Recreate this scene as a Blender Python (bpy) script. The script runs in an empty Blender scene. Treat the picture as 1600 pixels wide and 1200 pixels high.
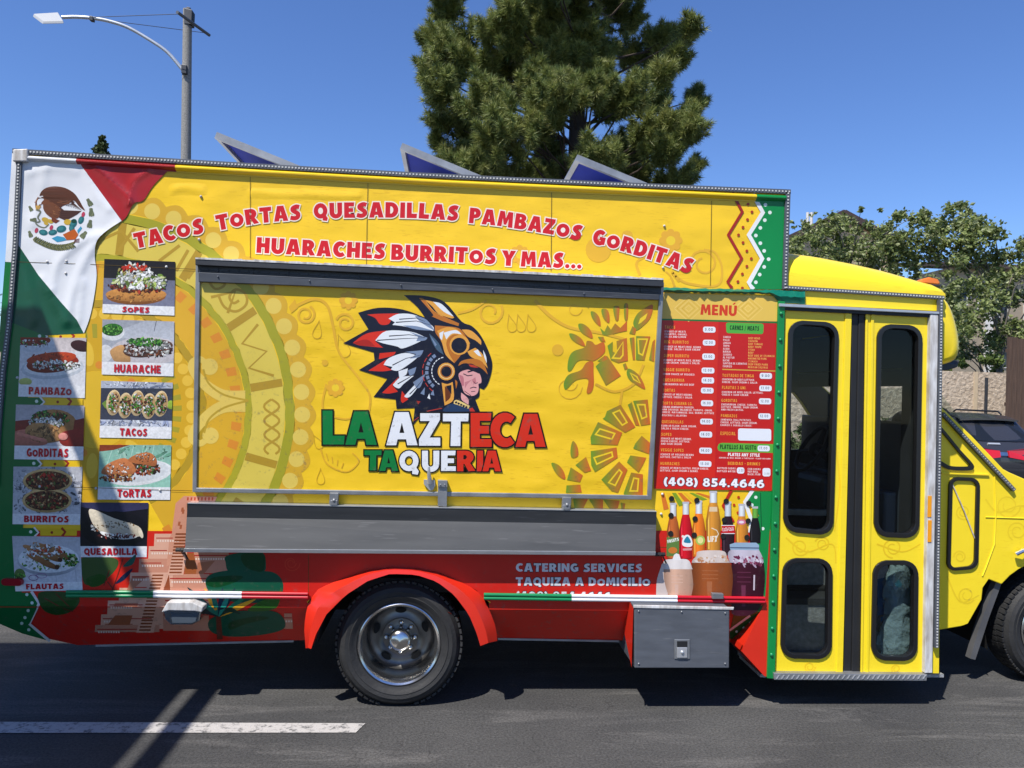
import bpy, bmesh, math, random
from mathutils import Vector, Matrix
from mathutils.geometry import tessellate_polygon
R = math.radians
C = bpy.context.scene.collection
SC = bpy.context.scene

# ------------------------------------------------------------------ camera
D0, CAMZ, F = 4.5, 1.86, 1200.0
def cam_axes(yaw, pitch, roll):
    cy, sy, cp, sp, cr, sr = math.cos(yaw), math.sin(yaw), math.cos(pitch), math.sin(pitch), math.cos(roll), math.sin(roll)
    fw = Vector((sy*cp, cy*cp, sp)); r0 = Vector((cy, -sy, 0)); u0 = r0.cross(fw)
    return r0*cr + u0*sr, u0*cr - r0*sr, fw
CR, CU, CF = cam_axes(R(4.571), R(0.496), R(1.760))
cam = bpy.data.cameras.new('camera'); cam.sensor_width = 36; cam.lens = F/1600*36
cam.clip_start = 0.05; cam.clip_end = 3000
camo = bpy.data.objects.new('camera', cam); C.objects.link(camo)
m3 = Matrix((CR, CU, -CF)).transposed()
camo.matrix_world = Matrix.Translation((0, -D0, CAMZ)) @ m3.to_4x4()
SC.camera = camo

# ------------------------------------------------------------------ sky, sun, exposure
SUN = Vector((0.43, 0.50, -1.0)).normalized()          # direction the light travels
W = bpy.data.worlds.new('World'); SC.world = W; W.use_nodes = True
nt = W.node_tree; bg = nt.nodes['Background']; sky = nt.nodes.new('ShaderNodeTexSky')
sky.sky_type = 'NISHITA'; sky.sun_disc = False
sky.sun_elevation = math.asin(-SUN.z); sky.sun_rotation = math.atan2(-SUN.x, -SUN.y)
sky.altitude = 0; sky.air_density = 1.0; sky.dust_density = 0.0; sky.ozone_density = 8.0
hs = nt.nodes.new('ShaderNodeHueSaturation'); hs.inputs['Saturation'].default_value = 1.08; hs.inputs['Hue'].default_value = .51
nt.links.new(sky.outputs[0], hs.inputs['Color']); nt.links.new(hs.outputs[0], bg.inputs[0]); bg.inputs[1].default_value = 0.122
sl = bpy.data.lights.new('sun', 'SUN'); sl.energy = 5.0; sl.angle = R(0.5); sl.color = (1.0, 0.955, 0.88)
so = bpy.data.objects.new('sun', sl); C.objects.link(so); so.location = (-20, -24, 48)
so.rotation_euler = SUN.to_track_quat('-Z', 'Y').to_euler()
vs = SC.view_settings; vs.view_transform = 'Standard'; vs.look = 'None'; vs.gamma = 1; vs.exposure = 0.45
vs.use_curve_mapping = False

# ------------------------------------------------------------------ helpers
def P(px, py, Y=0.0):
    d = CF*F + CR*(px-800) - CU*(py-600); t = (Y+D0)/d.y
    return Vector((d.x*t, Y, CAMZ + d.z*t))
def G(px, py, z=0.0):
    d = CF*F + CR*(px-800) - CU*(py-600); t = (z-CAMZ)/d.z
    return Vector((d.x*t, -D0 + d.y*t, z))
def px_of(v):
    d = v-Vector((0, -D0, CAMZ)); w = d.dot(CF); return (800+F*d.dot(CR)/w, 600-F*d.dot(CU)/w)
def reproj(pts, Ya, Yb):        # pixels of points at depth Ya -> pixels the same X, Z would have at depth Yb
    o = []
    for x, y in pts:
        p = P(x, y, Ya); p.y = Yb; o.append(px_of(p))
    return o
ZC = P(620, 951).z; KB = .78          # height of the fold in the truck's skirt, inward slope below it
def crease_y(x):
    a, b = px_of(Vector((-2, 0, ZC))), px_of(Vector((2, 0, ZC))); return a[1]+(b[1]-a[1])*(x-a[0])/(b[0]-a[0])
def bend(px, py, off):
    p = P(px, py, -off)
    if p.z >= ZC: return p
    d = CF*F + CR*(px-800) - CU*(py-600); t = (KB*(ZC-CAMZ)+D0-off)/(d.y+KB*d.z)
    return Vector((d.x*t, -D0+d.y*t, CAMZ+d.z*t))
def lin(c, k=1.0):
    o = []
    for v in c[:3]:
        v /= 255.0
        o.append((v/12.92 if v <= 0.04045 else ((v+0.055)/1.055)**2.4)*k)
    return (o[0], o[1], o[2], 1.0)
ART = 0.86
def wloc(o):
    v = Vector((0, 0, 0))
    while o is not None:
        v += o.location; o = o.parent
    return v
def tag(o, label=None, cat=None, group=None, kind=None):
    if label: o['label'] = label
    if cat: o['category'] = cat
    if group: o['group'] = group
    if kind: o['kind'] = kind
    return o
def empty(name, loc, parent=None):
    o = bpy.data.objects.new(name, None); C.objects.link(o); o.location = loc; o.empty_display_size = .2
    if parent: o.parent = parent
    return o

class MB:
    def __init__(s): s.v = []; s.f = []; s.c = []; s.mi = []; s.col = None; s.m = 0
    def add(s, verts, faces, cols=None):
        n = len(s.v); s.v += [tuple(v) for v in verts]
        for i, f in enumerate(faces):
            s.f.append([a+n for a in f]); s.mi.append(s.m)
            if cols is not None and callable(cols): s.c.append([cols(verts[a]) for a in f])
            else: s.c.append([s.col or (1, 1, 1, 1)]*len(f))
        return s
    def box(s, x0, x1, y0, y1, z0, z1):
        v = [(x, y, z) for z in (z0, z1) for y in (y0, y1) for x in (x0, x1)]
        return s.add(v, [(0, 2, 3, 1), (4, 5, 7, 6), (0, 1, 5, 4), (2, 6, 7, 3), (0, 4, 6, 2), (1, 3, 7, 5)])
    def hexa(s, b, t):       # two matching quads
        return s.add(list(b)+list(t), [(3, 2, 1, 0), (4, 5, 6, 7), (0, 1, 5, 4), (1, 2, 6, 5), (2, 3, 7, 6), (3, 0, 4, 7)])
    def bar(s, a, b, w, h, up=(0, 0, 1)):
        a = Vector(a); b = Vector(b); d = (b-a).normalized(); up = Vector(up)
        x = d.cross(up)
        if x.length < 1e-4: x = d.cross(Vector((0, 1, 0)))
        x.normalize(); y = x.cross(d); x *= w/2; y *= h/2
        return s.hexa([a-x-y, a+x-y, a+x+y, a-x+y], [b-x-y, b+x-y, b+x+y, b-x+y])
    def tube(s, pts, r, n=10, caps=True):
        pts = [Vector(p) for p in pts]; rs = r if isinstance(r, (list, tuple)) else [r]*len(pts)
        vs = []; fs = []; px = None
        for i, p in enumerate(pts):
            d = (pts[min(i+1, len(pts)-1)]-pts[max(i-1, 0)]).normalized()
            if px is None:
                px = d.cross(Vector((0, 0, 1)))
                if px.length < 1e-3: px = d.cross(Vector((0, 1, 0)))
            px = (px - d*px.dot(d)).normalized(); py = d.cross(px)
            for k in range(n):
                a = 2*math.pi*k/n; vs.append(p + px*math.cos(a)*rs[i] + py*math.sin(a)*rs[i])
        for i in range(len(pts)-1):
            for k in range(n):
                fs.append((i*n+k, i*n+(k+1) % n, (i+1)*n+(k+1) % n, (i+1)*n+k))
        if caps:
            fs.append(list(range(n))[::-1]); fs.append([(len(pts)-1)*n+k for k in range(n)])
        return s.add(vs, fs)
    def lathe(s, o, axis, prof, n=40):   # prof: (radius, along axis)
        o = Vector(o); ax = Vector(axis).normalized()
        u = ax.cross(Vector((0, 0, 1)))
        if u.length < 1e-3: u = Vector((1, 0, 0))
        u.normalize(); w = ax.cross(u); vs = []; fs = []
        for r, t in prof:
            for k in range(n):
                a = 2*math.pi*k/n; vs.append(o+ax*t+(u*math.cos(a)+w*math.sin(a))*r)
        for i in range(len(prof)-1):
            for k in range(n):
                fs.append((i*n+k, i*n+(k+1) % n, (i+1)*n+(k+1) % n, (i+1)*n+k))
        return s.add(vs, fs)
    def ball(s, o, r, n=8, m=6, sq=(1, 1, 1)):
        o = Vector(o); vs = []; fs = []
        for i in range(m+1):
            t = math.pi*i/m
            for k in range(n):
                a = 2*math.pi*k/n
                vs.append(o+Vector((r*sq[0]*math.sin(t)*math.cos(a), r*sq[1]*math.sin(t)*math.sin(a), r*sq[2]*math.cos(t))))
        for i in range(m):
            for k in range(n):
                fs.append((i*n+k, (i+1)*n+k, (i+1)*n+(k+1) % n, i*n+(k+1) % n))
        return s.add(vs, fs)
    def plate(s, conts, Y0, Y1, back=True, Yref=None):   # pixel contours -> extruded plate between Y0 (front) and Y1
        yr = Y0 if Yref is None else Yref
        W0 = [[P(x, y, yr) for x, y in c] for c in conts]
        flat = [p for c in W0 for p in c]
        tr = tessellate_polygon([[Vector((p.x, p.z, 0)) for p in c] for c in W0])
        n = len(flat)
        vs = [Vector((p.x, Y0, p.z)) for p in flat]+[Vector((p.x, Y1, p.z)) for p in flat]
        fs = []
        for t in tr:
            a, b, c = [flat[i] for i in t]
            cr = (b.x-a.x)*(c.z-a.z)-(b.z-a.z)*(c.x-a.x)
            t = list(t) if cr > 0 else list(t)[::-1]
            fs.append(t)
            if back: fs.append([i+n for i in t[::-1]])
        k = 0
        for ci, c in enumerate(W0):
            ar = sum(c[i].x*c[(i+1) % len(c)].z-c[(i+1) % len(c)].x*c[i].z for i in range(len(c)))
            flip = (ar > 0) != (ci == 0)
            for i in range(len(c)):
                a = k+i; b = k+(i+1) % len(c)
                q = [a, a+n, b+n, b]
                fs.append(q[::-1] if flip else q)
            k += len(c)
        return s.add(vs, fs)
    def build(s, name, mat, parent=None, smooth=False, bevel=0, label=None, recalc=False):
        off = wloc(parent) if parent else Vector((0, 0, 0))
        if parent and parent.name.startswith('service_hatch'): s.v = [(v[0], v[1]-.04*(v[2]-1.85), v[2]) for v in s.v]
        me = bpy.data.meshes.new(name)
        me.from_pydata([(v[0]-off.x, v[1]-off.y, v[2]-off.z) for v in s.v], [], s.f)
        ca = me.color_attributes.new('Col', 'FLOAT_COLOR', 'CORNER')
        ca.data.foreach_set('color', [x for f in s.c for c in f for x in c])
        mats = mat if isinstance(mat, (list, tuple)) else [mat]
        for m in mats: me.materials.append(m)
        if len(mats) > 1: me.polygons.foreach_set('material_index', s.mi)
        if recalc:
            bm = bmesh.new(); bm.from_mesh(me); bmesh.ops.remove_doubles(bm, verts=bm.verts, dist=1e-5)
            bmesh.ops.recalc_face_normals(bm, faces=bm.faces); bm.to_mesh(me); bm.free()
        me.update()
        if smooth:
            me.polygons.foreach_set('use_smooth', [True]*len(me.polygons))
            try: me.set_sharp_from_angle(angle=R(38))
            except Exception: pass
        o = bpy.data.objects.new(name, me); C.objects.link(o)
        if parent: o.parent = parent
        if bevel:
            b = o.modifiers.new('bevel', 'BEVEL'); b.width = bevel; b.segments = 2; b.limit_method = 'ANGLE'
        if label: o['label'] = label
        return o

# -------- flat printed artwork: polygons given in photograph pixels, laid on the panel they are printed on
MIC = 0.000003; CREASE, SB = 951, .15
def clip(poly, quad):
    out = list(poly); n = len(quad)
    ar = sum(quad[i][0]*quad[(i+1) % n][1]-quad[(i+1) % n][0]*quad[i][1] for i in range(n)); sg = 1 if ar > 0 else -1
    for i in range(n):
        a, b = quad[i], quad[(i+1) % n]; src = out; out = []
        def ins(p): return sg*((b[0]-a[0])*(p[1]-a[1])-(b[1]-a[1])*(p[0]-a[0])) >= 0
        for j in range(len(src)):
            p, q = src[j-1], src[j]; ip, iq = ins(p), ins(q)
            if ip != iq:
                den = (b[0]-a[0])*(q[1]-p[1])-(b[1]-a[1])*(q[0]-p[0])
                t = ((b[1]-a[1])*(p[0]-a[0])-(b[0]-a[0])*(p[1]-a[1]))/(den or 1e-9)
                out.append((p[0]+(q[0]-p[0])*t, p[1]+(q[1]-p[1])*t))
            if iq: out.append(q)
        if not out: return []
    return out
class Rib(list): pass
class Art(MB):
    def __init__(s, Y=0.0, clipq=None, k=ART): MB.__init__(s); s.Y = Y; s.q = clipq; s.k = k; s.bend = None; s.items = []; s.grid = 0
    def poly(s, pts, col, layer=1, holes=(), flat=False):
        s.items.append((layer, len(s.items), pts, col, holes, flat, s.q)); return s
    def emit(s, conts, col, off):
        if s.bend:
            dl = [p[1]-crease_y(p[0]) for p in conts[0]]
            if min(dl) < -.4 and max(dl) > .4:
                a_, b_ = (-3000, crease_y(-3000)), (5000, crease_y(5000))
                for q in ([(-3000, -3000), (5000, -3000), b_, a_], [a_, b_, (5000, 5000), (-3000, 5000)]):
                    c = clip(conts[0], q)
                    if len(c) > 2 and max(p[1] for p in c)-min(p[1] for p in c) > .02: s.emit([c], col, off)
                return
        if s.grid and len(conts[0]) > 2 and not getattr(s, '_in', 0):
            g_ = s.grid; xs = [p[0] for p in conts[0]]; ys = [p[1] for p in conts[0]]; s._in = 1
            for i in range(int(min(xs)//g_), int(max(xs)//g_)+1):
                col_ = clip(conts[0], [(i*g_, -3000), (i*g_+g_, -3000), (i*g_+g_, 5000), (i*g_, 5000)])
                if len(col_) < 3: continue
                for j in range(int(min(ys)//g_), int(max(ys)//g_)+1):
                    c = clip(col_, [(i*g_, j*g_), (i*g_+g_, j*g_), (i*g_+g_, j*g_+g_), (i*g_, j*g_+g_)])
                    if len(c) > 2: s.emit([c], col, off)
            s._in = 0; return
        flat = [p for c in conts for p in c]
        tr = tessellate_polygon([[Vector((x, -y, 0)) for x, y in c] for c in conts])
        cf = col if callable(col) else (lambda x, y, c=lin(col, s.k): c)
        n = len(s.v)
        if s.bend: s.v += [tuple(s.bend(x, y, off-s.Y)) for x, y in flat]
        else: s.v += [tuple(P(x, y, s.Y-off)) for x, y in flat]
        for t in tr:
            a, b, c = [flat[i] for i in t]
            cr = (b[0]-a[0])*(c[1]-a[1])-(b[1]-a[1])*(c[0]-a[0])
            if abs(cr) < 1e-6: continue
            t = list(t) if cr < 0 else list(t)[::-1]
            s.f.append([i+n for i in t]); s.mi.append(0); s.c.append([cf(*flat[i]) for i in t])
    def build(s, *a, **k):       # painter's order, a few thousandths of a millimetre per coat of ink
        rank = 0; last = None
        for layer, i, pts, col, holes, fl, q in sorted(s.items, key=lambda t: t[:2]):
            key = (layer, fl)
            if not (fl and key == last): rank += 1
            last = key; off = .00012+rank*MIC
            if isinstance(pts, Rib):
                m = len(pts)//2
                for j in range(m-1):
                    c = [pts[j], pts[j+1], pts[2*m-2-j], pts[2*m-1-j]]
                    if q: c = clip(c, q)
                    if len(c) > 2: s.emit([c], col, off+(j % 3)*MIC*.3)
                continue
            conts = [list(pts)]+[list(h) for h in holes]
            if q:
                conts[0] = clip(conts[0], q)
                if len(conts[0]) < 3: continue
            s.emit(conts, col, off)
        return MB.build(s, *a, **k)
    def el(s, cx, cy, rx, ry, col, layer=1, rot=0, n=18, jit=0, rnd=random):
        ca, sa = math.cos(R(rot)), math.sin(R(rot)); pts = []
        for i in range(n):
            a = 2*math.pi*i/n; k = 1+rnd.uniform(-jit, jit)
            x, y = rx*math.cos(a)*k, ry*math.sin(a)*k
            pts.append((cx+x*ca-y*sa, cy+x*sa+y*ca))
        return s.poly(pts, col, layer)
    def shade(s, pts, col, layer, prof, axis=0, n=8):      # printed tone running across (axis 0) or down (axis 1) a shape
        v = [p[axis] for p in pts]; a, b = min(v), max(v); base = lin(col, s.k)
        for i in range(n):
            u0, u1 = a+(b-a)*i/n, a+(b-a)*(i+1)/n
            q = [(u0, -3000), (u1, -3000), (u1, 5000), (u0, 5000)] if axis == 0 else [(-3000, u0), (5000, u0), (5000, u1), (-3000, u1)]
            c = clip(list(pts), q)
            if len(c) < 3: continue
            def f(x, y):
                t = ((x if axis == 0 else y)-a)/(b-a)*(len(prof)-1); j = min(len(prof)-2, max(0, int(t))); k = prof[j]+(prof[j+1]-prof[j])*(t-j)
                return tuple(min(.95, base[m]*k) for m in range(3))+(1,)
            s.poly(c, f, layer, flat=True)
        s.poly([pts[0], (pts[0][0]+.01, pts[0][1]), (pts[0][0], pts[0][1]+.01)], col, layer)
def ribbon(pts, w, w1=None):
    w1 = w if w1 is None else w1; n = len(pts); L = []; Rr = []
    for i, p in enumerate(pts):
        a = pts[max(i-1, 0)]; b = pts[min(i+1, n-1)]
        dx, dy = b[0]-a[0], b[1]-a[1]; l = math.hypot(dx, dy) or 1
        ww = (w+(w1-w)*i/max(1, n-1))/2
        L.append((p[0]-dy/l*ww, p[1]+dx/l*ww)); Rr.append((p[0]+dy/l*ww, p[1]-dx/l*ww))
    return Rib(L+Rr[::-1])
def spl(pts, n=5, closed=False):
    o = []; m = len(pts); rng = range(m) if closed else range(m-1)
    for i in rng:
        if closed: p0, p1, p2, p3 = pts[i-1], pts[i], pts[(i+1) % m], pts[(i+2) % m]
        else: p0, p1, p2, p3 = pts[max(i-1, 0)], pts[i], pts[i+1], pts[min(i+2, m-1)]
        for k in range(n):
            t = k/n; t2, t3 = t*t, t*t*t
            o.append(tuple(.5*((2*p1[d])+(-p0[d]+p2[d])*t+(2*p0[d]-5*p1[d]+4*p2[d]-p3[d])*t2+(-p0[d]+3*p1[d]-3*p2[d]+p3[d])*t3) for d in range(2)))
    if not closed: o.append(tuple(pts[-1]))
    return o
def soft(pts, n=4, lim=62):    # rounded outline that keeps its sharp corners
    m = len(pts); sharp = []
    for i in range(m):
        a, p, b = pts[i-1], pts[i], pts[(i+1) % m]
        t = abs((math.degrees(math.atan2(b[1]-p[1], b[0]-p[0])-math.atan2(p[1]-a[1], p[0]-a[0]))+180) % 360-180); sharp.append(t > lim)
    o = []
    for i in range(m):
        j = (i+1) % m; p1, p2 = pts[i], pts[j]; p0 = p1 if sharp[i] else pts[i-1]; p3 = p2 if sharp[j] else pts[(j+1) % m]
        for k in range(n):
            t = k/n; t2, t3 = t*t, t*t*t
            o.append(tuple(.5*((2*p1[d])+(-p0[d]+p2[d])*t+(2*p0[d]-5*p1[d]+4*p2[d]-p3[d])*t2+(-p0[d]+3*p1[d]-3*p2[d]+p3[d])*t3) for d in range(2)))
    return o
def rq(TL, TR, BR, BL, r, n=5):      # quad with rounded corners
    q = [TL, TR, BR, BL]; out = []
    for i in range(4):
        p = q[i]; a = q[i-1]; b = q[(i+1) % 4]
        la = math.hypot(a[0]-p[0], a[1]-p[1]); lb = math.hypot(b[0]-p[0], b[1]-p[1]); ra = min(r, la*.49); rb = min(r, lb*.49)
        s0 = (p[0]+(a[0]-p[0])*ra/la, p[1]+(a[1]-p[1])*ra/la); s1 = (p[0]+(b[0]-p[0])*rb/lb, p[1]+(b[1]-p[1])*rb/lb)
        for k in range(n+1):
            t = k/n; u = 1-t; w = .75       # between a bezier and an arc
            out.append(tuple((u*u*s0[d]+2*u*t*p[d]*w+2*u*t*(1-w)*(s0[d]+s1[d])/2+t*t*s1[d]) for d in range(2)))
    return out
def K(ox, oy, s): return lambda pts: [(ox+x/s, oy+y/s) for x, y in pts]
def ins(q, d):                        # inset a pixel quad TL,TR,BR,BL
    (a, b), (c, e), (f, g), (h, i) = q
    return ((a+d, b+d), (c-d, e+d), (f-d, g-d), (h+d, i-d))

# -------- chunky lettering: each glyph is (advance, [ [outer, hole, ...], ... ]) in a unit-high box
def arc(cx, cy, rx, ry, a0, a1, n): return [(cx+rx*math.cos(R(a0+(a1-a0)*i/n)), cy+ry*math.sin(R(a0+(a1-a0)*i/n))) for i in range(n+1)]
GL = {}
def g(ch, adv, *pieces): GL[ch] = (adv, [p if isinstance(p[0], list) else [p] for p in pieces])
g('A', .88, [[(0, 0), (.25, 1), (.63, 1), (.88, 0), (.59, 0), (.56, .18), (.32, .18), (.28, 0)], [(.37, .37), (.51, .37), (.44, .68)]])
g('B', .76, [[(0, 0), (0, 1), (.38, 1)]+arc(.40, .75, .29, .25, 90, -50, 6)+arc(.42, .28, .34, .28, 50, -90, 7), [(.26, .63), (.26, .8), (.37, .8), (.42, .715), (.37, .63)], [(.26, .2), (.26, .41), (.39, .41), (.46, .305), (.39, .2)]])
g('C', .74, arc(.43, .5, .43, .51, 48, 312, 16)+arc(.48, .5, .2, .25, 305, 55, 10))
g('D', .79, [[(0, 0), (0, 1), (.33, 1)]+arc(.33, .5, .46, .5, 90, -90, 12), [(.27, .24), (.27, .76), (.33, .76)]+arc(.33, .5, .18, .26, 80, -80, 8)])
g('E', .62, [(0, 0), (0, 1), (.61, 1), (.59, .77), (.27, .77), (.27, .62), (.54, .62), (.54, .39), (.27, .39), (.27, .23), (.62, .23), (.62, 0)])
g('F', .6, [(0, 0), (0, 1), (.6, 1), (.58, .77), (.27, .77), (.27, .6), (.54, .6), (.54, .37), (.27, .37), (.27, 0)])
g('G', .8, arc(.43, .5, .43, .51, 50, 300, 15)+[(.8, .1), (.8, .55), (.44, .55), (.44, .35), (.54, .35), (.54, .27)]+arc(.47, .5, .2, .25, 285, 55, 9))
g('H', .78, [(0, 0), (0, 1), (.27, 1), (.27, .62), (.51, .62), (.51, 1), (.78, 1), (.78, 0), (.51, 0), (.51, .38), (.27, .38), (.27, 0)])
g('I', .28, [(0, 0), (.02, 1), (.28, 1), (.28, 0)])
g('J', .55, [(0, .3), (.03, .02), (.2, -.02)]+arc(.27, .28, .28, .3, -90, 0, 5)+[(.55, 1), (.28, 1), (.28, .3), (.2, .24)])
g('K', .82, [(0, 0), (0, 1), (.27, 1), (.27, .62), (.48, 1), (.8, 1), (.53, .52), (.83, 0), (.51, 0), (.27, .42), (.27, 0)])
g('L', .62, [(0, 0), (0, 1), (.28, 1), (.28, .26), (.62, .26), (.6, 0)])
g('M', 1.0, [(0, 0), (.08, 1), (.36, 1), (.5, .55), (.64, 1), (.92, 1), (1.0, 0), (.73, 0), (.7, .55), (.57, .15), (.43, .15), (.3, .55), (.27, 0)])
g('N', .8, [(0, 0), (0, 1), (.26, 1), (.54, .5), (.54, 1), (.8, 1), (.8, 0), (.55, 0), (.26, .5), (.26, 0)])
g('O', .84, [arc(.42, .47, .42, .47, 90, 450, 20)[:-1], arc(.42, .48, .18, .22, 90, 450, 12)[:-1]])
g('P', .7, [[(0, 0), (0, 1), (.36, 1)]+arc(.38, .68, .32, .32, 90, -90, 9)+[(.27, .35), (.27, 0)], [(.27, .57), (.27, .79), (.36, .79), (.43, .68), (.36, .57)]])
g('Q', .86, [arc(.42, .5, .42, .5, -40, 290, 18)+[(.56, -.13), (.8, -.17), (.85, 0)], arc(.42, .5, .18, .24, 90, 450, 12)[:-1]])
g('R', .77, [[(0, 0), (0, 1), (.38, 1)]+arc(.38, .69, .33, .31, 90, -35, 8)+[(.56, .4), (.78, .02), (.49, 0), (.31, .36), (.27, .36), (.27, 0)], [(.27, .58), (.27, .79), (.36, .79), (.43, .69), (.36, .58)]])
g('S', .68, ribbon(spl([(.62, .84), (.44, .885), (.24, .8), (.2, .66), (.36, .53), (.52, .4), (.5, .2), (.3, .11), (.04, .17)], 4), .25))
g('T', .74, [(0, .76), (0, 1), (.74, 1), (.73, .76), (.51, .76), (.5, 0), (.22, 0), (.24, .76)])
g('U', .78, [(0, 1), (.27, 1), (.27, .4)]+arc(.39, .36, .12, .13, 180, 360, 6)+[(.51, 1), (.78, 1), (.77, .38)]+arc(.385, .36, .385, .38, 0, -180, 12))
g('V', .84, [(0, 1), (.3, 1), (.43, .42), (.56, 1), (.84, 1), (.56, 0), (.28, 0)])
g('W', 1.1, [(0, 1), (.27, 1), (.35, .45), (.46, .85), (.64, .85), (.75, .45), (.83, 1), (1.1, 1), (.89, 0), (.63, 0), (.55, .35), (.47, 0), (.21, 0)])
g('X', .84, [(0, 0), (.26, .5), (.02, 1), (.33, 1), (.43, .72), (.53, 1), (.82, 1), (.58, .5), (.84, 0), (.54, 0), (.42, .3), (.31, 0)])
g('Y', .8, [(0, 1), (.3, 1), (.41, .68), (.52, 1), (.8, 1), (.54, .45), (.53, 0), (.26, 0), (.26, .45)])
g('Z', .7, [(0, 0), (0, .2), (.36, .76), (.04, .76), (.04, 1), (.69, 1), (.69, .8), (.35, .25), (.7, .25), (.7, 0)])
g('Ú', .78, GL['U'][1][0], [(.34, 1.07), (.48, 1.27), (.68, 1.27), (.5, 1.07)])
g('Ñ', .8, GL['N'][1][0], ribbon([(.15, 1.1), (.3, 1.18), (.5, 1.1), (.65, 1.18)], .1))
g('.', .26, arc(.13, .12, .13, .13, 0, 360, 8)[:-1]); g(',', .26, [(.02, -.12), (.06, .24), (.26, .24), (.16, -.12)])
g('-', .4, [(0, .36), (0, .58), (.4, .58), (.4, .36)]); g('/', .5, [(0, -.1), (.3, 1.05), (.5, 1.05), (.2, -.1)])
g('(', .36, arc(.46, .45, .46, .66, 115, 245, 10)+arc(.62, .45, .36, .55, 235, 125, 8)); g(')', .36, [(.36-x, y) for x, y in GL['('][1][0][0]])
g('&', .8, [arc(.36, .3, .36, .31, -40, 270, 12)+[(.6, .06), (.8, 0), (.5, .55)], arc(.36, .28, .13, .13, 90, 450, 8)[:-1]], arc(.36, .8, .22, .2, 0, 360, 10)[:-1])
g('0', .8, [arc(.4, .5, .4, .5, 90, 450, 20)[:-1], arc(.4, .5, .15, .25, 90, 450, 12)[:-1]])
g('1', .42, [(.12, 0), (.12, .68), (0, .6), (0, .82), (.22, 1), (.4, 1), (.4, 0)])
g('2', .68, ribbon(spl([(.05, .76), (.3, .9), (.54, .75), (.4, .45), (.1, .1)], 4), .24), [(0, 0), (0, .22), (.68, .24), (.68, 0)])
g('3', .66, ribbon(spl([(.04, .84), (.3, .89), (.5, .76), (.44, .58), (.22, .52)], 4), .22), ribbon(spl([(.22, .52), (.5, .46), (.53, .25), (.3, .11), (.02, .16)], 4), .23))
g('4', .78, [[(.02, .2), (.02, .42), (.34, 1), (.64, 1), (.64, .42), (.78, .42), (.78, .2), (.64, .2), (.64, 0), (.37, 0), (.37, .2)], [(.26, .42), (.37, .42), (.37, .63)]])
g('5', .68, [(.06, .42), (.08, 1), (.62, 1), (.62, .77), (.31, .77), (.31, .6)]+ribbon(spl([(.2, .52), (.45, .5), (.54, .3), (.38, .12), (.03, .14)], 4), .24)[16::-1][0:1]+[(.31, .42)], ribbon(spl([(.14, .5), (.42, .52), (.55, .32), (.4, .12), (.03, .13)], 4), .24))
g('6', .78, [arc(.39, .33, .39, .34, 90, 450, 18)[:-1], arc(.39, .32, .14, .14, 90, 450, 10)[:-1]], ribbon(spl([(.13, .3), (.17, .6), (.34, .8), (.62, .88)], 4), .25))
g('7', .66, [(0, .76), (0, 1), (.66, 1), (.66, .8), (.38, 0), (.1, 0), (.37, .76)])
g('8', .76, [arc(.38, .29, .38, .3, 90, 450, 16)[:-1], arc(.38, .29, .13, .12, 90, 450, 8)[:-1]], [arc(.38, .75, .32, .26, 90, 450, 16)[:-1], arc(.38, .76, .11, .09, 90, 450, 8)[:-1]])
g('9', .78, [[(.78-x, 1-y) for x, y in c] for c in GL['6'][1][0]], [(.78-x, 1-y) for x, y in GL['6'][1][1][0]])
LOW = {'O'}
def grow(c, d, sx, sy):              # offset a closed contour outwards by d pixels (in a sx, sy scaled glyph)
    q = [(x*sx, y*sy) for x, y in c]; n = len(q); o = []
    ar = sum(q[i][0]*q[(i+1) % n][1]-q[(i+1) % n][0]*q[i][1] for i in range(n)); sg = 1 if ar > 0 else -1
    for i in range(n):
        a, p, b = q[i-1], q[i], q[(i+1) % n]
        e = (p[0]-a[0], p[1]-a[1]); f = (b[0]-p[0], b[1]-p[1]); le = math.hypot(*e) or 1; lf = math.hypot(*f) or 1
        n0 = (e[1]/le*sg, -e[0]/le*sg); n1 = (f[1]/lf*sg, -f[0]/lf*sg)
        m = (n0[0]+n1[0], n0[1]+n1[1]); k = max(.45, 1+n0[0]*n1[0]+n0[1]*n1[1])
        o.append(((p[0]+m[0]*d/k)/sx, (p[1]+m[1]*d/k)/sy))
    return o
def text_w(t, sp=.1): return sum((GL[c][0]+sp) if c in GL else .42 for c in t)-sp
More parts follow.
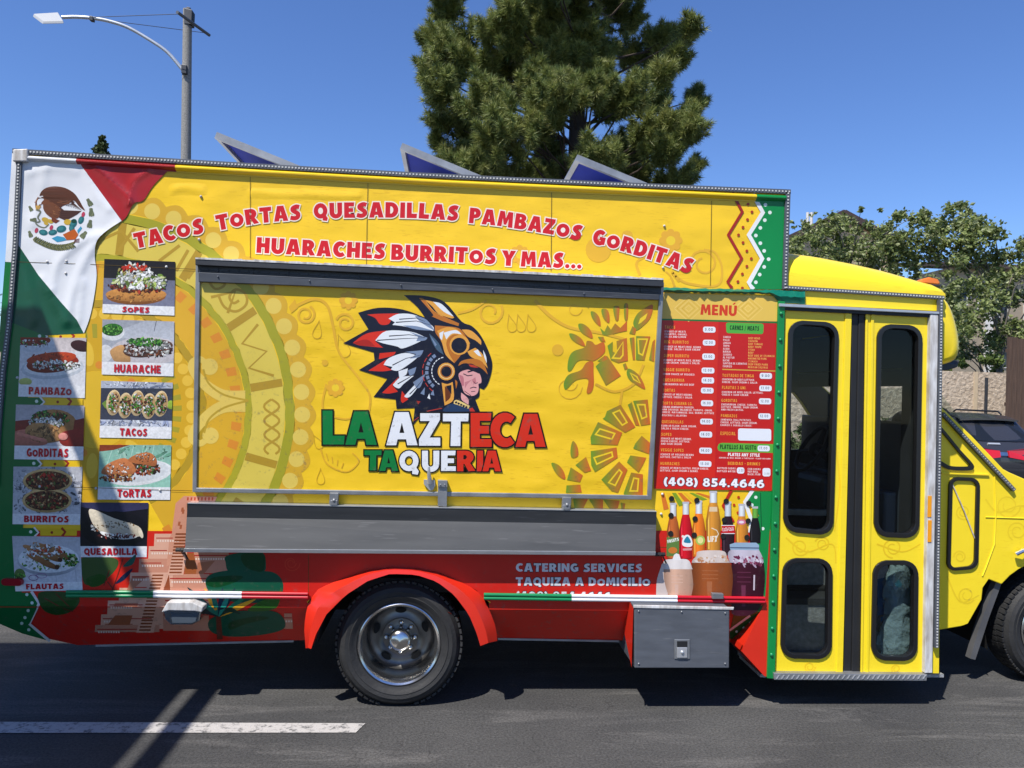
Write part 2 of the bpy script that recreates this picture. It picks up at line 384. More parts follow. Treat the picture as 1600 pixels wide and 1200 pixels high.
def text(a, t, path, h, col, layer, out=None, ow=0, sp=.1, thin=0, small=True):
    """letters of height h along a pixel polyline, stretched to fill it; out = outline colour"""
    seg = [math.hypot(path[i+1][0]-path[i][0], path[i+1][1]-path[i][1]) for i in range(len(path)-1)]; tot = sum(seg)
    k = tot/text_w(t, sp); x = 0; nl = 0
    def at(d):
        i = 0
        while i < len(seg)-1 and d > seg[i]: d -= seg[i]; i += 1
        u = ((path[i+1][0]-path[i][0])/seg[i], (path[i+1][1]-path[i][1])/seg[i])
        return path[i][0]+u[0]*d, path[i][1]+u[1]*d, u
    for ch in t:
        if ch not in GL: x += .42; continue
        adv, pcs = GL[ch]; bx, by, u = at((x+adv/2)*k)
        hh = h*(.9 if (ch in LOW and small) else 1)
        def mp(c): return [(bx+(px-adv/2)*k*u[0]+py*hh*u[1], by+(px-adv/2)*k*u[1]-py*hh*u[0]) for px, py in c]
        if out:
            for pi, pc in enumerate(pcs): a.poly(mp(grow(pc[0], ow, k, hh)), out, layer+pi*.01+(nl % 3)*.03, [mp(grow(q, -ow, k, hh)) for q in pc[1:]] if ow < 1.9 else [], flat=True)
        x_ = x
        for pi, pc in enumerate(pcs):
            cs = [grow(q, -thin*(1 if i == 0 else -1), k, hh) for i, q in enumerate(pc)] if thin else pc
            a.poly(mp(cs[0]), col, layer+(1 if out else 0)+pi*.01+(nl % 3)*.03, [mp(q) for q in cs[1:]], flat=True)
        x += adv+sp; nl += 1
def letter(a, ch, x0, x1, yt, yb, col, out, ow, layer):
    adv, pcs = GL[ch]; k = (x1-x0)/adv; h = yb-yt
    ly = min(y for p in pcs for c in p for x, y in c); hy = max(y for p in pcs for c in p for x, y in c)
    h = (yb-yt)
    mp = lambda c: [(x0+x*k, yb-y*h) for x, y in c]
    for pc in pcs:
        a.poly(mp(grow(pc[0], ow, k, h)), out, layer, [mp(grow(q, -ow*.8, k, h)) for q in pc[1:]] if ch in 'OQ' else [])
        a.poly(mp(pc[0]), col, layer+.02, [mp(q) for q in pc[1:]])
g('5', .68, [(.07, .46), (.09, 1), (.62, 1), (.62, .77), (.33, .77), (.32, .46)], ribbon(spl([(.14, .5), (.42, .52), (.55, .32), (.4, .12), (.03, .13)], 4), .24))

# ------------------------------------------------------------------ materials
def new_mat(name):
    m = bpy.data.materials.new(name); m.use_nodes = True
    return m, m.node_tree, m.node_tree.nodes['Principled BSDF']
def N(t, typ, **kw):
    n = t.nodes.new(typ)
    for k, v in kw.items():
        if k in n.inputs: n.inputs[k].default_value = v
        else: setattr(n, k, v)
    return n
def bumpn(t, b, scale, strength, dist=.01, src='Object', stretch=None, detail=4):
    tc = N(t, 'ShaderNodeTexCoord'); out = tc.outputs[src]
    if stretch:
        mp = N(t, 'ShaderNodeMapping'); mp.inputs['Scale'].default_value = stretch; t.links.new(out, mp.inputs[0]); out = mp.outputs[0]
    nz = N(t, 'ShaderNodeTexNoise', Scale=scale, Detail=detail); t.links.new(out, nz.inputs['Vector'])
    bp = N(t, 'ShaderNodeBump', Strength=strength, Distance=dist); t.links.new(nz.outputs[0], bp.inputs['Height'])
    if b.inputs['Normal'].is_linked: t.links.new(b.inputs['Normal'].links[0].from_socket, bp.inputs['Normal'])
    t.links.new(bp.outputs[0], b.inputs['Normal']); return nz
def mat(name, col, rough=.5, metal=0.0, var=0.0, vscale=6, bump=0, bscale=40, dirt=None, coat=0, stretch=None, spec=.5):
    m, t, b = new_mat(name)
    b.inputs['Base Color'].default_value = col; b.inputs['Roughness'].default_value = rough; b.inputs['Metallic'].default_value = metal
    b.inputs['Specular IOR Level'].default_value = spec
    if coat: b.inputs['Coat Weight'].default_value = coat; b.inputs['Coat Roughness'].default_value = .08
    if var:
        tc = N(t, 'ShaderNodeTexCoord'); src = tc.outputs['Object']
        if stretch:
            mp = N(t, 'ShaderNodeMapping'); mp.inputs['Scale'].default_value = stretch; t.links.new(src, mp.inputs[0]); src = mp.outputs[0]
        nz = N(t, 'ShaderNodeTexNoise', Scale=vscale, Detail=6); t.links.new(src, nz.inputs['Vector'])
        cr = N(t, 'ShaderNodeValToRGB'); cr.color_ramp.elements[0].position = .3; cr.color_ramp.elements[1].position = .7
        d = dirt or tuple(c*(1-var) for c in col[:3])+(1,)
        cr.color_ramp.elements[0].color = d; cr.color_ramp.elements[1].color = col
        t.links.new(nz.outputs[0], cr.inputs[0]); t.links.new(cr.outputs[0], b.inputs['Base Color'])
    if bump: bumpn(t, b, bscale, bump)
    return m
def print_mat(name, rough=.29, wave=.10, wd=.05, fine=0):
    m, t, b = new_mat(name)
    at = N(t, 'ShaderNodeAttribute'); at.attribute_name = 'Col'
    tc = N(t, 'ShaderNodeTexCoord'); nz = N(t, 'ShaderNodeTexNoise', Scale=2.2, Detail=8); t.links.new(tc.outputs['Object'], nz.inputs['Vector'])
    mr = N(t, 'ShaderNodeMapRange'); mr.inputs[1].default_value = .3; mr.inputs[2].default_value = .7; mr.inputs[3].default_value = .90; mr.inputs[4].default_value = 1.03
    t.links.new(nz.outputs[0], mr.inputs[0])
    mx = N(t, 'ShaderNodeVectorMath', operation='SCALE'); t.links.new(at.outputs['Color'], mx.inputs[0]); t.links.new(mr.outputs[0], mx.inputs['Scale'])
    sp = N(t, 'ShaderNodeSeparateXYZ'); t.links.new(tc.outputs['Object'], sp.inputs[0])     # dried road splash on the lower side
    hz = N(t, 'ShaderNodeMapRange'); hz.inputs[1].default_value = .95; hz.inputs[2].default_value = .45; t.links.new(sp.outputs[2], hz.inputs[0])
    ns = N(t, 'ShaderNodeTexNoise', Scale=26, Detail=7, Roughness=.75); t.links.new(tc.outputs['Object'], ns.inputs['Vector'])
    ms = N(t, 'ShaderNodeMapRange'); ms.inputs[1].default_value = .56; ms.inputs[2].default_value = .70; ms.inputs[4].default_value = .65; t.links.new(ns.outputs[0], ms.inputs[0])
    mm = N(t, 'ShaderNodeMath', operation='MULTIPLY'); t.links.new(hz.outputs[0], mm.inputs[0]); t.links.new(ms.outputs[0], mm.inputs[1])
    md_ = N(t, 'ShaderNodeMix', data_type='RGBA'); md_.inputs[7].default_value = (.12, .10, .08, 1); t.links.new(mm.outputs[0], md_.inputs[0]); t.links.new(mx.outputs[0], md_.inputs[6])
    t.links.new(md_.outputs[2], b.inputs['Base Color']); b.inputs['Roughness'].default_value = rough; b.inputs['Specular IOR Level'].default_value = .4
    if fine:
        n2 = N(t, 'ShaderNodeTexNoise', Scale=fine, Detail=3); t.links.new(tc.outputs['Object'], n2.inputs['Vector'])
        m2 = N(t, 'ShaderNodeMapRange'); m2.inputs[1].default_value = .3; m2.inputs[2].default_value = .7; m2.inputs[3].default_value = .84; m2.inputs[4].default_value = 1.08; t.links.new(n2.outputs[0], m2.inputs[0])
        m3 = N(t, 'ShaderNodeVectorMath', operation='SCALE'); t.links.new(mx.outputs[0], m3.inputs[0]); t.links.new(m2.outputs[0], m3.inputs['Scale']); t.links.new(m3.outputs[0], b.inputs['Base Color'])
    bumpn(t, b, 2.6, wave, wd, detail=2, stretch=(1.6, 1, .7) if wd > .1 else None); bumpn(t, b, 90, .03, .01)
    return m
def yellow_mat(name, col, dash, rough=.36, wave=.16):
    m, t, b = new_mat(name); L = t.links.new
    tc = N(t, 'ShaderNodeTexCoord')
    mp = N(t, 'ShaderNodeMapping'); mp.inputs['Scale'].default_value = (16, 1, 125); L(tc.outputs['Object'], mp.inputs[0])
    n1 = N(t, 'ShaderNodeTexNoise', Scale=1.0, Detail=2.0); L(mp.outputs[0], n1.inputs['Vector'])
    r1 = N(t, 'ShaderNodeMapRange'); r1.inputs[1].default_value = .60; r1.inputs[2].default_value = .65; L(n1.outputs[0], r1.inputs[0])
    n2 = N(t, 'ShaderNodeTexNoise', Scale=1.7, Detail=3.0); L(tc.outputs['Object'], n2.inputs['Vector'])
    r2 = N(t, 'ShaderNodeMapRange'); r2.inputs[1].default_value = .4; r2.inputs[2].default_value = .62; r2.inputs[4].default_value = .55; L(n2.outputs[0], r2.inputs[0])
    mu = N(t, 'ShaderNodeMath', operation='MULTIPLY'); L(r1.outputs[0], mu.inputs[0]); L(r2.outputs[0], mu.inputs[1])
    mx = N(t, 'ShaderNodeMix', data_type='RGBA'); mx.inputs[6].default_value = col; mx.inputs[7].default_value = dash
    L(mu.outputs[0], mx.inputs[0]); L(mx.outputs[2], b.inputs['Base Color'])
    b.inputs['Roughness'].default_value = rough; b.inputs['Specular IOR Level'].default_value = .4
    bumpn(t, b, 2.4, wave, .06, detail=2, stretch=(1, 1, 1.8)); bumpn(t, b, 80, .03, .01)
    return m
def glass_mat(name, tint, refl=1.0, rough=.02):
    m, t, b = new_mat(name); t.nodes.remove(b); L = t.links.new; out = t.nodes['Material Output']
    tr = N(t, 'ShaderNodeBsdfTransparent'); tr.inputs[0].default_value = tint
    gl = N(t, 'ShaderNodeBsdfGlossy'); gl.inputs['Roughness'].default_value = rough; gl.inputs[0].default_value = (refl, refl, refl, 1)
    lw = N(t, 'ShaderNodeLayerWeight'); lw.inputs[0].default_value = .5; pw = N(t, 'ShaderNodeMath', operation='POWER'); pw.inputs[1].default_value = 5.0; L(lw.outputs['Facing'], pw.inputs[0]); fr = N(t, 'ShaderNodeMath', operation='MULTIPLY_ADD'); fr.inputs[1].default_value = .96; fr.inputs[2].default_value = .04; L(pw.outputs[0], fr.inputs[0])
    mx = N(t, 'ShaderNodeMixShader'); L(fr.outputs[0], mx.inputs[0]); L(tr.outputs[0], mx.inputs[1]); L(gl.outputs[0], mx.inputs[2]); L(mx.outputs[0], out.inputs[0])
    return m
YEL = lin((251, 205, 38), ART)
M = {}
M['vinyl'] = print_mat('printed_vinyl')
M['flagvinyl'] = print_mat('wrinkled_vinyl', .30, .35, .08)
M['photo'] = print_mat('printed_photo', .34, .1, .05, 75)
M['yellow'] = yellow_mat('yellow_vinyl', YEL, lin((214, 160, 20), ART), .36, .3)
M['cab'] = yellow_mat('yellow_cab_vinyl', lin((252, 222, 45), ART), lin((240, 200, 35), ART), .3, .06)
M['roof'] = mat('white_roof', (.7, .7, .68, 1), .5, var=.2)
M['alu'] = mat('aluminium', (.33, .34, .355, 1), .45, .6, var=.35, vscale=9, bump=.05)
M['alubright'] = mat('bright_aluminium', (.55, .56, .58, 1), .35, .6, var=.15, vscale=20)
M['greysteel'] = mat('grey_painted_steel', (.105, .115, .135, 1), .5, .15, var=.25, vscale=7, bump=.03, stretch=(1, 1, 4))
M['counter'] = mat('grey_counter_sheet', (.036, .038, .041, 1), .6, .0, var=.35, vscale=3, dirt=(.055, .057, .060, 1), stretch=(.6, 1, 7), bump=.02)
def scuffs(m, amount, col=(.22, .22, .22, 1)):
    t = m.node_tree; b = t.nodes['Principled BSDF']; L = t.links.new; src = b.inputs['Base Color'].links[0].from_socket
    tc = N(t, 'ShaderNodeTexCoord'); last = src
    for rot, sc, th in ((12, (5, 5, 70), .64), (-28, (6, 6, 60), .67)):
        mp = N(t, 'ShaderNodeMapping'); mp.inputs['Rotation'].default_value = (0, R(rot), 0); mp.inputs['Scale'].default_value = sc; L(tc.outputs['Object'], mp.inputs[0])
        n = N(t, 'ShaderNodeTexNoise', Scale=1.0, Detail=3); L(mp.outputs[0], n.inputs['Vector'])
        r = N(t, 'ShaderNodeMapRange'); r.inputs[1].default_value = th; r.inputs[2].default_value = th+.08; r.inputs[4].default_value = amount; L(n.outputs[0], r.inputs[0])
        mx = N(t, 'ShaderNodeMix', data_type='RGBA'); mx.inputs[7].default_value = col; L(r.outputs[0], mx.inputs[0]); L(last, mx.inputs[6]); last = mx.outputs[2]
    L(last, b.inputs['Base Color']); bumpn(t, b, 2.5, .25, .03, detail=2)
scuffs(M['counter'], .35, (.13, .13, .135, 1)); scuffs(M['greysteel'], .3)
M['darkgrey'] = mat('dark_grey_channel', (.055, .058, .065, 1), .5, .4, var=.3)
M['whitetrim'] = mat('worn_white_trim', (.66, .66, .66, 1), .45, var=.5, vscale=14, dirt=(.33, .30, .27, 1), stretch=(3, 1, .6))
M['black'] = mat('black_rubber', (.012, .012, .013, 1), .55, var=.3, bump=.06, bscale=120)
M['blackgloss'] = mat('black_gasket', (.01, .01, .011, 1), .3)
M['dark'] = mat('dark_interior', (.03, .032, .036, 1), .75, var=.3)
M['under'] = mat('dark_underbody', (.006, .006, .006, 1), .9, var=.3)
M['dash'] = mat('blue_grey_plastic', (.06, .078, .10, 1), .5, var=.2)
M['tyre'] = mat('tyre_rubber', (.022, .022, .023, 1), .72, var=.35, vscale=14, bump=.25, bscale=70)
M['chrome'] = mat('worn_chrome', (.70, .69, .67, 1), .2, 1.0, var=.25, vscale=8)
M['rimdark'] = mat('dull_rim_steel', (.20, .195, .19, 1), .38, .9, var=.4, vscale=10)
M['red'] = mat('red_paint', lin((226, 48, 28), .86), .3, var=.12, vscale=5, coat=.2, bump=.02)
M['redrail'] = mat('red_rail_paint', lin((196, 22, 40), .86), .35, var=.1)
M['greenrail'] = mat('green_rail_paint', lin((20, 140, 85), .86), .35, var=.15)
M['whiterail'] = mat('white_rail_paint', lin((236, 236, 238), .86), .35, var=.1)
M['green'] = mat('green_vinyl', lin((14, 138, 66), .86), .35, var=.15, bump=.05, bscale=8)
M['teal'] = mat('wrinkled_green_tape', lin((12, 112, 88), .86), .3, bump=.9, bscale=18)
M['amber'] = mat('amber_lens', (.75, .19, .02, 1), .15)
M['redlens'] = mat('red_lens', (.30, .01, .015, 1), .12)
M['led'] = mat('white_led', (.55, .55, .53, 1), .4)
M['blue'] = mat('blue_panel_back', (.016, .03, .26, 1), .7, var=.2, spec=.1)
M['glass'] = glass_mat('tinted_glass', (.84, .87, .86, 1), .28)
M['clear'] = glass_mat('windscreen_glass', (.88, .92, .90, 1), .35)
M['diamond'] = mat('diamond_plate', (.42, .43, .44, 1), .4, .3, var=.4, vscale=30, bump=.5, bscale=60)
M['orange'] = mat('amber_reflector', lin((246, 160, 20), .86), .4)
M['mud'] = mat('grey_mudflap', (.09, .09, .095, 1), .6, var=.3)

def asphalt():
    m, t, b = new_mat('asphalt'); L = t.links.new
    tc = N(t, 'ShaderNodeTexCoord')
    n1 = N(t, 'ShaderNodeTexNoise', Scale=.9, Detail=8, Roughness=.62); L(tc.outputs['Object'], n1.inputs['Vector'])
    mp = N(t, 'ShaderNodeMapping'); mp.inputs['Scale'].default_value = (.5, 3.2, 1); mp.inputs['Rotation'].default_value = (0, 0, R(-18)); L(tc.outputs['Object'], mp.inputs[0])
    n2 = N(t, 'ShaderNodeTexNoise', Scale=1.5, Detail=5, Roughness=.7, Distortion=.6); L(mp.outputs[0], n2.inputs['Vector'])
    n3 = N(t, 'ShaderNodeTexNoise', Scale=75, Detail=5, Roughness=.7); L(tc.outputs['Object'], n3.inputs['Vector'])
    r = N(t, 'ShaderNodeValToRGB'); r.color_ramp.elements[0].position = .3; r.color_ramp.elements[0].color = (.037, .037, .038, 1)
    r.color_ramp.elements[1].position = .75; r.color_ramp.elements[1].color = (.075, .074, .072, 1); L(n1.outputs[0], r.inputs[0])
    r2 = N(t, 'ShaderNodeMapRange'); r2.inputs[1].default_value = .52; r2.inputs[2].default_value = .72; r2.inputs[4].default_value = .75; L(n2.outputs[0], r2.inputs[0])
    mx = N(t, 'ShaderNodeMix', data_type='RGBA'); mx.inputs[7].default_value = (.125, .12, .115, 1); L(r2.outputs[0], mx.inputs[0]); L(r.outputs[0], mx.inputs[6])
    r3 = N(t, 'ShaderNodeMapRange'); r3.inputs[1].default_value = .3; r3.inputs[2].default_value = .72; r3.inputs[3].default_value = .45; r3.inputs[4].default_value = 1.6; L(n3.outputs[0], r3.inputs[0])
    sc = N(t, 'ShaderNodeVectorMath', operation='SCALE'); L(mx.outputs[2], sc.inputs[0]); L(r3.outputs[0], sc.inputs['Scale'])
    vo = N(t, 'ShaderNodeTexVoronoi', feature='DISTANCE_TO_EDGE', Scale=.55); 
    nd = N(t, 'ShaderNodeTexNoise', Scale=2.5, Detail=6); L(tc.outputs['Object'], nd.inputs['Vector'])
    av = N(t, 'ShaderNodeVectorMath', operation='ADD'); L(tc.outputs['Object'], av.inputs[0]); L(nd.outputs[1], av.inputs[1]); L(av.outputs[0], vo.inputs['Vector'])
    rc = N(t, 'ShaderNodeMapRange'); rc.inputs[1].default_value = .0; rc.inputs[2].default_value = .005; rc.inputs[3].default_value = .72; rc.inputs[4].default_value = 1; L(vo.outputs[0], rc.inputs[0])
    s2 = N(t, 'ShaderNodeVectorMath', operation='SCALE'); L(sc.outputs[0], s2.inputs[0]); L(rc.outputs[0], s2.inputs['Scale'])
    L(s2.outputs[0], b.inputs['Base Color']); b.inputs['Roughness'].default_value = .85; b.inputs['Specular IOR Level'].default_value = .3
    bumpn(t, b, 150, .35, .01); return m
M['asphalt'] = asphalt()
def worn_paint():
    m, t, b = new_mat('worn_line_paint'); L = t.links.new; tc = N(t, 'ShaderNodeTexCoord')
    n = N(t, 'ShaderNodeTexNoise', Scale=22, Detail=8, Roughness=.75); L(tc.outputs['Object'], n.inputs['Vector'])
    r = N(t, 'ShaderNodeValToRGB'); r.color_ramp.elements[0].position = .37; r.color_ramp.elements[0].color = (.09, .09, .09, 1)
    r.color_ramp.elements[1].position = .50; r.color_ramp.elements[1].color = (.42, .40, .385, 1); L(n.outputs[0], r.inputs[0]); L(r.outputs[0], b.inputs['Base Color'])
    b.inputs['Roughness'].default_value = .8; bumpn(t, b, 150, .3, .01); return m
M['line'] = worn_paint()

# ------------------------------------------------------------------ ground and its markings
mb = MB(); mb.add([(-400, -60, 0), (400, -60, 0), (400, 900, 0), (-400, 900, 0)], [(0, 1, 2, 3)])
tag(mb.build('ground', M['asphalt']), kind='structure')
mb = MB(); mb.add([G(-900, 1146, .004), G(556, 1144.5, .004), G(571, 1130, .004), G(-900, 1124, .004)], [(0, 1, 2, 3)])
tag(mb.build('road_marking', M['line']), kind='structure')

# ================================================================== the food truck
truck = empty('food_truck', (0.0, 1.2, 0))
tag(truck, 'yellow and red taqueria food truck with printed side and bus doors', 'food truck')
ARCH_O = K(400, 820, 4)([(310, 772), (300, 640), (318, 510), (345, 460), (385, 405), (470, 362), (560, 330), (700, 280), (850, 262), (1000, 270), (1150, 300), (1300, 365), (1380, 410), (1430, 470), (1470, 560), (1500, 640), (1508, 725)])
ARCH_I = K(400, 820, 4)([(345, 775), (372, 690), (440, 560), (560, 440), (700, 350), (840, 306), (1000, 312), (1130, 355), (1240, 440), (1330, 560), (1380, 680), (1402, 757)])
def resample(p, n):
    d = [0]
    for i in range(len(p)-1): d.append(d[-1]+math.hypot(p[i+1][0]-p[i][0], p[i+1][1]-p[i][1]))
    o = []; j = 0
    for k in range(n):
        t = d[-1]*k/(n-1)
        while j < len(p)-2 and d[j+1] < t: j += 1
        u = (t-d[j])/((d[j+1]-d[j]) or 1); o.append((p[j][0]+(p[j+1][0]-p[j][0])*u, p[j][1]+(p[j+1][1]-p[j][1])*u))
    return o
LEFT = [(9, 410), (9, 425), (4, 530), (-6, 660), (-14, 945)]
arch = [p for p in ARCH_O if p[1] < 944]
def topy(x): return 236+(x-20)*.0525+4*math.sin(max(0, min(1, (x-20)/1215))*math.pi)
side = LEFT+[(478, 945)]+arch[1:-1]+[(768, 945), (1200, 945), (1206.5, 765), (1217, 462), (1228, 452)]+[(1235-i*(1215/10), topy(1235-i*(1215/10))-2.5) for i in range(11)]
xl = P(20, 233).x; xr = P(1235, 298).x; zt = P(20, 233).z; xe = P(1206, 700).x
mb = MB(); mb.plate([side], 0, .04)
mb.box(xl-.05, xe, 2.36, 2.40, .75, zt-.061)
mb.box(xl, xl+.04, .041, 2.359, .75, zt-.061)
mb.box(xe-.06, xe-.02, .041, 2.359, .70, zt-.061)
mb.build('body', M['yellow'], truck)
mb = MB(); mb.box(xl, xr, .041, 2.40, zt-.06, zt-.004); mb.build('roof', M['roof'], truck)
mb = MB(); mb.box(xl, xe-.07, .05, 2.35, .66, .74)
for y in (.55, 1.75): mb.box(xl+.2, 3.6, y, y+.09, .42, .58)
mb.box(xl, P(470, 1000).x, 2.30, 2.36, .3, .74); mb.box(P(790, 1000).x, xe, 2.30, 2.36, .3, .74)
mb.box(-1.2, .5, 1.0, 1.04, .28, .66)
mb.tube([P(623, 1014, .3), P(623, 1014, 2.1)], .06)
mb.box(xl+.3, -.9, .35, 2.0, .34, .64); mb.box(.5, 1.6, .5, 1.9, .3, .64)
mb.build('underbody', M['under'], truck)

REDC = (214, 40, 26)
ldn = [(-14, 946), (-14, 968), (0, 975), (35, 990), (80, 999), (122, 1008), (270, 1004.5), (459, 1000.5), (483, 1000), (486, 946)]
mb = Art(-.0004); mb.bend = bend
mb.poly([(-14, 942)]+ldn[1:-1]+[(486, 942)], REDC, 0)
# return under the skirt
for a, b in zip(ldn[1:-2], ldn[2:-1]):
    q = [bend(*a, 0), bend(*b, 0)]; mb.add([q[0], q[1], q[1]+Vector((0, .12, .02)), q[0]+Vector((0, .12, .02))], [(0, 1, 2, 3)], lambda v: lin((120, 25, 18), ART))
mb.build('skirt', M['vinyl'], truck)
mb = Art(-.0004); mb.bend = bend; mb.poly([(764, 942), (764, 951), (774, 997), (967, 1000.5), (1150, 1003), (1178, 990), (1201, 951), (1201, 942)], REDC, 0)
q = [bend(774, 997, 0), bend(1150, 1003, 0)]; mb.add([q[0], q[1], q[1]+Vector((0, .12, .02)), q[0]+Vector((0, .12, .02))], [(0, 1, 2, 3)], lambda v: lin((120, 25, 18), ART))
mb.build('skirt', M['vinyl'], truck)
mb = MB()
for a, b in (((150, 1008.5), (459, 1001.5)), ((778, 998), (967, 1001.5))):
    mb.bar(bend(*a, .004), bend(*b, .004), .012, .012)
mb.build('skirt_edge', M['alu'], truck)

# fender flare over the rear wheel
o = [P(x, y, -.004) for x, y in resample(ARCH_O, 33)]; i_ = [P(x, y, -.075) for x, y in resample(ARCH_I, 33)]
md = [a*.45+b*.55+Vector((0, -.024, .012)) for a, b in zip(o, i_)]; bk = [p+Vector((0, .16, .004)) for p in i_]
mb = MB(); n = 33; mb.add(o+md+i_+bk, [(r*n+k, (r+1)*n+k, (r+1)*n+k+1, r*n+k+1) for r in range(3) for k in range(n-1)])
mb.build('fender_flare', M['red'], truck, smooth=True)
mb = MB(); wc = P(623.5, 1014, .0)     # wheel well
n = 24; vs = []
for k in range(n+1):
    a = math.pi*(.0+1.0*k/n); p = Vector((wc.x+math.cos(a)*.47, 0, .36+math.sin(a)*.47)); vs += [p+Vector((0, .05, 0)), p+Vector((0, .9, 0))]
mb.add(vs, [(2*k, 2*k+1, 2*k+3, 2*k+2) for k in range(n)]); mb.build('wheel_well', M['under'], truck)

def wheel(px, py, Y, rear):
    c = P(px, py, Y); w = empty('wheel', Vector((c.x, Y, .362))-wloc(truck), truck)
    o = Vector((c.x, Y, .362)); ax = (0, -1, 0)
    t = MB()
    t.lathe(o, ax, [(.236, -.005), (.246, .012), (.262, .016), (.268, .022), (.285, .030), (.288, .027), (.31, .031), (.318, .026), (.334, .020), (.337, .014), (.352, -.004), (.3645, -.030), (.3655, -.19), (.352, -.215), (.30, -.24), (.24, -.235)], 72)
    for k in range(60):
        a = 2*math.pi*k/60; u = Vector((math.cos(a), 0, math.sin(a))); v = Vector((-math.sin(a), 0, math.cos(a)))
        for y0, y1, sh in ((-.002, .05, 0), (.06, .10, .5), (.11, .18, 0)):
            a2 = a+sh*math.pi/60; u = Vector((math.cos(a2), 0, math.sin(a2))); v = Vector((-math.sin(a2), 0, math.cos(a2)))
            b = [o+u*.356+v*s*.013+Vector((0, y, 0)) for s, y in ((-1, y0), (1, y0+.004), (1, y1+.004), (-1, y1))]
            if (o+u*.36).z > .012: t.hexa(b, [p+u*.0125 for p in b])
    t.build('tyre', M['tyre'], w, smooth=True)
    r = MB()
    if rear:
        r.lathe(o, ax, [(.238, .002), (.240, .012), (.234, .016), (.224, .010), (.219, -.004), (.214, -.018), (.206, -.07), (.196, -.135)], 64)
        r.build('rim', M['chrome'], w, smooth=True)
        d = MB(); d.lathe(o, ax, [(.1955, -.136), (.188, -.158), (.172, -.172), (.14, -.176), (.108, -.158), (.107, -.145), (.0, -.143)], 56)
        d.build('wheel_disc', M['rimdark'], w, smooth=True)
        h = MB()
        for k in range(5):
            a = R(20+72*k); p = o+Vector((math.cos(a)*.152, .172, math.sin(a)*.152)); rr = Vector((math.cos(a), 0, math.sin(a))); tt = Vector((-math.sin(a), 0, math.cos(a)))
            ring = [p+rr*math.cos(b)*.017+tt*math.sin(b)*.034+Vector((0, -.012, 0)) for b in [2*math.pi*j/14 for j in range(14)]]
            h.add(ring, [list(range(14))[::-1]])
        h.build('hand_hole', M['under'], w)
        for k in range(8):
            a = R(90+45*k); nb = MB(); p = o+Vector((math.cos(a)*.086, .145, math.sin(a)*.086))
            nb.lathe(p, ax, [(.0155, 0), (.0155, .014), (.012, .024), (.006, .029), (0, .030)], 10); nb.build('wheel_nut', M['chrome'], w, smooth=True)
        hc = MB(); hc.lathe(o, ax, [(.07, -.143), (.068, -.10), (.064, -.06), (.058, -.048), (.04, -.038), (0, -.032)], 40)
        hc.build('hub_cap', M['chrome'], w, smooth=True)
    else:
        r.lathe(o, ax, [(.238, .002), (.240, .014), (.233, .018), (.222, .008), (.215, -.02), (.20, -.03), (.16, -.008), (.12, .01), (.10, .03), (.09, .05), (0, .055)], 64)
        r.build('rim', M['chrome'], w, smooth=True)
        h = MB()
        for k in range(8):
            a = R(10+45*k); p = o+Vector((math.cos(a)*.178, .0, math.sin(a)*.178))
            h.ball(p+Vector((0, .012, 0)), .026, 12, 6, (1, .5, 1))
        h.build('hand_hole', M['under'], w)
    return w
wheel(623.5, 1014, .03, True)
wheel(1646, 985, .38, False)
for x, y in ((P(623, 1014).x, 2.05),):
    w = empty('wheel', Vector((x, y, .362))-wloc(truck), truck); t = MB(); t.lathe((x, y, .362), (0, -1, 0), [(.1, .1), (.33, .11), (.365, .07), (.365, -.25), (.33, -.28), (.1, -.28)], 40); t.build('tyre', M['tyre'], w, smooth=True)
fx = P(1646, 985, .38).x
w = empty('wheel', Vector((fx, 1.9, .362))-wloc(truck), truck); t = MB(); t.lathe((fx, 1.9, .362), (0, -1, 0), [(.1, .1), (.33, .11), (.365, .07), (.365, -.14), (.33, -.16), (.1, -.16)], 40); t.build('tyre', M['tyre'], w, smooth=True)

# cornice along the roof edge, in the colours of the print
def cove(p0, p1, y0h, col, name, k=12):
    mb = MB(); mb.col = lin(col, ART); vs = []
    for i in range(2):
        (x, yt, yb) = (p0, p1)[i]
        a, b = P(x, yt), P(x, yb)
        for j in range(7):
            t = j/6; p = a*(1-t)+b*t; vs.append(p+Vector((0, -.004-.024*math.sin(math.pi*min(1, t*1.25))**.7 if t < .8 else -.004, 0)))
    mb.add(vs, [(j, j+1, 7+j+1, 7+j) for j in range(6)]); mb.build('roof_cornice', M['vinyl'], truck, smooth=True)
def topy(x): return 236+(x-20)*.0525+4*math.sin(max(0, min(1, (x-20)/1215))*math.pi)
cove((40, topy(40)+6, topy(40)+17), (122, topy(122)+6, topy(122)+17), 0, (236, 237, 240), 'a')
cove((122, topy(122)+6, topy(122)+17), (276, topy(276)+6, topy(276)+17), 0, (172, 40, 44), 'b')
cove((276, topy(276)+6, topy(276)+18), (700, topy(700)+6, topy(700)+18), 0, (248, 208, 40), 'c')
cove((700, topy(700)+6, topy(700)+18), (1180, topy(1180)+6, topy(1180)+18), 0, (248, 208, 40), 'c')
cove((1180, topy(1180)+6, topy(1180)+18), (1226, topy(1226)+6, topy(1226)+18), 0, (14, 138, 66), 'd')

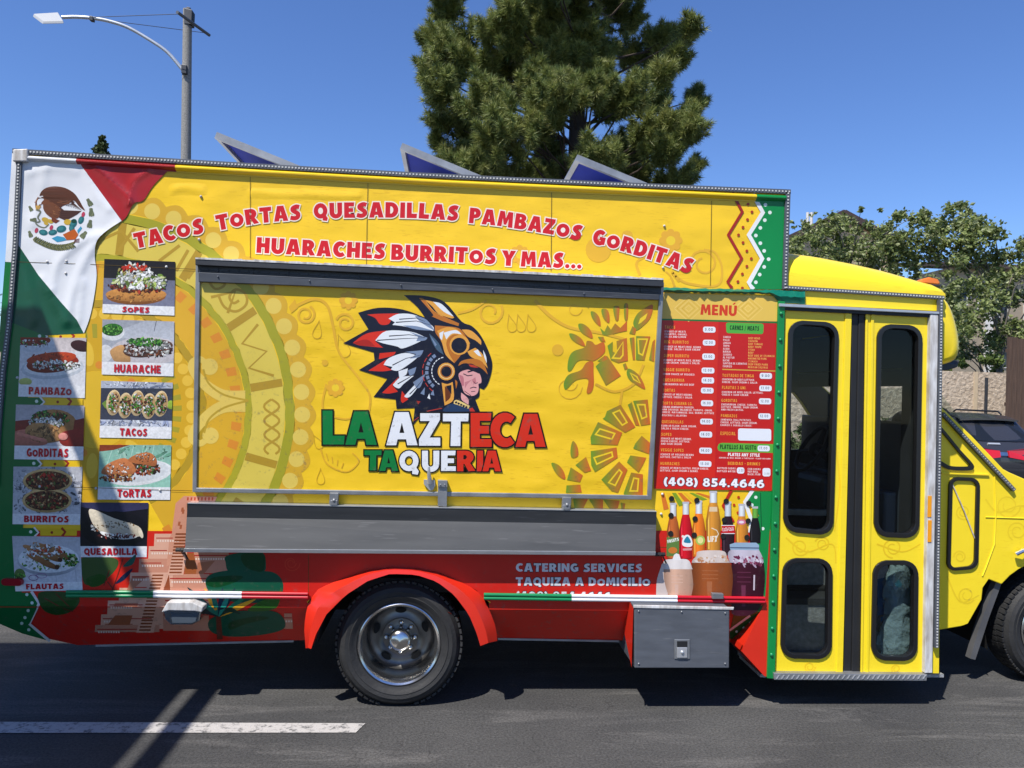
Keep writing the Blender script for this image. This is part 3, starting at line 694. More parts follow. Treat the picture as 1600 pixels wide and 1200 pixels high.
def led(path, Y, w=7, dots=True, m='alu', step=6.5, ds=.0042):
    mb = MB(); L = MB()
    for a, b in zip(path[:-1], path[1:]):
        A, B = P(*a, Y), P(*b, Y); mb.bar(A, B, .022 if w > 6 else .016, w/267., up=(0, 1, 0) if abs(A.x-B.x) > abs(A.z-B.z) else (1, 0, 0)) if False else None
        d = (B-A).normalized(); nn = Vector((-d.z, 0, d.x))*(w/534.)
        q = [A-nn, B-nn, B+nn, A+nn]; mb.hexa([p+Vector((0, .022, 0)) for p in q], [p+Vector((0, -.006, 0)) for p in q])
        n = int(math.hypot(b[0]-a[0], b[1]-a[1])/step)
        for k in range(n):
            t = (k+.5)/n; p = A*(1-t)+B*t+Vector((0, -.0075, 0)); s = ds
            L.hexa([p+Vector((x*s, .002, z*s)) for x, z in ((-1, -1), (1, -1), (1, 1), (-1, 1))], [p+Vector((x*s, -.002, z*s)) for x, z in ((-1, -1), (1, -1), (1, 1), (-1, 1))])
    o = mb.build('led_strip', M[m], truck)
    if dots: L.build('led_dots', M['led'], o)
xs = [20+i*(1215/8) for i in range(9)]
led([(x, topy(x)) for x in xs], -.012, 7, m='greysteel', step=5.2)
led([(31, 240), (24, 387), (15, 500), (5, 580), (-3, 680), (-6, 760)], -.012, 7, m='greysteel', step=5)
led([(1231, 300), (1226, 452)], -.012, 8, m='greysteel', step=5)
led([(1226, 449), (1350, 457), (1475, 465)], -.012, 6, m='greysteel', step=4.6)
led([(1470, 468), (1463, 1012)], -.03, 6, m='greysteel', step=4.6)
led([(1473, 646), (1585, 766)], .33, 6, m='greysteel', step=4.6, ds=.0028)
# drip rails
mb = MB(); mb.plate([[(20, 233), (43, 232), (42, 252), (19, 252)]], -.03, .02); mb.build('corner_cap', M['whitetrim'], truck, bevel=.006)

# rails along the skirt
def rail(x0, y0, x1, y1, m):
    mb = MB()
    for dy in (-3, 2.6):
        mb.tube([P(x0, y0+dy, -.022), P(x1, y1+dy, -.022)], .0105, 10)
    q = [P(x0, y0-4, -.012), P(x1, y1-4, -.012), P(x1, y1+4, -.012), P(x0, y0+4, -.012)]
    mb.hexa([p+Vector((0, .012, 0)) for p in q], q)
    n = 4
    for k in range(n):
        t = (k+.5)/n; mb.ball(P(x0+(x1-x0)*t, y0+(y1-y0)*t+.2, -.016), .006, 6, 4)
    mb.build('bumper_rail', m, truck, smooth=True)
rail(104, 928, 240, 928.5, M['greenrail']); rail(240, 928.5, 378, 930, M['whiterail']); rail(378, 930, 481, 931, M['redrail'])
rail(756, 932, 893, 934, M['greenrail']); rail(893, 934, 1058, 936, M['whiterail']); rail(1058, 936, 1195, 938, M['redrail'])
mb = MB(); mb.plate([[(1113, 927), (1131, 928), (1131, 936), (1113, 936)]], -.05, -.02); mb.build('clamp', M['alu'], truck, bevel=.004)

# side marker lamps
lp = MB(); lp.plate([[(255, 956), (264, 944), (302, 945), (315, 952), (312, 970), (300, 976), (267, 976), (258, 968)]], -.055, .03)
l0 = lp.build('side_light', M['chrome'], truck, bevel=.006)
lp = MB(); lp.plate([[(266, 957), (304, 958), (309, 960), (306, 971), (298, 974), (269, 974)]], -.062, -.05); lp.build('lens', M['dash'], l0, bevel=.003)
lp = MB(); lp.plate([[(252, 957), (261, 941), (300, 941), (317, 949), (315, 957), (304, 955), (264, 954)]], -.085, .0); lp.build('lamp_hood', M['whitetrim'], l0, bevel=.005)
lp = MB(); lp.plate([rq((1, 904), (33, 905), (34, 916), (2, 915), 5)], -.03, .0); lp.build('side_light', M['redlens'], truck, bevel=.004)

# ------------------------------------------------------------------ serving hatch, awning, counter
HQ = ((308, 412), (1036, 442), (1020, 782), (298, 770))
hatch = empty('service_hatch', Vector((P(660, 770).x, 0, P(660, 770).z))-wloc(truck), truck)
mb = MB(); mb.plate([ins(HQ, 5)], -.050, -.03); mb.build('hatch_panel', M['yellow'], hatch)
mb = MB(); mb.plate([list(HQ), list(ins(HQ, 7))], -.062, -.022); mb.build('hatch_frame', M['alu'], hatch, bevel=.004)
aw = MB()
def strip(yl0, yl1, yr0, yr1, Y0, Y1, xl=305, xr=1037): return [P(xl, yl0, Y0), P(xr, yr0, Y0), P(xr, yr1, Y1), P(xl, yl1, Y1)]
q = strip(403, 414, 436, 448, -.125, -.125); aw.hexa([Vector((p.x, .0, p.z)) for p in q], q)
awn = aw.build('awning', M['darkgrey'], truck, bevel=.003)
aw = MB(); q = strip(414.3, 425, 448.3, 460, -.09, -.09, 309, 1033); aw.hexa([Vector((p.x, 0.0, p.z)) for p in q], q)
for k in range(46):
    t = (k+.5)/46; x = 312+t*718; y = 420.5+t*34.6
    a = P(x-6.4, y-.4, -.092); b = P(x+6.4, y+.3, -.092); aw.bar(a, b, .008, .012)
for k in range(13):
    t = (k+.5)/13; x = 312+t*718; y = 417+t*34.4; aw.bar(P(x, y, -.093), P(x, y+7, -.093), .01, .008)
aw.build('track_slots', M['darkgrey'], awn)
aw = MB(); q = strip(425.3, 440, 460.3, 468.5, -.108, -.100, 310, 1030); aw.hexa([Vector((p.x, -.0805, p.z)) for p in q], q)
for k in range(5):
    t = (k+.2)/5; aw.ball(P(312+t*715, 431+t*33, -.106), .006, 6, 4)
aw.build('awning_lip', M['greysteel'], awn, bevel=.003)
random.seed(3); aw = MB()
for k in range(40):
    x = 305+k*18.3; y = 403+k*.82; aw.plate([[(x, y-random.uniform(.2, 2.2)), (x+18, y+.8-random.uniform(.2, 2.2)), (x+18.3, y+2.6), (x, y+1.8)]], -.128, -.0)
aw.build('awning_sealant', M['whitetrim'], awn)
cn = MB(); TL, TR, BR, BL = (293, 787), (1026, 800), (1024, 862), (289, 857)
q = [P(*TL, -.058), P(*TR, -.058), P(1025.3, 820, -.036), P(291.8, 808, -.036)]
cn.hexa([p+Vector((0, .010, -.002)) for p in q], q); q = [P(291.8, 808, -.036), P(1025.3, 820, -.036), P(*BR, -.10), P(*BL, -.10)]
cn.hexa([p+Vector((0, .010, -.002)) for p in q], q); counter = cn.build('counter', M['counter'], truck)
cn = MB(); q = [P(288, 857.2, -.104), P(1025, 862.2, -.104), P(1024, 868, -.098), P(286, 863, -.098)]; cn.hexa([p+Vector((0, .03, 0)) for p in q], q); cn.build('counter_lip', M['alubright'], counter, bevel=.002)
cn = MB(); q = [P(293, 785.8, -.06), P(1026, 798.8, -.06), P(1026, 800, -.06), P(293, 787, -.06)]; cn.hexa([p+Vector((0, .06, 0)) for p in q], q); cn.build('counter_hinge', M['alubright'], counter)
for x, y in ((283, 859), (1031, 866)):
    cn = MB(); cn.tube([P(x-8, y, -.05), P(x+8, y, -.05)], .012, 8); cn.tube([P(x, y, -.0), P(x, y, -.06)], .008, 8); cn.tube([P(x+3, y, -.05), P(x+10, y+14, -.03)], .005, 6); cn.build('counter_latch', M['black'], counter, smooth=True)
for x, y in ((514, 771), (880, 778)):
    b = MB(); b.plate([[(x, y), (x+14, y+.4), (x+13, y+19), (x-1, y+19)]], -.08, -.055); b.plate([[(x+1, y+12), (x+12, y+12), (x+12, y+20), (x+1, y+20)]], -.09, -.03)
    b.ball(P(x+7, y+12, -.085), .012, 8, 5); b.build('hatch_bracket', M['alu'], hatch, bevel=.003)
b = MB(); b.plate([[(684, 751), (699, 752), (698, 793), (684, 792)]], -.078, -.04); b.plate([[(684, 751), (699, 752), (699, 762), (684, 761)]], -.09, -.04); b.ball(P(688, 758, -.092), .005, 6, 4); b.ball(P(695, 758, -.092), .005, 6, 4)
b.build('hatch_latch', M['alu'], hatch, bevel=.003)
b = MB(); b.tube([P(670, 730, -.085), P(670, 742, -.085), P(672, 756, -.07)], [.006, .011, .016], 10); b.plate([[(662, 750), (679, 751), (680, 759), (676, 767), (671, 767), (662, 757)]], -.065, -.03)
b.build('hatch_handle', M['alubright'], hatch, smooth=True)

# ------------------------------------------------------------------ tool box under the skirt
tb = MB(); q = [(991, 947), (1140, 950), (1139.5, 1044), (991.5, 1044)]; tb.plate([q], -.12, .45); box = tb.build('tool_box', M['greysteel'], truck, bevel=.006)
tb = MB(); a = [P(990.4, 950, -.118), P(990.9, 1043, -.118)]
x0 = a[0].x-.003; tb.add([(x0, -.118, a[0].z), (x0, .1, a[0].z+.03), (x0, .1, a[0].z-.2), (x0, -.118, a[1].z)], [(0, 1, 2, 3)]); tb.build('side_plate', M['red'], box)
tb = MB(); tb.plate([[(990, 945.5), (1147, 949), (1146, 953), (990, 950)]], -.125, -.115); tb.build('lid_seal', M['whitetrim'], box, bevel=.002)
for x, y in ((998, 955), (1133, 958), (1133, 1037), (998, 1037), (1065, 956)):
    tb = MB(); tb.ball(P(x, y, -.121), .006, 8, 5); tb.build('rivet', M['alu'], box, smooth=True)
tb = MB(); tb.plate([[(1054, 999), (1078, 999), (1078, 1030), (1054, 1030)]], -.126, -.12); lt = tb.build('latch', M['alu'], box, bevel=.003)
tb = MB(); tb.plate([[(1058, 1002), (1074, 1002), (1074, 1011), (1058, 1011)]], -.128, -.125); tb.build('latch_slot', M['black'], lt)
tb = MB(); tb.plate([[(1058, 1012), (1074, 1012), (1074, 1028), (1058, 1028)]], -.133, -.125); tb.ball(P(1066, 1019, -.133), .011, 10, 6); tb.build('latch_paddle', M['alubright'], lt, bevel=.002)
tb = MB(); tb.plate([[(1196, 940), (1203, 940), (1199, 1058), (1194, 1056), (1160, 1019), (1162, 1010)]], -.006, .3); tb.build('step_well_side', M['red'], truck)

# ------------------------------------------------------------------ entrance: doors, posts, header, sill
gs = MB(); gs.plate([[(1216.5, 470), (1227, 471), (1211, 1061), (1199, 1060)]], -.022, .03); gp = gs.build('door_post', M['green'], truck, bevel=.003)
gs = MB()
for k in range(14):
    y = 490+k*41; gs.ball(P(1221-(y-480)*.0285, y, -.026), .011, 8, 5, (1, .8, 1))
gs.build('post_bolts', M['greenrail'], gp, smooth=True)
tp = MB(); vs = []; n = 40; random.seed(8)
for k in range(n+1):
    x = 1036+(1258-1036)*k/n; yt = 449.5+(x-1036)*.022; yb = yt+7+max(0, min(1, (x-1205)/14))*13
    vs += [P(x, yt+random.uniform(-1, 1), -.012), P(x, (yt+yb)/2+random.uniform(-1, 1), -.03+random.uniform(-.008, .008)), P(x, yb+random.uniform(-1, 1), -.012)]
tp.add(vs, [f for k in range(n) for f in ((3*k, 3*k+1, 3*k+4, 3*k+3), (3*k+1, 3*k+2, 3*k+5, 3*k+4))]); tp.build('tape_seal', M['teal'], truck, smooth=True)
pl = MB(); pl.plate([[(1226, 450), (1476, 465), (1468, 486), (1220, 474)]], .0, .08); pl.build('door_fascia', M['cab'], truck)
hd = MB(); hd.plate([[(1218, 474), (1468, 487), (1468, 491), (1218, 479)]], -.035, .05); hh = hd.build('door_header', M['alubright'], truck, bevel=.003)
hd = MB(); hd.plate([[(1219, 479.3), (1460, 491.3), (1460, 496), (1219, 484)]], -.02, .05); hd.build('header_gasket', M['black'], hh)
hd = MB(); hd.plate([[(1454, 491), (1466.5, 491.5), (1457, 1052), (1445, 1052)]], -.03, .08); pp = hd.build('door_post', M['whitetrim'], truck, bevel=.004)
hd = MB()
for y0, y1 in ((775, 808), (813, 847)): hd.plate([[(1450.5, y0), (1456, y0), (1455.3, y1), (1449.7, y1)]], -.034, -.029)
hd.build('reflector', M['orange'], pp)
hd = MB(); hd.plate([[(1466.8, 560), (1472, 560), (1467, 1052), (1456.5, 1052)]], .0, .36); hd.build('jamb', M['cab'], truck)
hd = MB(); hd.plate([[(1209.5, 1052), (1449, 1054), (1448, 1064), (1210, 1062.5)]], -.04, .5)
st = hd.build('step_sill', M['alu'], truck, bevel=.003)
hd = MB()
for k in range(30):
    x = 1213+k*7.9; hd.plate([[(x, 1061), (x+4, 1055), (x+5.6, 1055), (x+1.6, 1061)]], -.0435, -.0395)
hd.build('tread_bars', M['alubright'], st)
def door(outer, wins, seam):
    d = empty('entry_door', Vector((P(*outer[3]).x, 0, P(*outer[3]).z))-wloc(truck), truck)
    mb = MB(); mb.plate([outer]+[rq(*w, 20) for w in wins], .0, .045); mb.build('door_panel', M['cab'], d, bevel=.002)
    for w in wins:
        w1 = [(x, y) for x, y in ins(w, 6)]
        mb = MB(); mb.plate([rq(*ins(w, -1), 21), rq(*w1, 16)], -.014, .03); f = mb.build('window_frame', M['blackgloss'], d, bevel=.004)
        mb = MB(); mb.plate([rq(*ins(w, 5.5), 16)], .018, .022); mb.build('glass_pane', M['glass'], f)
    mb = MB()
    for a in seam: mb.plate([a], -.008, .0)
    mb.build('door_edge', M['cab'], d, bevel=.002)
door([(1227, 484), (1331, 489), (1317, 1053), (1211, 1052)], [((1234, 500.5), (1311, 505), (1301.5, 836.5), (1225, 830)), ((1225, 873), (1300.7, 874), (1299, 1030), (1220.7, 1028))],
     [[(1321, 489), (1331, 489.5), (1317, 1053), (1307, 1053)]])
door([(1353, 491), (1453.5, 495), (1444.5, 1054), (1345, 1054)], [((1372.5, 506.5), (1441.5, 509.5), (1436, 841), (1367, 838)), ((1366, 876.7), (1435, 877), (1433, 1033), (1362.7, 1031))],
     [[(1353, 491), (1356.5, 491), (1348, 1054), (1345, 1054)], [(1361.5, 491), (1366, 491), (1357.5, 1054), (1353, 1054)]])
def faint(Y, items, dst, col=(247, 206, 38)):
    a = Art(Y)
    for t in items:
        if len(t) == 4: cx, cy, r, rot = t; a.poly(ribbon([(cx+r*(1-.65*k/22)*math.cos(R(rot)+k*.45), cy+r*(1-.65*k/22)*math.sin(R(rot)+k*.45)) for k in range(23)], 2.4, 1.4), col, 1)
        else: a.poly(ribbon(spl(t[0], 6), 2.6, 1.6), col, 1)
    a.build('swirl_print', M['vinyl'], dst)
faint(-.0006, [(1250, 855, 14, 20), (1285, 850, 12, 200), ([(1228, 840), (1260, 862), (1300, 850), (1306, 880)],), (1395, 856, 16, 90), ([(1370, 850), (1410, 862), (1438, 850)],), ([(1216, 930), (1218, 980), (1214, 1010)],), (1265, 1042, 9, 0), (1400, 1045, 8, 40), ([(1306, 700), (1312, 760), (1304, 830)],), ([(1318, 560), (1326, 600), (1320, 660)],)], truck)
sm = MB(); sm.plate([[(1331.5, 489), (1342, 489.5), (1330, 1054), (1317.5, 1054)]], .010, .04); sm.plate([[(1342, 489.5), (1352.5, 490), (1344.5, 1054), (1330.6, 1054)]], .003, .04)
sm.build('door_seal', M['black'], truck, bevel=.006)

# ------------------------------------------------------------------ cab roof, visor, cab side, bonnet
mb = MB(); st_ = [(1226, 394, 446), (1250, 396, 447.5), (1300, 402, 451.5), (1350, 412, 455), (1400, 424, 458.7), (1440, 436, 461.6), (1465, 444, 463.3), (1474, 449.5, 464), (1477, 457, 464.3)]
rows = []
for x, yt, yb in st_:
    b = P(x, yb, 0).z; X = P(x, yb, 0).x; h = P(x, yt, .30).z-b
    rows.append([Vector((X, Y, b+h*f)) for Y, f in ((.0, 0), (.0, .28), (.02, .45), (.07, .66), (.16, .86), (.30, 1.0), (.6, 1.06), (1.1, 1.08), (1.6, 1.06), (1.95, 1.0), (2.15, .8), (2.2, 0))])
nn = 12; mb.add([p for r in rows for p in r], [(i*nn+j, (i+1)*nn+j, (i+1)*nn+j+1, i*nn+j+1) for i in range(len(rows)-1) for j in range(nn-1)]+[[(len(rows)-1)*nn+j for j in range(nn)]])
mb.build('cab_roof', M['cab'], truck, smooth=True, recalc=True)
mb = MB(); mb.plate([[(1436, 442), (1441, 436), (1452, 433), (1466, 436), (1470, 443), (1466, 445)]], .14, .2)
ml = mb.build('marker_light', M['amber'], truck, bevel=.008)
mb = MB(); mb.plate([[(1433, 443), (1470, 444.5), (1470, 448), (1440, 446)]], .12, .22); mb.build('lamp_base', M['darkgrey'], ml, bevel=.003)
vp = spl([(1456, 458), (1474, 464), (1487, 480), (1498, 508), (1504, 538), (1501, 558), (1488, 569), (1456, 574)], 6)
mb = MB(); L2 = len(vp); vs = []; SEC = [(.035, .0), (.04, .22), (.06, .5), (.10, .75), (.17, .93), (.26, 1.0), (1.85, 1.0), (1.95, .93), (2.05, .75), (2.1, .3)]
for Y, s in SEC:
    for x, y in vp:
        p = P(1458+(x-1458)*(.45+.55*s), 518+(y-518)*(.78+.22*s), .1); vs.append(Vector((p.x, Y, p.z)))
nr = len(SEC); mb.add(vs, [(r*L2+k, (r+1)*L2+k, (r+1)*L2+k+1, r*L2+k+1) for r in range(nr-1) for k in range(L2-1)]+[list(range(L2))[::-1], [(nr-1)*L2+k for k in range(L2)]])
mb.build('roof_visor', M['cab'], truck, smooth=True, recalc=True)
mb = MB(); mb.plate([[(1464, 566), (1492, 568), (1500, 562), (1496, 574), (1480, 579), (1464, 580)]], .2, 1.85); mb.build('visor_trim', M['darkgrey'], truck, bevel=.006)
arcF = [(1648+108*math.cos(R(a)), 985-112*math.sin(R(a))) for a in range(0, 151, 10)]
cabout = [(1452, 574), (1466, 602), (1472, 637), (1518.5, 681), (1568, 733), (1577, 738), (1600, 748), (1700, 772), (1790, 805), (1815, 850), (1815, 940), (1800, 985)]+arcF[1:-1]+[(1545, 905), (1536, 918), (1534, 937), (1513, 974), (1500, 979), (1470, 984), (1452, 985)]
mb = MB(); mb.plate([cabout], .35, .40); cab = mb.build('cab_side', M['cab'], truck, bevel=.008)
mb = MB(); mb.plate([reproj([(1454, 578), (1466, 606), (1471, 640), (1517, 684), (1560, 732), (1560, 890), (1454, 980)], .35, .402)], .402, .41); mb.build('cab_lining', M['dark'], truck)
openF = reproj([(1228, 612), (1240, 613), (1254, 630), (1270, 655), (1272, 701), (1228, 703)], 2.03, .35)
mb = MB(); mb.plate([[(1330, 520), (1395, 522), (1512, 637), (1558, 681), (1608, 733), (1617, 738), (1640, 748), (1700, 772), (1790, 805), (1815, 850), (1815, 960), (1330, 960)], openF], 2.03, 2.08, Yref=.35); mb.build('cab_side', M['cab'], truck)
mb = MB(); mb.plate([[(1568, 733.5), (1577, 738.5), (1600, 748.5), (1700, 772.5), (1790, 805.5), (1814, 850), (1814, 900), (1660, 865), (1568, 890)]], .402, 2.029, Yref=.35); mb.build('hood', M['cab'], truck)
mb = MB(); a, b = P(1468, 606, .37), P(1566, 732, .37); a2, b2 = Vector((a.x+.16, 2.03, a.z)), Vector((b.x+.16, 2.03, b.z)); a.y = b.y = .401
mb.hexa([a, b, b2, a2], [p+Vector((-.006, 0, -.006)) for p in (a, b, b2, a2)]); mb.build('windscreen', M['clear'], truck)
def ring(pts, pts2, m, name, Y0=.335, Y1=.355, parent=cab):
    mb = MB(); mb.plate([pts, pts2], Y0, Y1); return mb.build(name, m, parent, bevel=.004)
qo = rq((1465, 655), (1472, 663), (1526, 735), (1465, 727), 4); qo = spl([(1463, 664), (1472, 668), (1500, 702), (1519, 723), (1522, 731), (1515, 735), (1488, 734.5), (1474, 729), (1463, 717)], 4, True)
qi = spl([(1466, 670), (1471, 673.5), (1498, 706), (1514, 723.5), (1515.5, 727), (1512, 729), (1489, 728.6), (1477, 724), (1466, 712)], 4, True)
ring(qo, qi, M['blackgloss'], 'quarter_window_seal')
ring(rq((1484, 745), (1532, 747), (1529, 889), (1480, 893), 13), rq((1489, 750.5), (1526.5, 752), (1523, 884), (1485.5, 888), 9), M['blackgloss'], 'side_window_seal')
mb = MB(); mb.tube([P(1486, 752, .344), P(1505, 795, .342), P(1523, 841, .344)], .004, 6); mb.build('strut', M['whitetrim'], cab)
mb = MB(); mb.plate([[(1472, 738), (1546, 741), (1546, 743), (1472, 740.5)]], .338, .352); mb.tube([P(1554, 744, .348), P(1556, 800, .348), P(1554, 850, .348), P(1540, 888, .348), P(1535, 900, .348)], .005, 6)
mb.tube([P(1540, 808, .348), P(1600, 810, .348), P(1700, 818, .348)], .004, 6); mb.build('body_crease', M['cab'], cab, smooth=True)
faint(.3494, [(1575, 790, 20, 0), (1590, 830, 16, 120), ([(1540, 780), (1560, 800), (1600, 790), (1660, 810)],), (1510, 930, 14, 30), ([(1480, 900), (1500, 940), (1530, 930)],), (1500, 870, 10, 180), (1505, 800, 12, 60)], cab, (246, 212, 42))
mb = MB(); mb.tube([P(1588, 866, .32), P(1600, 860, .30), P(1606, 862, .32)], .014, 8); mb.build('badge_trim', M['chrome'], cab, smooth=True)
mb = MB(); a = [(1571, 892), (1562, 920), (1545, 966), (1524, 1031), (1516, 1029), (1530, 980), (1546, 936), (1561, 898)]; mb.plate([a], .38, .43); mb.plate([[(1530, 920), (1570, 890), (1600, 880), (1590, 960), (1530, 990)]], .6, .65); mb.build('mudflap', M['mud'], truck)
mb = MB(); n = 20; vs = []
c = P(1648, 985, .36)
for k in range(n+1):
    a = math.pi*(-.1+1.2*k/n); p = Vector((c.x+math.cos(a)*.46, 0, .36+math.sin(a)*.46)); vs += [p+Vector((0, .402, 0)), p+Vector((0, .95, 0))]
mb.add(vs, [(2*k, 2*k+1, 2*k+3, 2*k+2) for k in range(n)]); mb.box(c.x-.6, c.x+.6, .9, .95, .3, .9); mb.box(xe, 4.2, .8, 1.9, .4, .6); mb.build('wheel_well', M['under'], truck)

# ------------------------------------------------------------------ cab interior seen through the door glass
xw = P(1470, 800, .1).x
FW = 2.0
mb = MB(); mb.box(xe-.02, xw+.55, .65, FW, .80, .85); mb.box(xe-.02, xw, .36, .649, .52, .56)
zl0 = P(1300, 598, .5).z
mb.box(xe-.02, xw-.02, .06, FW, P(1300, 482).z-.02, P(1300, 482).z)          # lining
mb.box(xw-.06, xw-.01, .3, FW, P(1400, 602, .3).z, P(1300, 484).z-.03)        # bulkhead above the windscreen
xj = P(1461, 800, 0).x; mb.box(xj-.012, xj-.002, .05, .36, .2, 2.25)
mb.plate([[(1060, 480), (1254, 480), (1254, 604), (1236, 606), (1236, 985), (1060, 985)], [(1120, 612), (1218, 612), (1218, 702), (1120, 702)]], FW, FW+.03, Yref=FW)
mb.plate([reproj([(1332, 524), (1394, 526), (1510, 641), (1555, 685), (1600, 740), (1600, 955), (1332, 955)], .35, 2.0), reproj(openF, .35, 2.0)], 2.005, 2.025)
mb.build('cab_lining', M['dark'], truck)
mb = MB(); mb.box(xe-.02, xw, .37, .40, .18, .52); mb.box(xe-.02, xw, .66, .69, .56, .80); mb.box(xe-.02, xw, .03, .37, .17, .19); mb.build('entry_steps', M['diamond'], truck)
mb = MB(); z = P(1400, 655, .9).z; z2 = P(1520, 700, .25).z
mb.hexa([Vector((xw-.04, .43, .86)), Vector((xw+.34, .43, .86)), Vector((xw+.34, FW-.02, .86)), Vector((xw-.04, FW-.02, .86))], [Vector((xw-.04, .43, z)), Vector((xw+.34, .43, z2-.05)), Vector((xw+.34, FW-.02, z2-.05)), Vector((xw-.04, FW-.02, z))])
mb.box(xw-.14, xw-.041, 1.1, FW-.05, .95, z-.42); mb.box(xw-.14, xw-.041, .5, .8, .86, 1.25); mb.build('dashboard', M['dash'], truck, bevel=.02)
sw = P(1270, 700, 1.45); ax = Vector((-.86, 0.05, .5)).normalized(); u = Vector((0, 1, 0)); v = ax.cross(u).normalized(); u = v.cross(ax)
mb = MB(); rr = .2; mb.tube([sw+u*rr*math.cos(a)+v*rr*math.sin(a) for a in [2*math.pi*k/40 for k in range(41)]], .018, 10, False)
for a in (.2, 2.9, 4.7): mb.tube([sw-ax*.04, sw+u*rr*math.cos(a)+v*rr*math.sin(a)], [.03, .014], 8)
mb.ball(sw-ax*.03, .06, 12, 8); mb.tube([sw-ax*.03, sw-ax*.5], .035, 10)
mb.build('steering_wheel', M['black'], truck, smooth=True)
mb = MB(); sx = sw.x-.55; mb.box(sx-.25, sx+.25, 1.15, 1.75, .95, 1.25); mb.box(sx-.36, sx-.2, 1.15, 1.75, 1.2, 1.36); mb.build('driver_seat', M['dash'], truck, bevel=.05)
mb = MB(); mb.box(xe+.02, xw-.05, .70, .74, 1.05, 1.09); mb.tube([(xe+.05, .72, .86), (xe+.05, .72, 1.5)], .02, 8); mb.tube([(xe+.3, .72, .86), (xe+.3, .72, 1.07)], .02, 8); mb.build('grab_rail', M['alu'], truck)

# ------------------------------------------------------------------ tilted solar panels on the roof
for A, B in (((338, 212), (446, 256)), ((627, 229), (738, 275)), ((900, 247), (1010, 292))):
    a, b = P(*A, .3), P(*B, .3); d = (b-a).normalized(); b = a+d*.62; nrm = Vector((-d.z, 0, d.x))
    if nrm.z < 0: nrm = -nrm
    sp = empty('solar_panel', b-wloc(truck), truck); t = .040; V = Vector((0, 1.0, 0))
    mb = MB()
    for p0, p1 in ((a, b), (a+V, b+V)): mb.bar(p0, p1, .03, t, up=nrm)
    for p0, p1 in ((a, a+V), (b, b+V)): mb.bar(p0+d*(.015 if p0 == a else -.015)+Vector((0, .016, 0)), p1+d*(.015 if p0 == a else -.015)-Vector((0, .016, 0)), .03, t-.003, up=nrm)
    mb.build('frame', M['alu'], sp)
    mb = MB(); q = [a+d*.03+Vector((0, .016, 0)), b-d*.03+Vector((0, .016, 0)), b-d*.03+V-Vector((0, .016, 0)), a+d*.03+V-Vector((0, .016, 0))]
    mb.hexa(q, [p+nrm*.008 for p in q]); mb.build('panel_sheet', M['blue'], sp)
    mb = MB()
    for Y in (.95,): mb.bar(a+d*.06+Vector((0, Y, 0)), Vector((a.x+.04, a.y+Y, zt-.01)), .025, .025)
    mb.build('support_leg', M['alu'], sp)
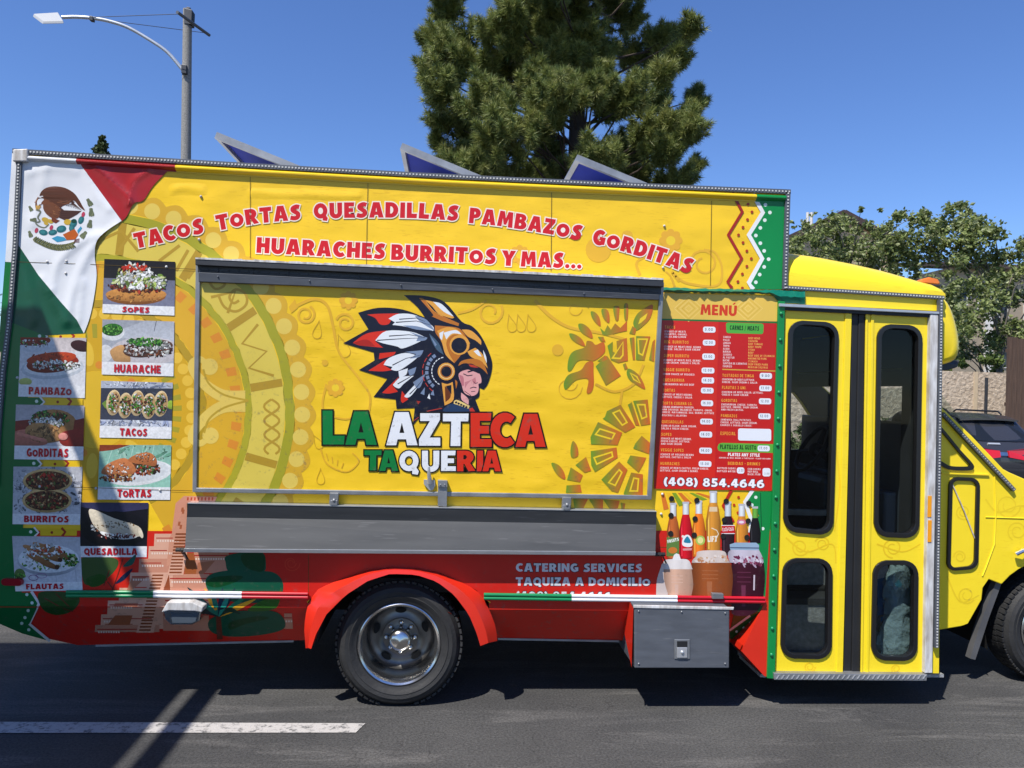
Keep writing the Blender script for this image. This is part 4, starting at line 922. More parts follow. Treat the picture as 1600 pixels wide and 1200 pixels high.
# ================================================================== printed artwork on the side
REDT = (212, 30, 34); WHT = (240, 238, 236)
def mandala(a, cx=150, cy=640):
    def pt(r, t): return (cx+r*math.cos(R(t)), cy+r*math.sin(R(t)))
    def sec(r0, r1, t0, t1, col, layer, st=3, wob=0):
        n = max(1, int((t1-t0)/st)); rnd = random.Random(int(r0*7+r1))
        w0 = [rnd.uniform(-wob, wob) for _ in range(n+1)]
        for k in range(n):
            A, B = t0+(t1-t0)*k/n, t0+(t1-t0)*(k+1)/n
            a.poly([pt(r0+w0[k], A), pt(r1+w0[k], A), pt(r1+w0[k+1], B), pt(r0+w0[k+1], B)], col, layer, flat=True)
    def glyph(rt, w, col, layer=3): a.poly(ribbon([pt(r, t) for r, t in rt], w), col, layer)
    T0, T1 = -115, 60
    for k in range(180):          # scalloped outer band
        A = T0+k*1.05; B = A+1.05
        if A > T1: break
        f = lambda t: 335+9*abs(math.sin(math.pi*(t-T0)/6.3))
        a.poly([pt(310, A), pt(f(A), A), pt(f(B), B), pt(310, B)], (224, 176, 50), 1, flat=True)
    sec(295, 310, T0, T1, (172, 166, 46), 1, 2.4, 1.6)
    sec(243, 295, T0, T1, (229, 204, 88), 1)
    sec(232, 243, T0, T1, (182, 172, 48), 1, 2.4, 1.4)
    sec(172, 232, T0, T1, (227, 176, 46), 1)
    sec(160, 172, T0, T1, (186, 152, 38), 1, 2.4, 1.2)
    sec(60, 160, -180, 180, (218, 170, 30), 1, 4)
    sec(0.5, 60, -180, 180, (232, 188, 42), 1, 15)
    for k in range(28):
        t = T0+3+k*6.3
        if t < T1: a.el(*pt(322, t), 12.5, 12.5, (236, 206, 96), 2, n=20)
    for k in range(26):
        t = T0+k*7.5
        if t < T1:
            a.el(*pt(150, t), 8.6, 8.6, (240, 196, 66), 2, n=14)
            a.poly([pt(212, t), pt(228, t+.4), pt(227, t+3.8), pt(212, t+3.4)], (228, 146, 50), 2)
            a.poly([pt(112, t), pt(134, t-.3), pt(134, t+3.2), pt(112, t+3.6)], (172, 160, 44), 2)
    for t in (-107, -83, -58, -33, -9.5, 16, 41): a.poly([pt(244, t), pt(294, t), pt(294, t+2.4), pt(244, t+3.0)], (186, 150, 48), 2)
    g1 = (190, 154, 52)
    def pxg(pts, w=4.5): a.poly(ribbon(pts, w), g1, 3)
    pxg([(404, 507), (379, 537), (417, 549), (389, 575), (428, 587)], 4.2)
    pxg(spl([(343, 462), (352, 480), (370, 487), (386, 476), (385, 460), (370, 453), (360, 464), (366, 474), (375, 470)], 5), 4)
    pxg(spl([(328, 440), (338, 452), (352, 447), (352, 434)], 5), 4)
    for s_ in (-1, 1): pxg([(424+s_*12*math.sin(s*.55), 624+s*3.9) for s in range(23)], 3.6)
    for t in (-60, -55, -50): glyph([(250, t), (288, t)], 5, g1)
    glyph([(250, -90), (290, -86)], 5, g1); glyph([(250, -82), (290, -78)], 5, g1); glyph([(252, -67), (288, -63)], 5, g1)
    glyph([(256, -93), (282, -82), (256, -75)], 5, g1)
    glyph([(252, -44), (286, -40), (256, -36)], 4.5, g1)
    a.poly([pt(258, 32), pt(280, 32), pt(284, 37), pt(258, 40)], g1, 3)
    # forked curl springing from the inner rings
    for s in (-1, 1):
        c = spl([(383, 627+s*6), (350, 627+s*8), (325, 627+s*22), (306, 627+s*42), (300, 627+s*58), (312, 627+s*66), (326, 627+s*56)], 5)
        a.poly(ribbon(c, 22, 8), (236, 204, 98), 4); a.el(328, 627+s*54, 13, 13, (236, 204, 98), 4)
        a.poly(ribbon(spl([(388, 626), (350, 627+s*10), (326, 627+s*28), (318, 627+s*50)], 5), 3.2), (196, 162, 52), 5)
    # petals near the middle
    for t in range(-170, 180, 24): a.el(*pt(88, t), 20, 9, (236, 194, 60), 3, rot=t); 
    for t in range(-158, 180, 24): a.el(*pt(70, t), 6, 6, (226, 142, 44), 3)
def spl2(pt, r, t): return [(r+18*math.cos(s*.62)*(1-s*.055), t+(5.4*math.sin(s*.62))*(1-s*.055)) for s in range(15)]
OCH = (238, 184, 48)
def curl(a, cx, cy, r, turns, rot, w=4, col=OCH, layer=1, sg=1):
    n = int(turns*14); a.poly(ribbon([(cx+r*(1-.62*k/n)*math.cos(R(rot)+sg*k*2*math.pi/14), cy+r*(1-.62*k/n)*math.sin(R(rot)+sg*k*2*math.pi/14)) for k in range(n+1)], w, w*.8), col, layer)
def flower(a, cx, cy, r, col=(240, 180, 50), hole=(250, 212, 50), layer=1):
    for k in range(8): a.el(cx+r*.68*math.cos(k*math.pi/4), cy+r*.68*math.sin(k*math.pi/4), r*.3, r*.3, col, layer, n=12)
    a.el(cx, cy, r*.72, r*.72, col, layer+.5); a.el(cx, cy, r*.38, r*.38, hole, layer+1)
def sweep(a, pts, w, w1=None, col=OCH, layer=1): a.poly(ribbon(spl(pts, 6), w, w1), col, layer)
def drop(a, x, y, r, rot, col=(226, 178, 40)):
    p = [(x+r*(1.6*math.cos(t)*math.cos(R(rot))-.6*math.sin(t)*(1+math.cos(t))*math.sin(R(rot))), y+r*(1.6*math.cos(t)*math.sin(R(rot))+.6*math.sin(t)*(1+math.cos(t))*math.cos(R(rot)))) for t in [2*math.pi*k/20 for k in range(21)]]
    a.poly(ribbon(p, 1.1), col, 1)

WALLQ = [(36, 262), (1222, 322), (1222, 830), (0, 830)]
a = Art(0, WALLQ); mandala(a); a.build('mandala_print', M['vinyl'], truck)
a = Art(-.001)
flower(a, 1048, 376, 19); a.el(935, 390, 20, 20, OCH, 1); a.el(980, 369, 9, 9, OCH, 1); flower(a, 812, 398, 16)
curl(a, 1100, 412, 24, 1.3, 150); sweep(a, [(1000, 430), (995, 410), (1015, 398)], 5, 3); sweep(a, [(1062, 440), (1050, 425), (1072, 442), (1120, 446), (1128, 420), (1118, 395), (1100, 390)], 4.5, 3); sweep(a, [(1054, 448), (1048, 432), (1040, 424)], 4, 2)
for k in range(7):
    x = 1032+k*9; a.poly([(x, 770), (x+6, 770), (x+13+k*3, 795-k*3), (x+5+k*3, 797-k*3)], [(220, 120, 40), (250, 190, 40), (130, 160, 40)][k % 3], 1)
a.build('swirl_print', M['vinyl'], truck)

# green end with its zigzag, upper right and lower right
a = Art(-.0036)
def zig(x0, y0, amp, ys, lean=0): return [(x0+(amp if k % 2 else 0)+lean*(y-y0), y) for k, y in enumerate(ys)]
zz = [(1176, 303), (1192, 332), (1170, 367), (1191, 404), (1170, 442), (1177, 452)]
a.poly(zz+[(1222, 452), (1230, 306)], (14, 138, 66), 2); a.poly(ribbon(zz, 7), (240, 240, 238), 3)
zr = [(1144, 301), (1160, 331), (1138, 367), (1159, 404), (1137, 441), (1144, 450)]; a.poly(ribbon(zr, 5), (170, 40, 24), 2)
dots = [(1163, 306), (1169, 319), (1175, 331), (1168, 343), (1161, 355), (1154, 367), (1161, 379), (1167, 392), (1174, 404), (1167, 416), (1160, 428), (1153, 440), (1160, 450)]
for x, y in dots: a.el(x, y, 2.3, 2.3, (178, 60, 24), 2, n=12)
for x, y in [(1190, 307), (1196, 320), (1203, 332), (1195, 344), (1188, 356), (1181, 368), (1188, 380), (1194, 392), (1201, 405), (1194, 417), (1187, 429), (1181, 441)]: a.el(x, y, 2.9, 2.9, (228, 240, 230), 3, n=12)
z2 = [(1173, 768), (1166, 778), (1185, 805), (1171, 830), (1176, 838)]
a.poly([(1170, 768), (1168, 780), (1186, 805), (1174, 826), (1190, 900), (1195, 945), (1207, 768)], (14, 138, 66), 2); a.poly(ribbon([(1176, 766), (1164, 784), (1174, 812), (1172, 832)], 6), (240, 240, 238), 3)
a.poly(ribbon([(1143, 766), (1130, 790), (1146, 816)], 5), (190, 40, 24), 2)
for x, y in [(1154, 777), (1147, 789), (1153, 801)]: a.el(x, y, 2.2, 2.2, (196, 60, 24), 2, n=12)
for x, y in [(1181, 777), (1175, 789), (1192, 826)]: a.el(x, y, 2.6, 2.6, (228, 240, 230), 3, n=12)
a.poly(ribbon([(1188, 770), (1190, 830)], 1.2), (8, 80, 44), 3)
a.build('zigzag_print', M['vinyl'], truck)

# red lower field, pyramid, cactus and agave
a = Art(-.003); a.bend = bend
a.poly([(-14, 829), (160, 829), (300, 830), (300, 949), (-14, 949)], (214, 40, 26), 0.6)
arc_ = [p for p in ARCH_O if p[1] < 940]
a.poly([(300, 830), (1034, 829), (1206, 829), (1200, 949), (769, 949), (766, 940)]+arc_[::-1]+[(480, 940), (478, 949), (300, 949)], (208, 34, 24), 0.6)
Q = K(0, 840, 3.3333); PK = (206, 142, 116); PK2 = (186, 118, 92); BR = (150, 84, 46); PL = (226, 172, 146)
def q4(pts, col, layer): a.poly(Q(pts), col, layer)
T3 = K(0, 700, 4)
a.poly(T3([(1150, 300), (1357, 304), (1340, 345), (1168, 345), (1080, 545), (1075, 520), (1098, 345)]), (222, 152, 124), 1.4)
for k in range(8): a.poly(T3([(1170+k*22, 308), (1180+k*22, 308), (1178+k*22, 328), (1168+k*22, 328)]), (196, 74, 50), 2)
a.poly(T3([(1060, 560), (1080, 520), (1168, 345), (1172, 540), (1130, 700), (1040, 740)]), (214, 150, 122), 1.5)
for x, y in ((1135, 372), (1140, 385), (1115, 460), (1125, 480)): a.poly(T3([(x, y), (x+14, y), (x+10, y+26), (x-4, y+26)]), (176, 96, 60), 2)
for y0, x0, x1 in ((-20, 805, 960), (45, 775, 930), (110, 725, 900), (182, 678, 900), (262, 622, 890), (328, 562, 870), (400, 527, 850), (455, 497, 830)):
    q4([(x0, y0), (x1, y0), (x1, y0+75 if y0 < 455 else 492), (x0-4, y0+75 if y0 < 455 else 492)], PK if (y0//10) % 2 else PL, 1.2+y0*.0008)
    q4([(x0+8, y0+20), (x1-60, y0+20), (x1-60, y0+25), (x0+8, y0+25)], (176, 46, 36), 2.2)
    for k in range(9): q4([(x0+14+k*13, y0+32), (x0+22+k*13, y0+32), (x0+22+k*13, y0+42), (x0+14+k*13, y0+42)], (240, 214, 196), 2.2)
for x0, y0, x1, y1 in ((1010, 70, 1190, 185), (885, 190, 1090, 275), (860, 305, 1090, 375), (850, 380, 1085, 485), (1480, 395, 1520, 475)):
    q4([(x0, y0), (x1, y0), (x1+6, y1), (x0, y1)], PK, 1.3)
    q4([(x0, y0+20), (x1, y0+20), (x1, y0+26), (x0, y0+26)], (176, 46, 36), 2.2)
    for k in range(14 if x1-x0 > 100 else 3): q4([(x0+8+k*13, y0+36), (x0+16+k*13, y0+36), (x0+16+k*13, y0+46), (x0+8+k*13, y0+46)], (240, 214, 196), 2.2)
q4([(600, 340), (720, 340), (690, 455), (545, 455)], PK2, 2.1); q4([(600, 405), (690, 405), (675, 455), (560, 455)], (170, 96, 62), 2.3)
q4([(690, 200), (770, 200), (700, 262), (650, 300)], PK2, 2.1); q4([(1030, 130), (1120, 120), (1060, 190), (1020, 190)], (176, 110, 80), 2.1)
q4([(960, 80), (1010, 80), (1030, 190), (960, 190)], (166, 90, 46), 2.0); q4([(880, 190), (890, 300), (840, 305)], (150, 76, 44), 2.0)
q4([(780, 190), (870, 190), (800, 495), (710, 495)], PL, 2.4); q4([(905, 75), (975, 75), (955, 195), (870, 195)], PL, 2.4)
def stairs(x0, x1, y0, X0, X1, y1, n):
    for k in range(n):
        t, u = (k+.12)/n, (k+.62)/n
        q4([(x0+(X0-x0)*t, y0+(y1-y0)*t), (x1+(X1-x1)*t, y0+(y1-y0)*t), (x1+(X1-x1)*u, y0+(y1-y0)*u), (x0+(X0-x0)*u, y0+(y1-y0)*u)], (140, 72, 38), 3)
stairs(795, 852, 190, 722, 782, 492, 18); stairs(915, 970, -25, 880, 945, 192, 13)
DG = (16, 84, 60); DG2 = (8, 66, 30); MG = (70, 96, 46)
def blob(pts, col, layer): a.poly(Q(spl(pts, 5, True)), col, layer)
blob([(1180, 95), (1280, 75), (1370, 80), (1385, 150), (1370, 178), (1290, 200), (1195, 180), (1175, 130)], DG, 2.5)
blob([(1265, 85), (1370, 85), (1380, 140), (1360, 178), (1290, 160), (1258, 120)], DG2, 3)
blob([(1070, 235), (1100, 190), (1200, 170), (1300, 172), (1420, 180), (1470, 225), (1470, 290), (1430, 330), (1250, 340), (1110, 300)], DG, 2.6)
blob([(1072, 240), (1120, 205), (1260, 200), (1230, 230), (1130, 260)], DG2, 3); blob([(1360, 330), (1440, 300), (1465, 260), (1450, 350), (1400, 380), (1290, 380)], (52, 104, 28), 3)
blob([(1090, 430), (1180, 390), (1300, 380), (1430, 385), (1482, 430), (1470, 480), (1340, 510), (1190, 515), (1100, 490)], DG, 2.7)
blob([(1200, 440), (1330, 410), (1400, 420), (1280, 450), (1200, 480)], DG2, 3)
for k, (x, y, c) in enumerate([(855, 350, (20, 40, 46)), (975, 258, (22, 44, 50)), (1065, 262, (236, 170, 40)), (1040, 320, (30, 130, 110)), (1100, 270, (30, 120, 100)), (1160, 262, (24, 44, 70)), (1225, 262, (20, 50, 60)), (1290, 300, (40, 130, 90)), (1335, 318, (244, 176, 40)), (1255, 400, (12, 60, 46)), (860, 395, (22, 44, 50)), (1195, 290, (40, 150, 130))]):
    mx, my = (x+1140)/2, (y+412)/2; dx, dy = 1140-x, 412-y; l = math.hypot(dx, dy); w = 13
    sag = -30 if k in (0, 9, 10) else 0
    a.poly(Q(spl([(x, y), (mx-dy/l*w, my+dx/l*w+sag), (1140, 412), (mx+dy/l*w, my-dx/l*w+sag)], 5, True)), c, 3.5)
q4([(1125, 410), (1150, 410), (1160, 530), (1130, 530)], (110, 52, 36), 3.4)
blob([(425, 105), (520, 100), (605, 110), (612, 150), (560, 210), (480, 245), (440, 240), (425, 180)], (64, 88, 44), 2.4); blob([(450, 215), (520, 190), (560, 215), (520, 250), (470, 255)], (34, 82, 22), 2.8)
blob([(200, 290), (300, 280), (400, 300), (412, 340), (370, 385), (280, 400), (220, 370)], (58, 84, 40), 2.4); blob([(210, 345), (330, 330), (400, 330), (360, 390), (270, 400)], (34, 78, 22), 2.8)
for l in ([(570, 170), (540, 250)], [(560, 230), (590, 270)], [(230, 315), (330, 370), (380, 385)], [(290, 290), (370, 370)], [(640, 110), (615, 190), (585, 275)]): a.poly(ribbon(Q(l), 1.6), (110, 40, 30), 3.2)
blob([(600, 240), (640, 195), (690, 160), (675, 190), (640, 225)], (24, 36, 66), 3); blob([(640, 150), (690, 100), (710, 90), (690, 140)], (20, 90, 76), 3)
# faint curls on the red field
for c in ((455, 880, 14), (455, 880, 8), (700, 965, 16)): curl(a, c[0], c[1], c[2], 1.0, 0, 1.2, (222, 66, 40), 1.2)
a.poly([(1148, 952), (1160, 946), (1192, 946), (1178, 988), (1150, 1000), (1140, 998), (1140, 990)], (30, 84, 36), 2.2); a.poly(ribbon([(1140, 985), (1172, 962), (1168, 958)], 3.4), (236, 190, 180), 2.6)
for x, y in ((1183, 964), (1172, 973), (1162, 981), (1151, 987)): a.el(x, y, 2, 2, (214, 232, 214), 2.6, n=10)
a.build('pyramid_print', M['vinyl'], truck)

# green edge and Mexican flag at the rear corner
GE = (12, 112, 54)
a = Art(-.0034); a.bend = bend
a.poly([(8, 406), (28, 406), (14, 500), (2, 548), (-4, 560)], GE, .5)
a.poly([(2, 545), (9, 495), (70, 521), (62, 522), (40, 640), (36, 830), (34, 926), (-14, 926), (-14, 700)], GE, 1)
a.poly([(-14, 926), (49, 926), (61, 943), (46, 975), (75, 1001), (35, 990), (0, 975), (-14, 970)], GE, 1)
a.poly(ribbon([(49, 924), (61, 943), (46, 975), (78, 1002)], 4.5), (232, 226, 224), 2)
for x, y in ((42, 929), (50, 942), (44, 954), (39, 965), (34, 974), (45, 984)): a.el(x, y, 2.6, 2.6, (214, 232, 220), 2, n=10)
for y in (523, 625, 722, 829):
    x = 30+(829-y)*.045
    a.poly([(x-4, y-4), (x+22, y-4), (x+29, y+4), (x+22, y+9), (x-4, y+9)], GE, 2); a.poly(ribbon([(x+23, y-5), (x+30, y+3), (x+24, y+9)], 3), (232, 230, 226), 3)
    a.poly([(x+33, y-3), (x+90, y-2), (x+90, y+8), (x+33, y+8)], (240, 196, 30), 2); a.el(x+51, y+3, 2.2, 2.2, (150, 40, 20), 3); a.poly(ribbon([(x+66, y-4), (x+72, y+2), (x+67, y+9)], 4), (170, 40, 26), 3); a.el(x+18, y+2, 2.6, 2.6, (220, 235, 224), 3)
a.build('green_edge_print', M['vinyl'], truck)
FOLDS = [(spl(p, 6), A, w) for p, A, w in (([(182, 356), (150, 380), (126, 420), (110, 470), (104, 508)], .008, 8), ([(152, 366), (118, 384), (90, 412), (82, 452)], .006, 7), ([(72, 258), (64, 300), (52, 350)], .005, 8), ([(132, 256), (146, 300), (170, 326)], .005, 7), ([(150, 262), (186, 296), (203, 314)], .007, 7), ([(232, 266), (208, 285), (200, 318)], .006, 6), ([(66, 436), (88, 476), (108, 512)], .006, 8), ([(38, 420), (52, 470), (52, 512)], .006, 8), ([(46, 270), (90, 262), (118, 268)], .004, 7), ([(130, 440), (126, 470), (122, 505)], .005, 6))]
def fold(x, y):
    d = 0
    for pts, A, w in FOLDS:
        m = min((x-px)**2+(y-py)**2 for px, py in pts)
        if m < 9*w*w: d += A*math.exp(-m/(w*w))
    return d*max(0, min(1, (x-34)/10, (516-y)/14))
def foldbend(x, y, off): return P(x, y, -.0022-off-fold(x, y))
a = Art(-.0022); a.bend = foldbend; a.grid = 4
wb = spl([(190, 345), (166, 361), (151, 377), (148, 400), (151, 430), (146, 470), (139, 500), (131, 521)], 4)
a.poly([(33, 243), (118, 246)]+wb+[(120, 500), (95, 472), (60, 430), (45, 407), (27, 380), (22, 410), (8, 409), (19, 236), (33, 236)], (233, 235, 240), 2)
a.poly([(191, 346), (116, 244)]+[(277, 254)]+spl([(277, 254), (256, 273), (238, 292), (224, 313), (209, 318), (198, 338), (192, 344)], 4), (170, 38, 44), 2.6)
a.poly(ribbon(spl([(150, 262), (190, 290), (210, 318)], 6), 9, 3), (150, 30, 38), 2.8); a.poly(ribbon(spl([(228, 262), (208, 290), (200, 320)], 6), 6, 2), (190, 52, 56), 2.8)
a.poly([(27, 380), (45, 407), (60, 430), (95, 472), (120, 500), (131, 521), (70, 524), (8, 500), (22, 410)], (24, 86, 64), 2.6)
flag = a.build('flag_print', M['flagvinyl'], truck, smooth=True, recalc=True)
for reg, ridge, A in (([(258, 276), (330, 280), (330, 316), (258, 314)], [(272, 296), (290, 293), (316, 298)], .004), ([(378, 284), (574, 292), (573, 322), (378, 316)], [(396, 301), (450, 303), (520, 306), (560, 306)], .004), ([(600, 292), (720, 298), (720, 316), (600, 312)], [(615, 303), (700, 307)], .003)):
    rp = spl(ridge, 8); a = Art(0); a.grid = 4
    def dent(x, y, off, rp=rp, A=A, reg=reg):
        m = min((x-px)**2+((y-py)*1.5)**2 for px, py in rp); e = max(0, min(1, (x-reg[0][0]-2)/12, (reg[1][0]-2-x)/12, (y-min(q[1] for q in reg)-8)/6, (max(q[1] for q in reg)-8-y)/6))
        return P(x, y, .0008-off-(.0012+A*math.exp(-m/90.))*e)
    a.bend = dent; a.poly(reg, (251, 205, 38), 1); a.build('panel_dent', M['yellow'], truck, smooth=True, recalc=True)
e = K(20, 270, 9.233); a = Art(-.0026); a.bend = lambda x, y, off: P(x, y, -.0027-off-fold(x, y))
BRN = [(96, 58, 44), (120, 74, 52), (150, 98, 66), (72, 44, 38), (84, 56, 50)]
a.poly(e(spl([(385, 330), (420, 260), (500, 210), (620, 195), (760, 220), (880, 290), (950, 380), (1000, 470), (1040, 545), (960, 490), (880, 400), (800, 450), (720, 480), (690, 500), (620, 480), (560, 430), (500, 390), (440, 350), (420, 330)], 4, True)), BRN[0], 4)
for k in range(9): a.poly(ribbon(e([(640+k*8, 300+k*16), (780+k*14, 350+k*9), (990-k*28, 540-k*8)]), 2.0, .7), BRN[k % 2+3], 4.5)
for k in range(8): a.poly(ribbon(e([(640, 250+k*25), (760+k*2, 290+k*22), (860-k*6, 350+k*14)]), .7), BRN[2], 5)
a.poly(e([(680, 490), (740, 540), (990, 550), (930, 600), (860, 640), (760, 690), (650, 640)]), BRN[4], 4)
for k in range(4): a.poly(ribbon(e([(690, 560+k*28), (940-k*40, 570+k*26)]), .6), (60, 38, 40), 5)
a.poly(e(spl([(325, 440), (350, 380), (420, 350), (500, 370), (560, 420), (640, 470), (690, 530), (670, 620), (640, 660), (560, 650), (480, 590), (440, 520), (430, 450), (370, 490), (330, 510)], 4, True)), BRN[1], 4.6)
rnd = random.Random(5)
for k in range(46):
    x, y = rnd.uniform(440, 670), rnd.uniform(400, 640)
    if abs((y-400)-(x-440)*.9) < 120: a.poly(ribbon(e([(x, y), (x+22, y+16), (x+38, y+20)]), 1.1, .3), rnd.choice(BRN+[(176, 120, 78)]), 5.3)
a.poly(ribbon(e(spl([(390, 360), (440, 335), (500, 360)], 4)), 1.4), (232, 226, 222), 5.4)
a.poly(e([(330, 470), (380, 470), (410, 480), (370, 540), (330, 540)]), (204, 160, 84), 5)
for k in range(6): a.poly(e([(325+k*6, 440-k*14), (305+k*10, 420-k*14), (340+k*8, 430-k*16)]), BRN[2], 5)
a.poly(ribbon(e(spl([(340, 530), (400, 560), (360, 640), (390, 700), (330, 720), (380, 770), (460, 790), (520, 740)], 4)), 2.6, 1.8), (124, 128, 108), 5)
for x, y, s in ((470, 680, 55), (540, 700, 45), (480, 730, 35)): a.el(*e([(x, y)])[0], s/9.2, s/14, (206, 170, 66), 5, rot=20)
a.poly(e([(560, 640), (680, 690), (620, 730), (560, 700)]), (120, 62, 44), 5)
TE = (44, 110, 118)
for x, y, rx, ry, r in ((440, 860, 64, 42, 10), (575, 860, 64, 40, -10), (700, 810, 72, 50, -15), (870, 730, 52, 70, 30), (985, 680, 38, 60, 25), (850, 800, 40, 55, 0)): a.el(*e([(x, y)])[0], rx/9.2, ry/9.2, TE, 5.2, rot=r); a.el(*e([(x-8, y-6)])[0], rx/16, ry/16, (62, 134, 140), 5.6, rot=r)
a.el(*e([(790, 710)])[0], 6, 4.4, (214, 176, 66), 5.3); a.el(*e([(880, 700)])[0], 4, 3, (30, 74, 60), 5.7)
for x, y in ((340, 830), (555, 790), (1015, 600)): a.el(*e([(x, y)])[0], 2.6, 4.2, (196, 70, 96), 5.7, rot=20)
a.poly(e([(720, 890), (890, 810), (945, 890), (900, 960), (780, 970)]), (196, 96, 36), 5.4)
a.poly(e([(560, 945), (640, 910), (740, 930), (780, 970), (700, 990), (640, 1000)]), (66, 158, 196), 5.1); a.poly(e([(930, 830), (980, 770), (1000, 800), (940, 880)]), (66, 158, 196), 5.1)
LF = (104, 112, 86)
for x, y, r, s in ((1095, 410, 60, 62), (1130, 550, 85, 64), (1115, 720, 100, 62), (1035, 880, 130, 62), (250, 505, 60, 44), (245, 870, 70, 50), (280, 680, 0, 50)): 
    for d in (-22, 0, 22): a.el(*e([(x+.3*s*math.cos(R(r+d)), y+.3*s*math.sin(R(r+d)))])[0], s/9.2, s/24, LF if d else (126, 132, 100), 5.2, rot=r+d)
for k in range(22):
    t = k/21; x = 320+560*t; y = 965+90*math.sin(math.pi*t*.9)+40*t
    for s in (-1, 1): a.el(*e([(x, y+s*22)])[0], 4, 1.4, (88, 94, 62) if k % 2 else (116, 116, 76), 5.2, rot=40*s)
for s in range(5): a.poly(ribbon(e([(880+s*18, 1010), (900+s*14, 960-s*4)]), 1), (96, 40, 40), 5.2)
a.build('eagle_emblem', M['vinyl'], flag)

# dents, rivets and seams of the side panels
for pts in ([(24, 409), (165, 414), (310, 421)], [(110, 761), (300, 767)], [(575, 284), (573.5, 345), (572.5, 414)], [(391, 276), (391, 403)], [(862, 300), (861, 424)], [(482, 866), (482, 925)], [(1030, 855), (1140, 856)], [(1112, 314), (1110, 446)]):
    a = Art(-.0058 if pts[0][0] < 200 and pts[0][1] < 800 else -.0036); a.poly(ribbon(pts, .8), (92, 72, 26), 16); a.build('panel_seam', M['vinyl'], truck)
for x, y in ((74, 409), (104, 408), (103, 427), (314, 307), (311, 374), (62, 760), (100, 497), (27, 590), (1038, 353), (1036, 418), (1035, 772), (1033, 803), (210, 415), (260, 417), (150, 763), (250, 766)): mb = MB(); mb.ball(P(x, y, -.004), .008, 8, 5); mb.build('rivet', M['whitetrim'], truck, smooth=True)

# roof-line lettering
for w, path in (('TACOS', [(213, 388), (258, 378), (290, 369.5), (319, 364)]), ('TORTAS', [(341, 360), (375, 353), (405, 348.5), (436, 345.5), (470, 343)]), ('QUESADILLAS', [(491, 341.5), (540, 340), (600, 339.5), (650, 340.5), (690, 343), (715, 345)]),
                ('PAMBAZOS', [(733, 348), (775, 352), (820, 359), (865, 366.5), (906, 376)]), ('GORDITAS', [(925, 380.5), (960, 388.5), (1000, 400.5), (1040, 413.5), (1077, 428)])):
    a = Art(-.003); text(a, w, path, 23.3, REDT, 5, (250, 236, 220), 2.2, thin=-.5, sp=.15); a.build('lettering', M['vinyl'], truck)
for w, path, h in (('HUARACHES', [(401, 394.5), (505, 400), (601, 404.5)], 23.5), ('BURRITOS', [(611.5, 405.5), (700, 409), (774, 412.5)], 23.5), ('Y', [(784, 414.5), (804.5, 415.5)], 23), ('MAS...', [(814, 416), (870, 418), (908, 419.5)], 23)):
    a = Art(-.003); text(a, w, path, h, REDT, 5, (250, 236, 220), 2.2, thin=-.5, sp=.15); a.build('lettering', M['vinyl'], truck)
a = Art(-.003)
text(a, 'CATERING SERVICES', [(806, 893), (1003, 894)], 13, (226, 224, 228), 5, (40, 14, 40), 1.0); text(a, 'TAQUIZA A DOMICILIO', [(806, 915), (1016, 915.5)], 13, (226, 224, 228), 5, (40, 14, 40), 1.0)
text(a, '(408) 854.4646', [(806, 937), (955, 938)], 13, (226, 224, 228), 5, (40, 14, 40), 1.0); a.build('lettering', M['vinyl'], truck)

# ------------------------------------------------------------------ hatch print
HY = -.0505; HC = list(ins(HQ, 7))
a = Art(HY, HC); mandala(a); a.build('hatch_mandala_print', M['vinyl'], hatch)
a = Art(HY-.001, HC)
curl(a, 478, 492, 15, 1.5, 300); sweep(a, [(465, 478), (492, 468), (512, 478), (521, 510), (530, 550), (560, 590), (578, 620), (570, 660), (540, 690)], 5, 3)
curl(a, 540, 505, 15, 1.4, 200); flower(a, 545, 470, 15); flower(a, 524, 606, 15); sweep(a, [(510, 600), (505, 640), (540, 655), (575, 640)], 3.5, 2.5)
a.el(508, 567, 5, 5, OCH, 1); a.poly([(452, 480), (462, 468), (466, 482), (456, 490)], OCH, 1)
curl(a, 765, 488, 21, 1.2, 330); sweep(a, [(715, 490), (738, 484), (760, 470)], 4, 3); sweep(a, [(835, 470), (860, 495), (890, 512), (935, 520), (975, 530)], 5.5, 4)
for x in (798, 812, 828): drop(a, x, 505, 9, 75)
curl(a, 890, 600, 12, .98, 0, 1); curl(a, 888, 605, 22, .98, 0, 1); curl(a, 897, 483, 12, .98, 0, 1); a.el(871, 547, 9, 9, OCH, 1)
sweep(a, [(930, 600), (960, 612), (990, 600), (1005, 570)], 4, 4); sweep(a, [(968, 640), (972, 610)], 4); sweep(a, [(500, 700), (510, 725), (540, 738), (560, 722), (550, 708)], 2.5, 2)
for k in range(5): sweep(a, [(505+k*7, 716+k*4), (500+k*9, 704+k*5)], 1.6)
drop(a, 497, 515, 9, 100); drop(a, 535, 540, 12, 70); drop(a, 495, 690, 8, 60); drop(a, 500, 745, 8, 90)
a.build('hatch_swirl_print', M['vinyl'], hatch)

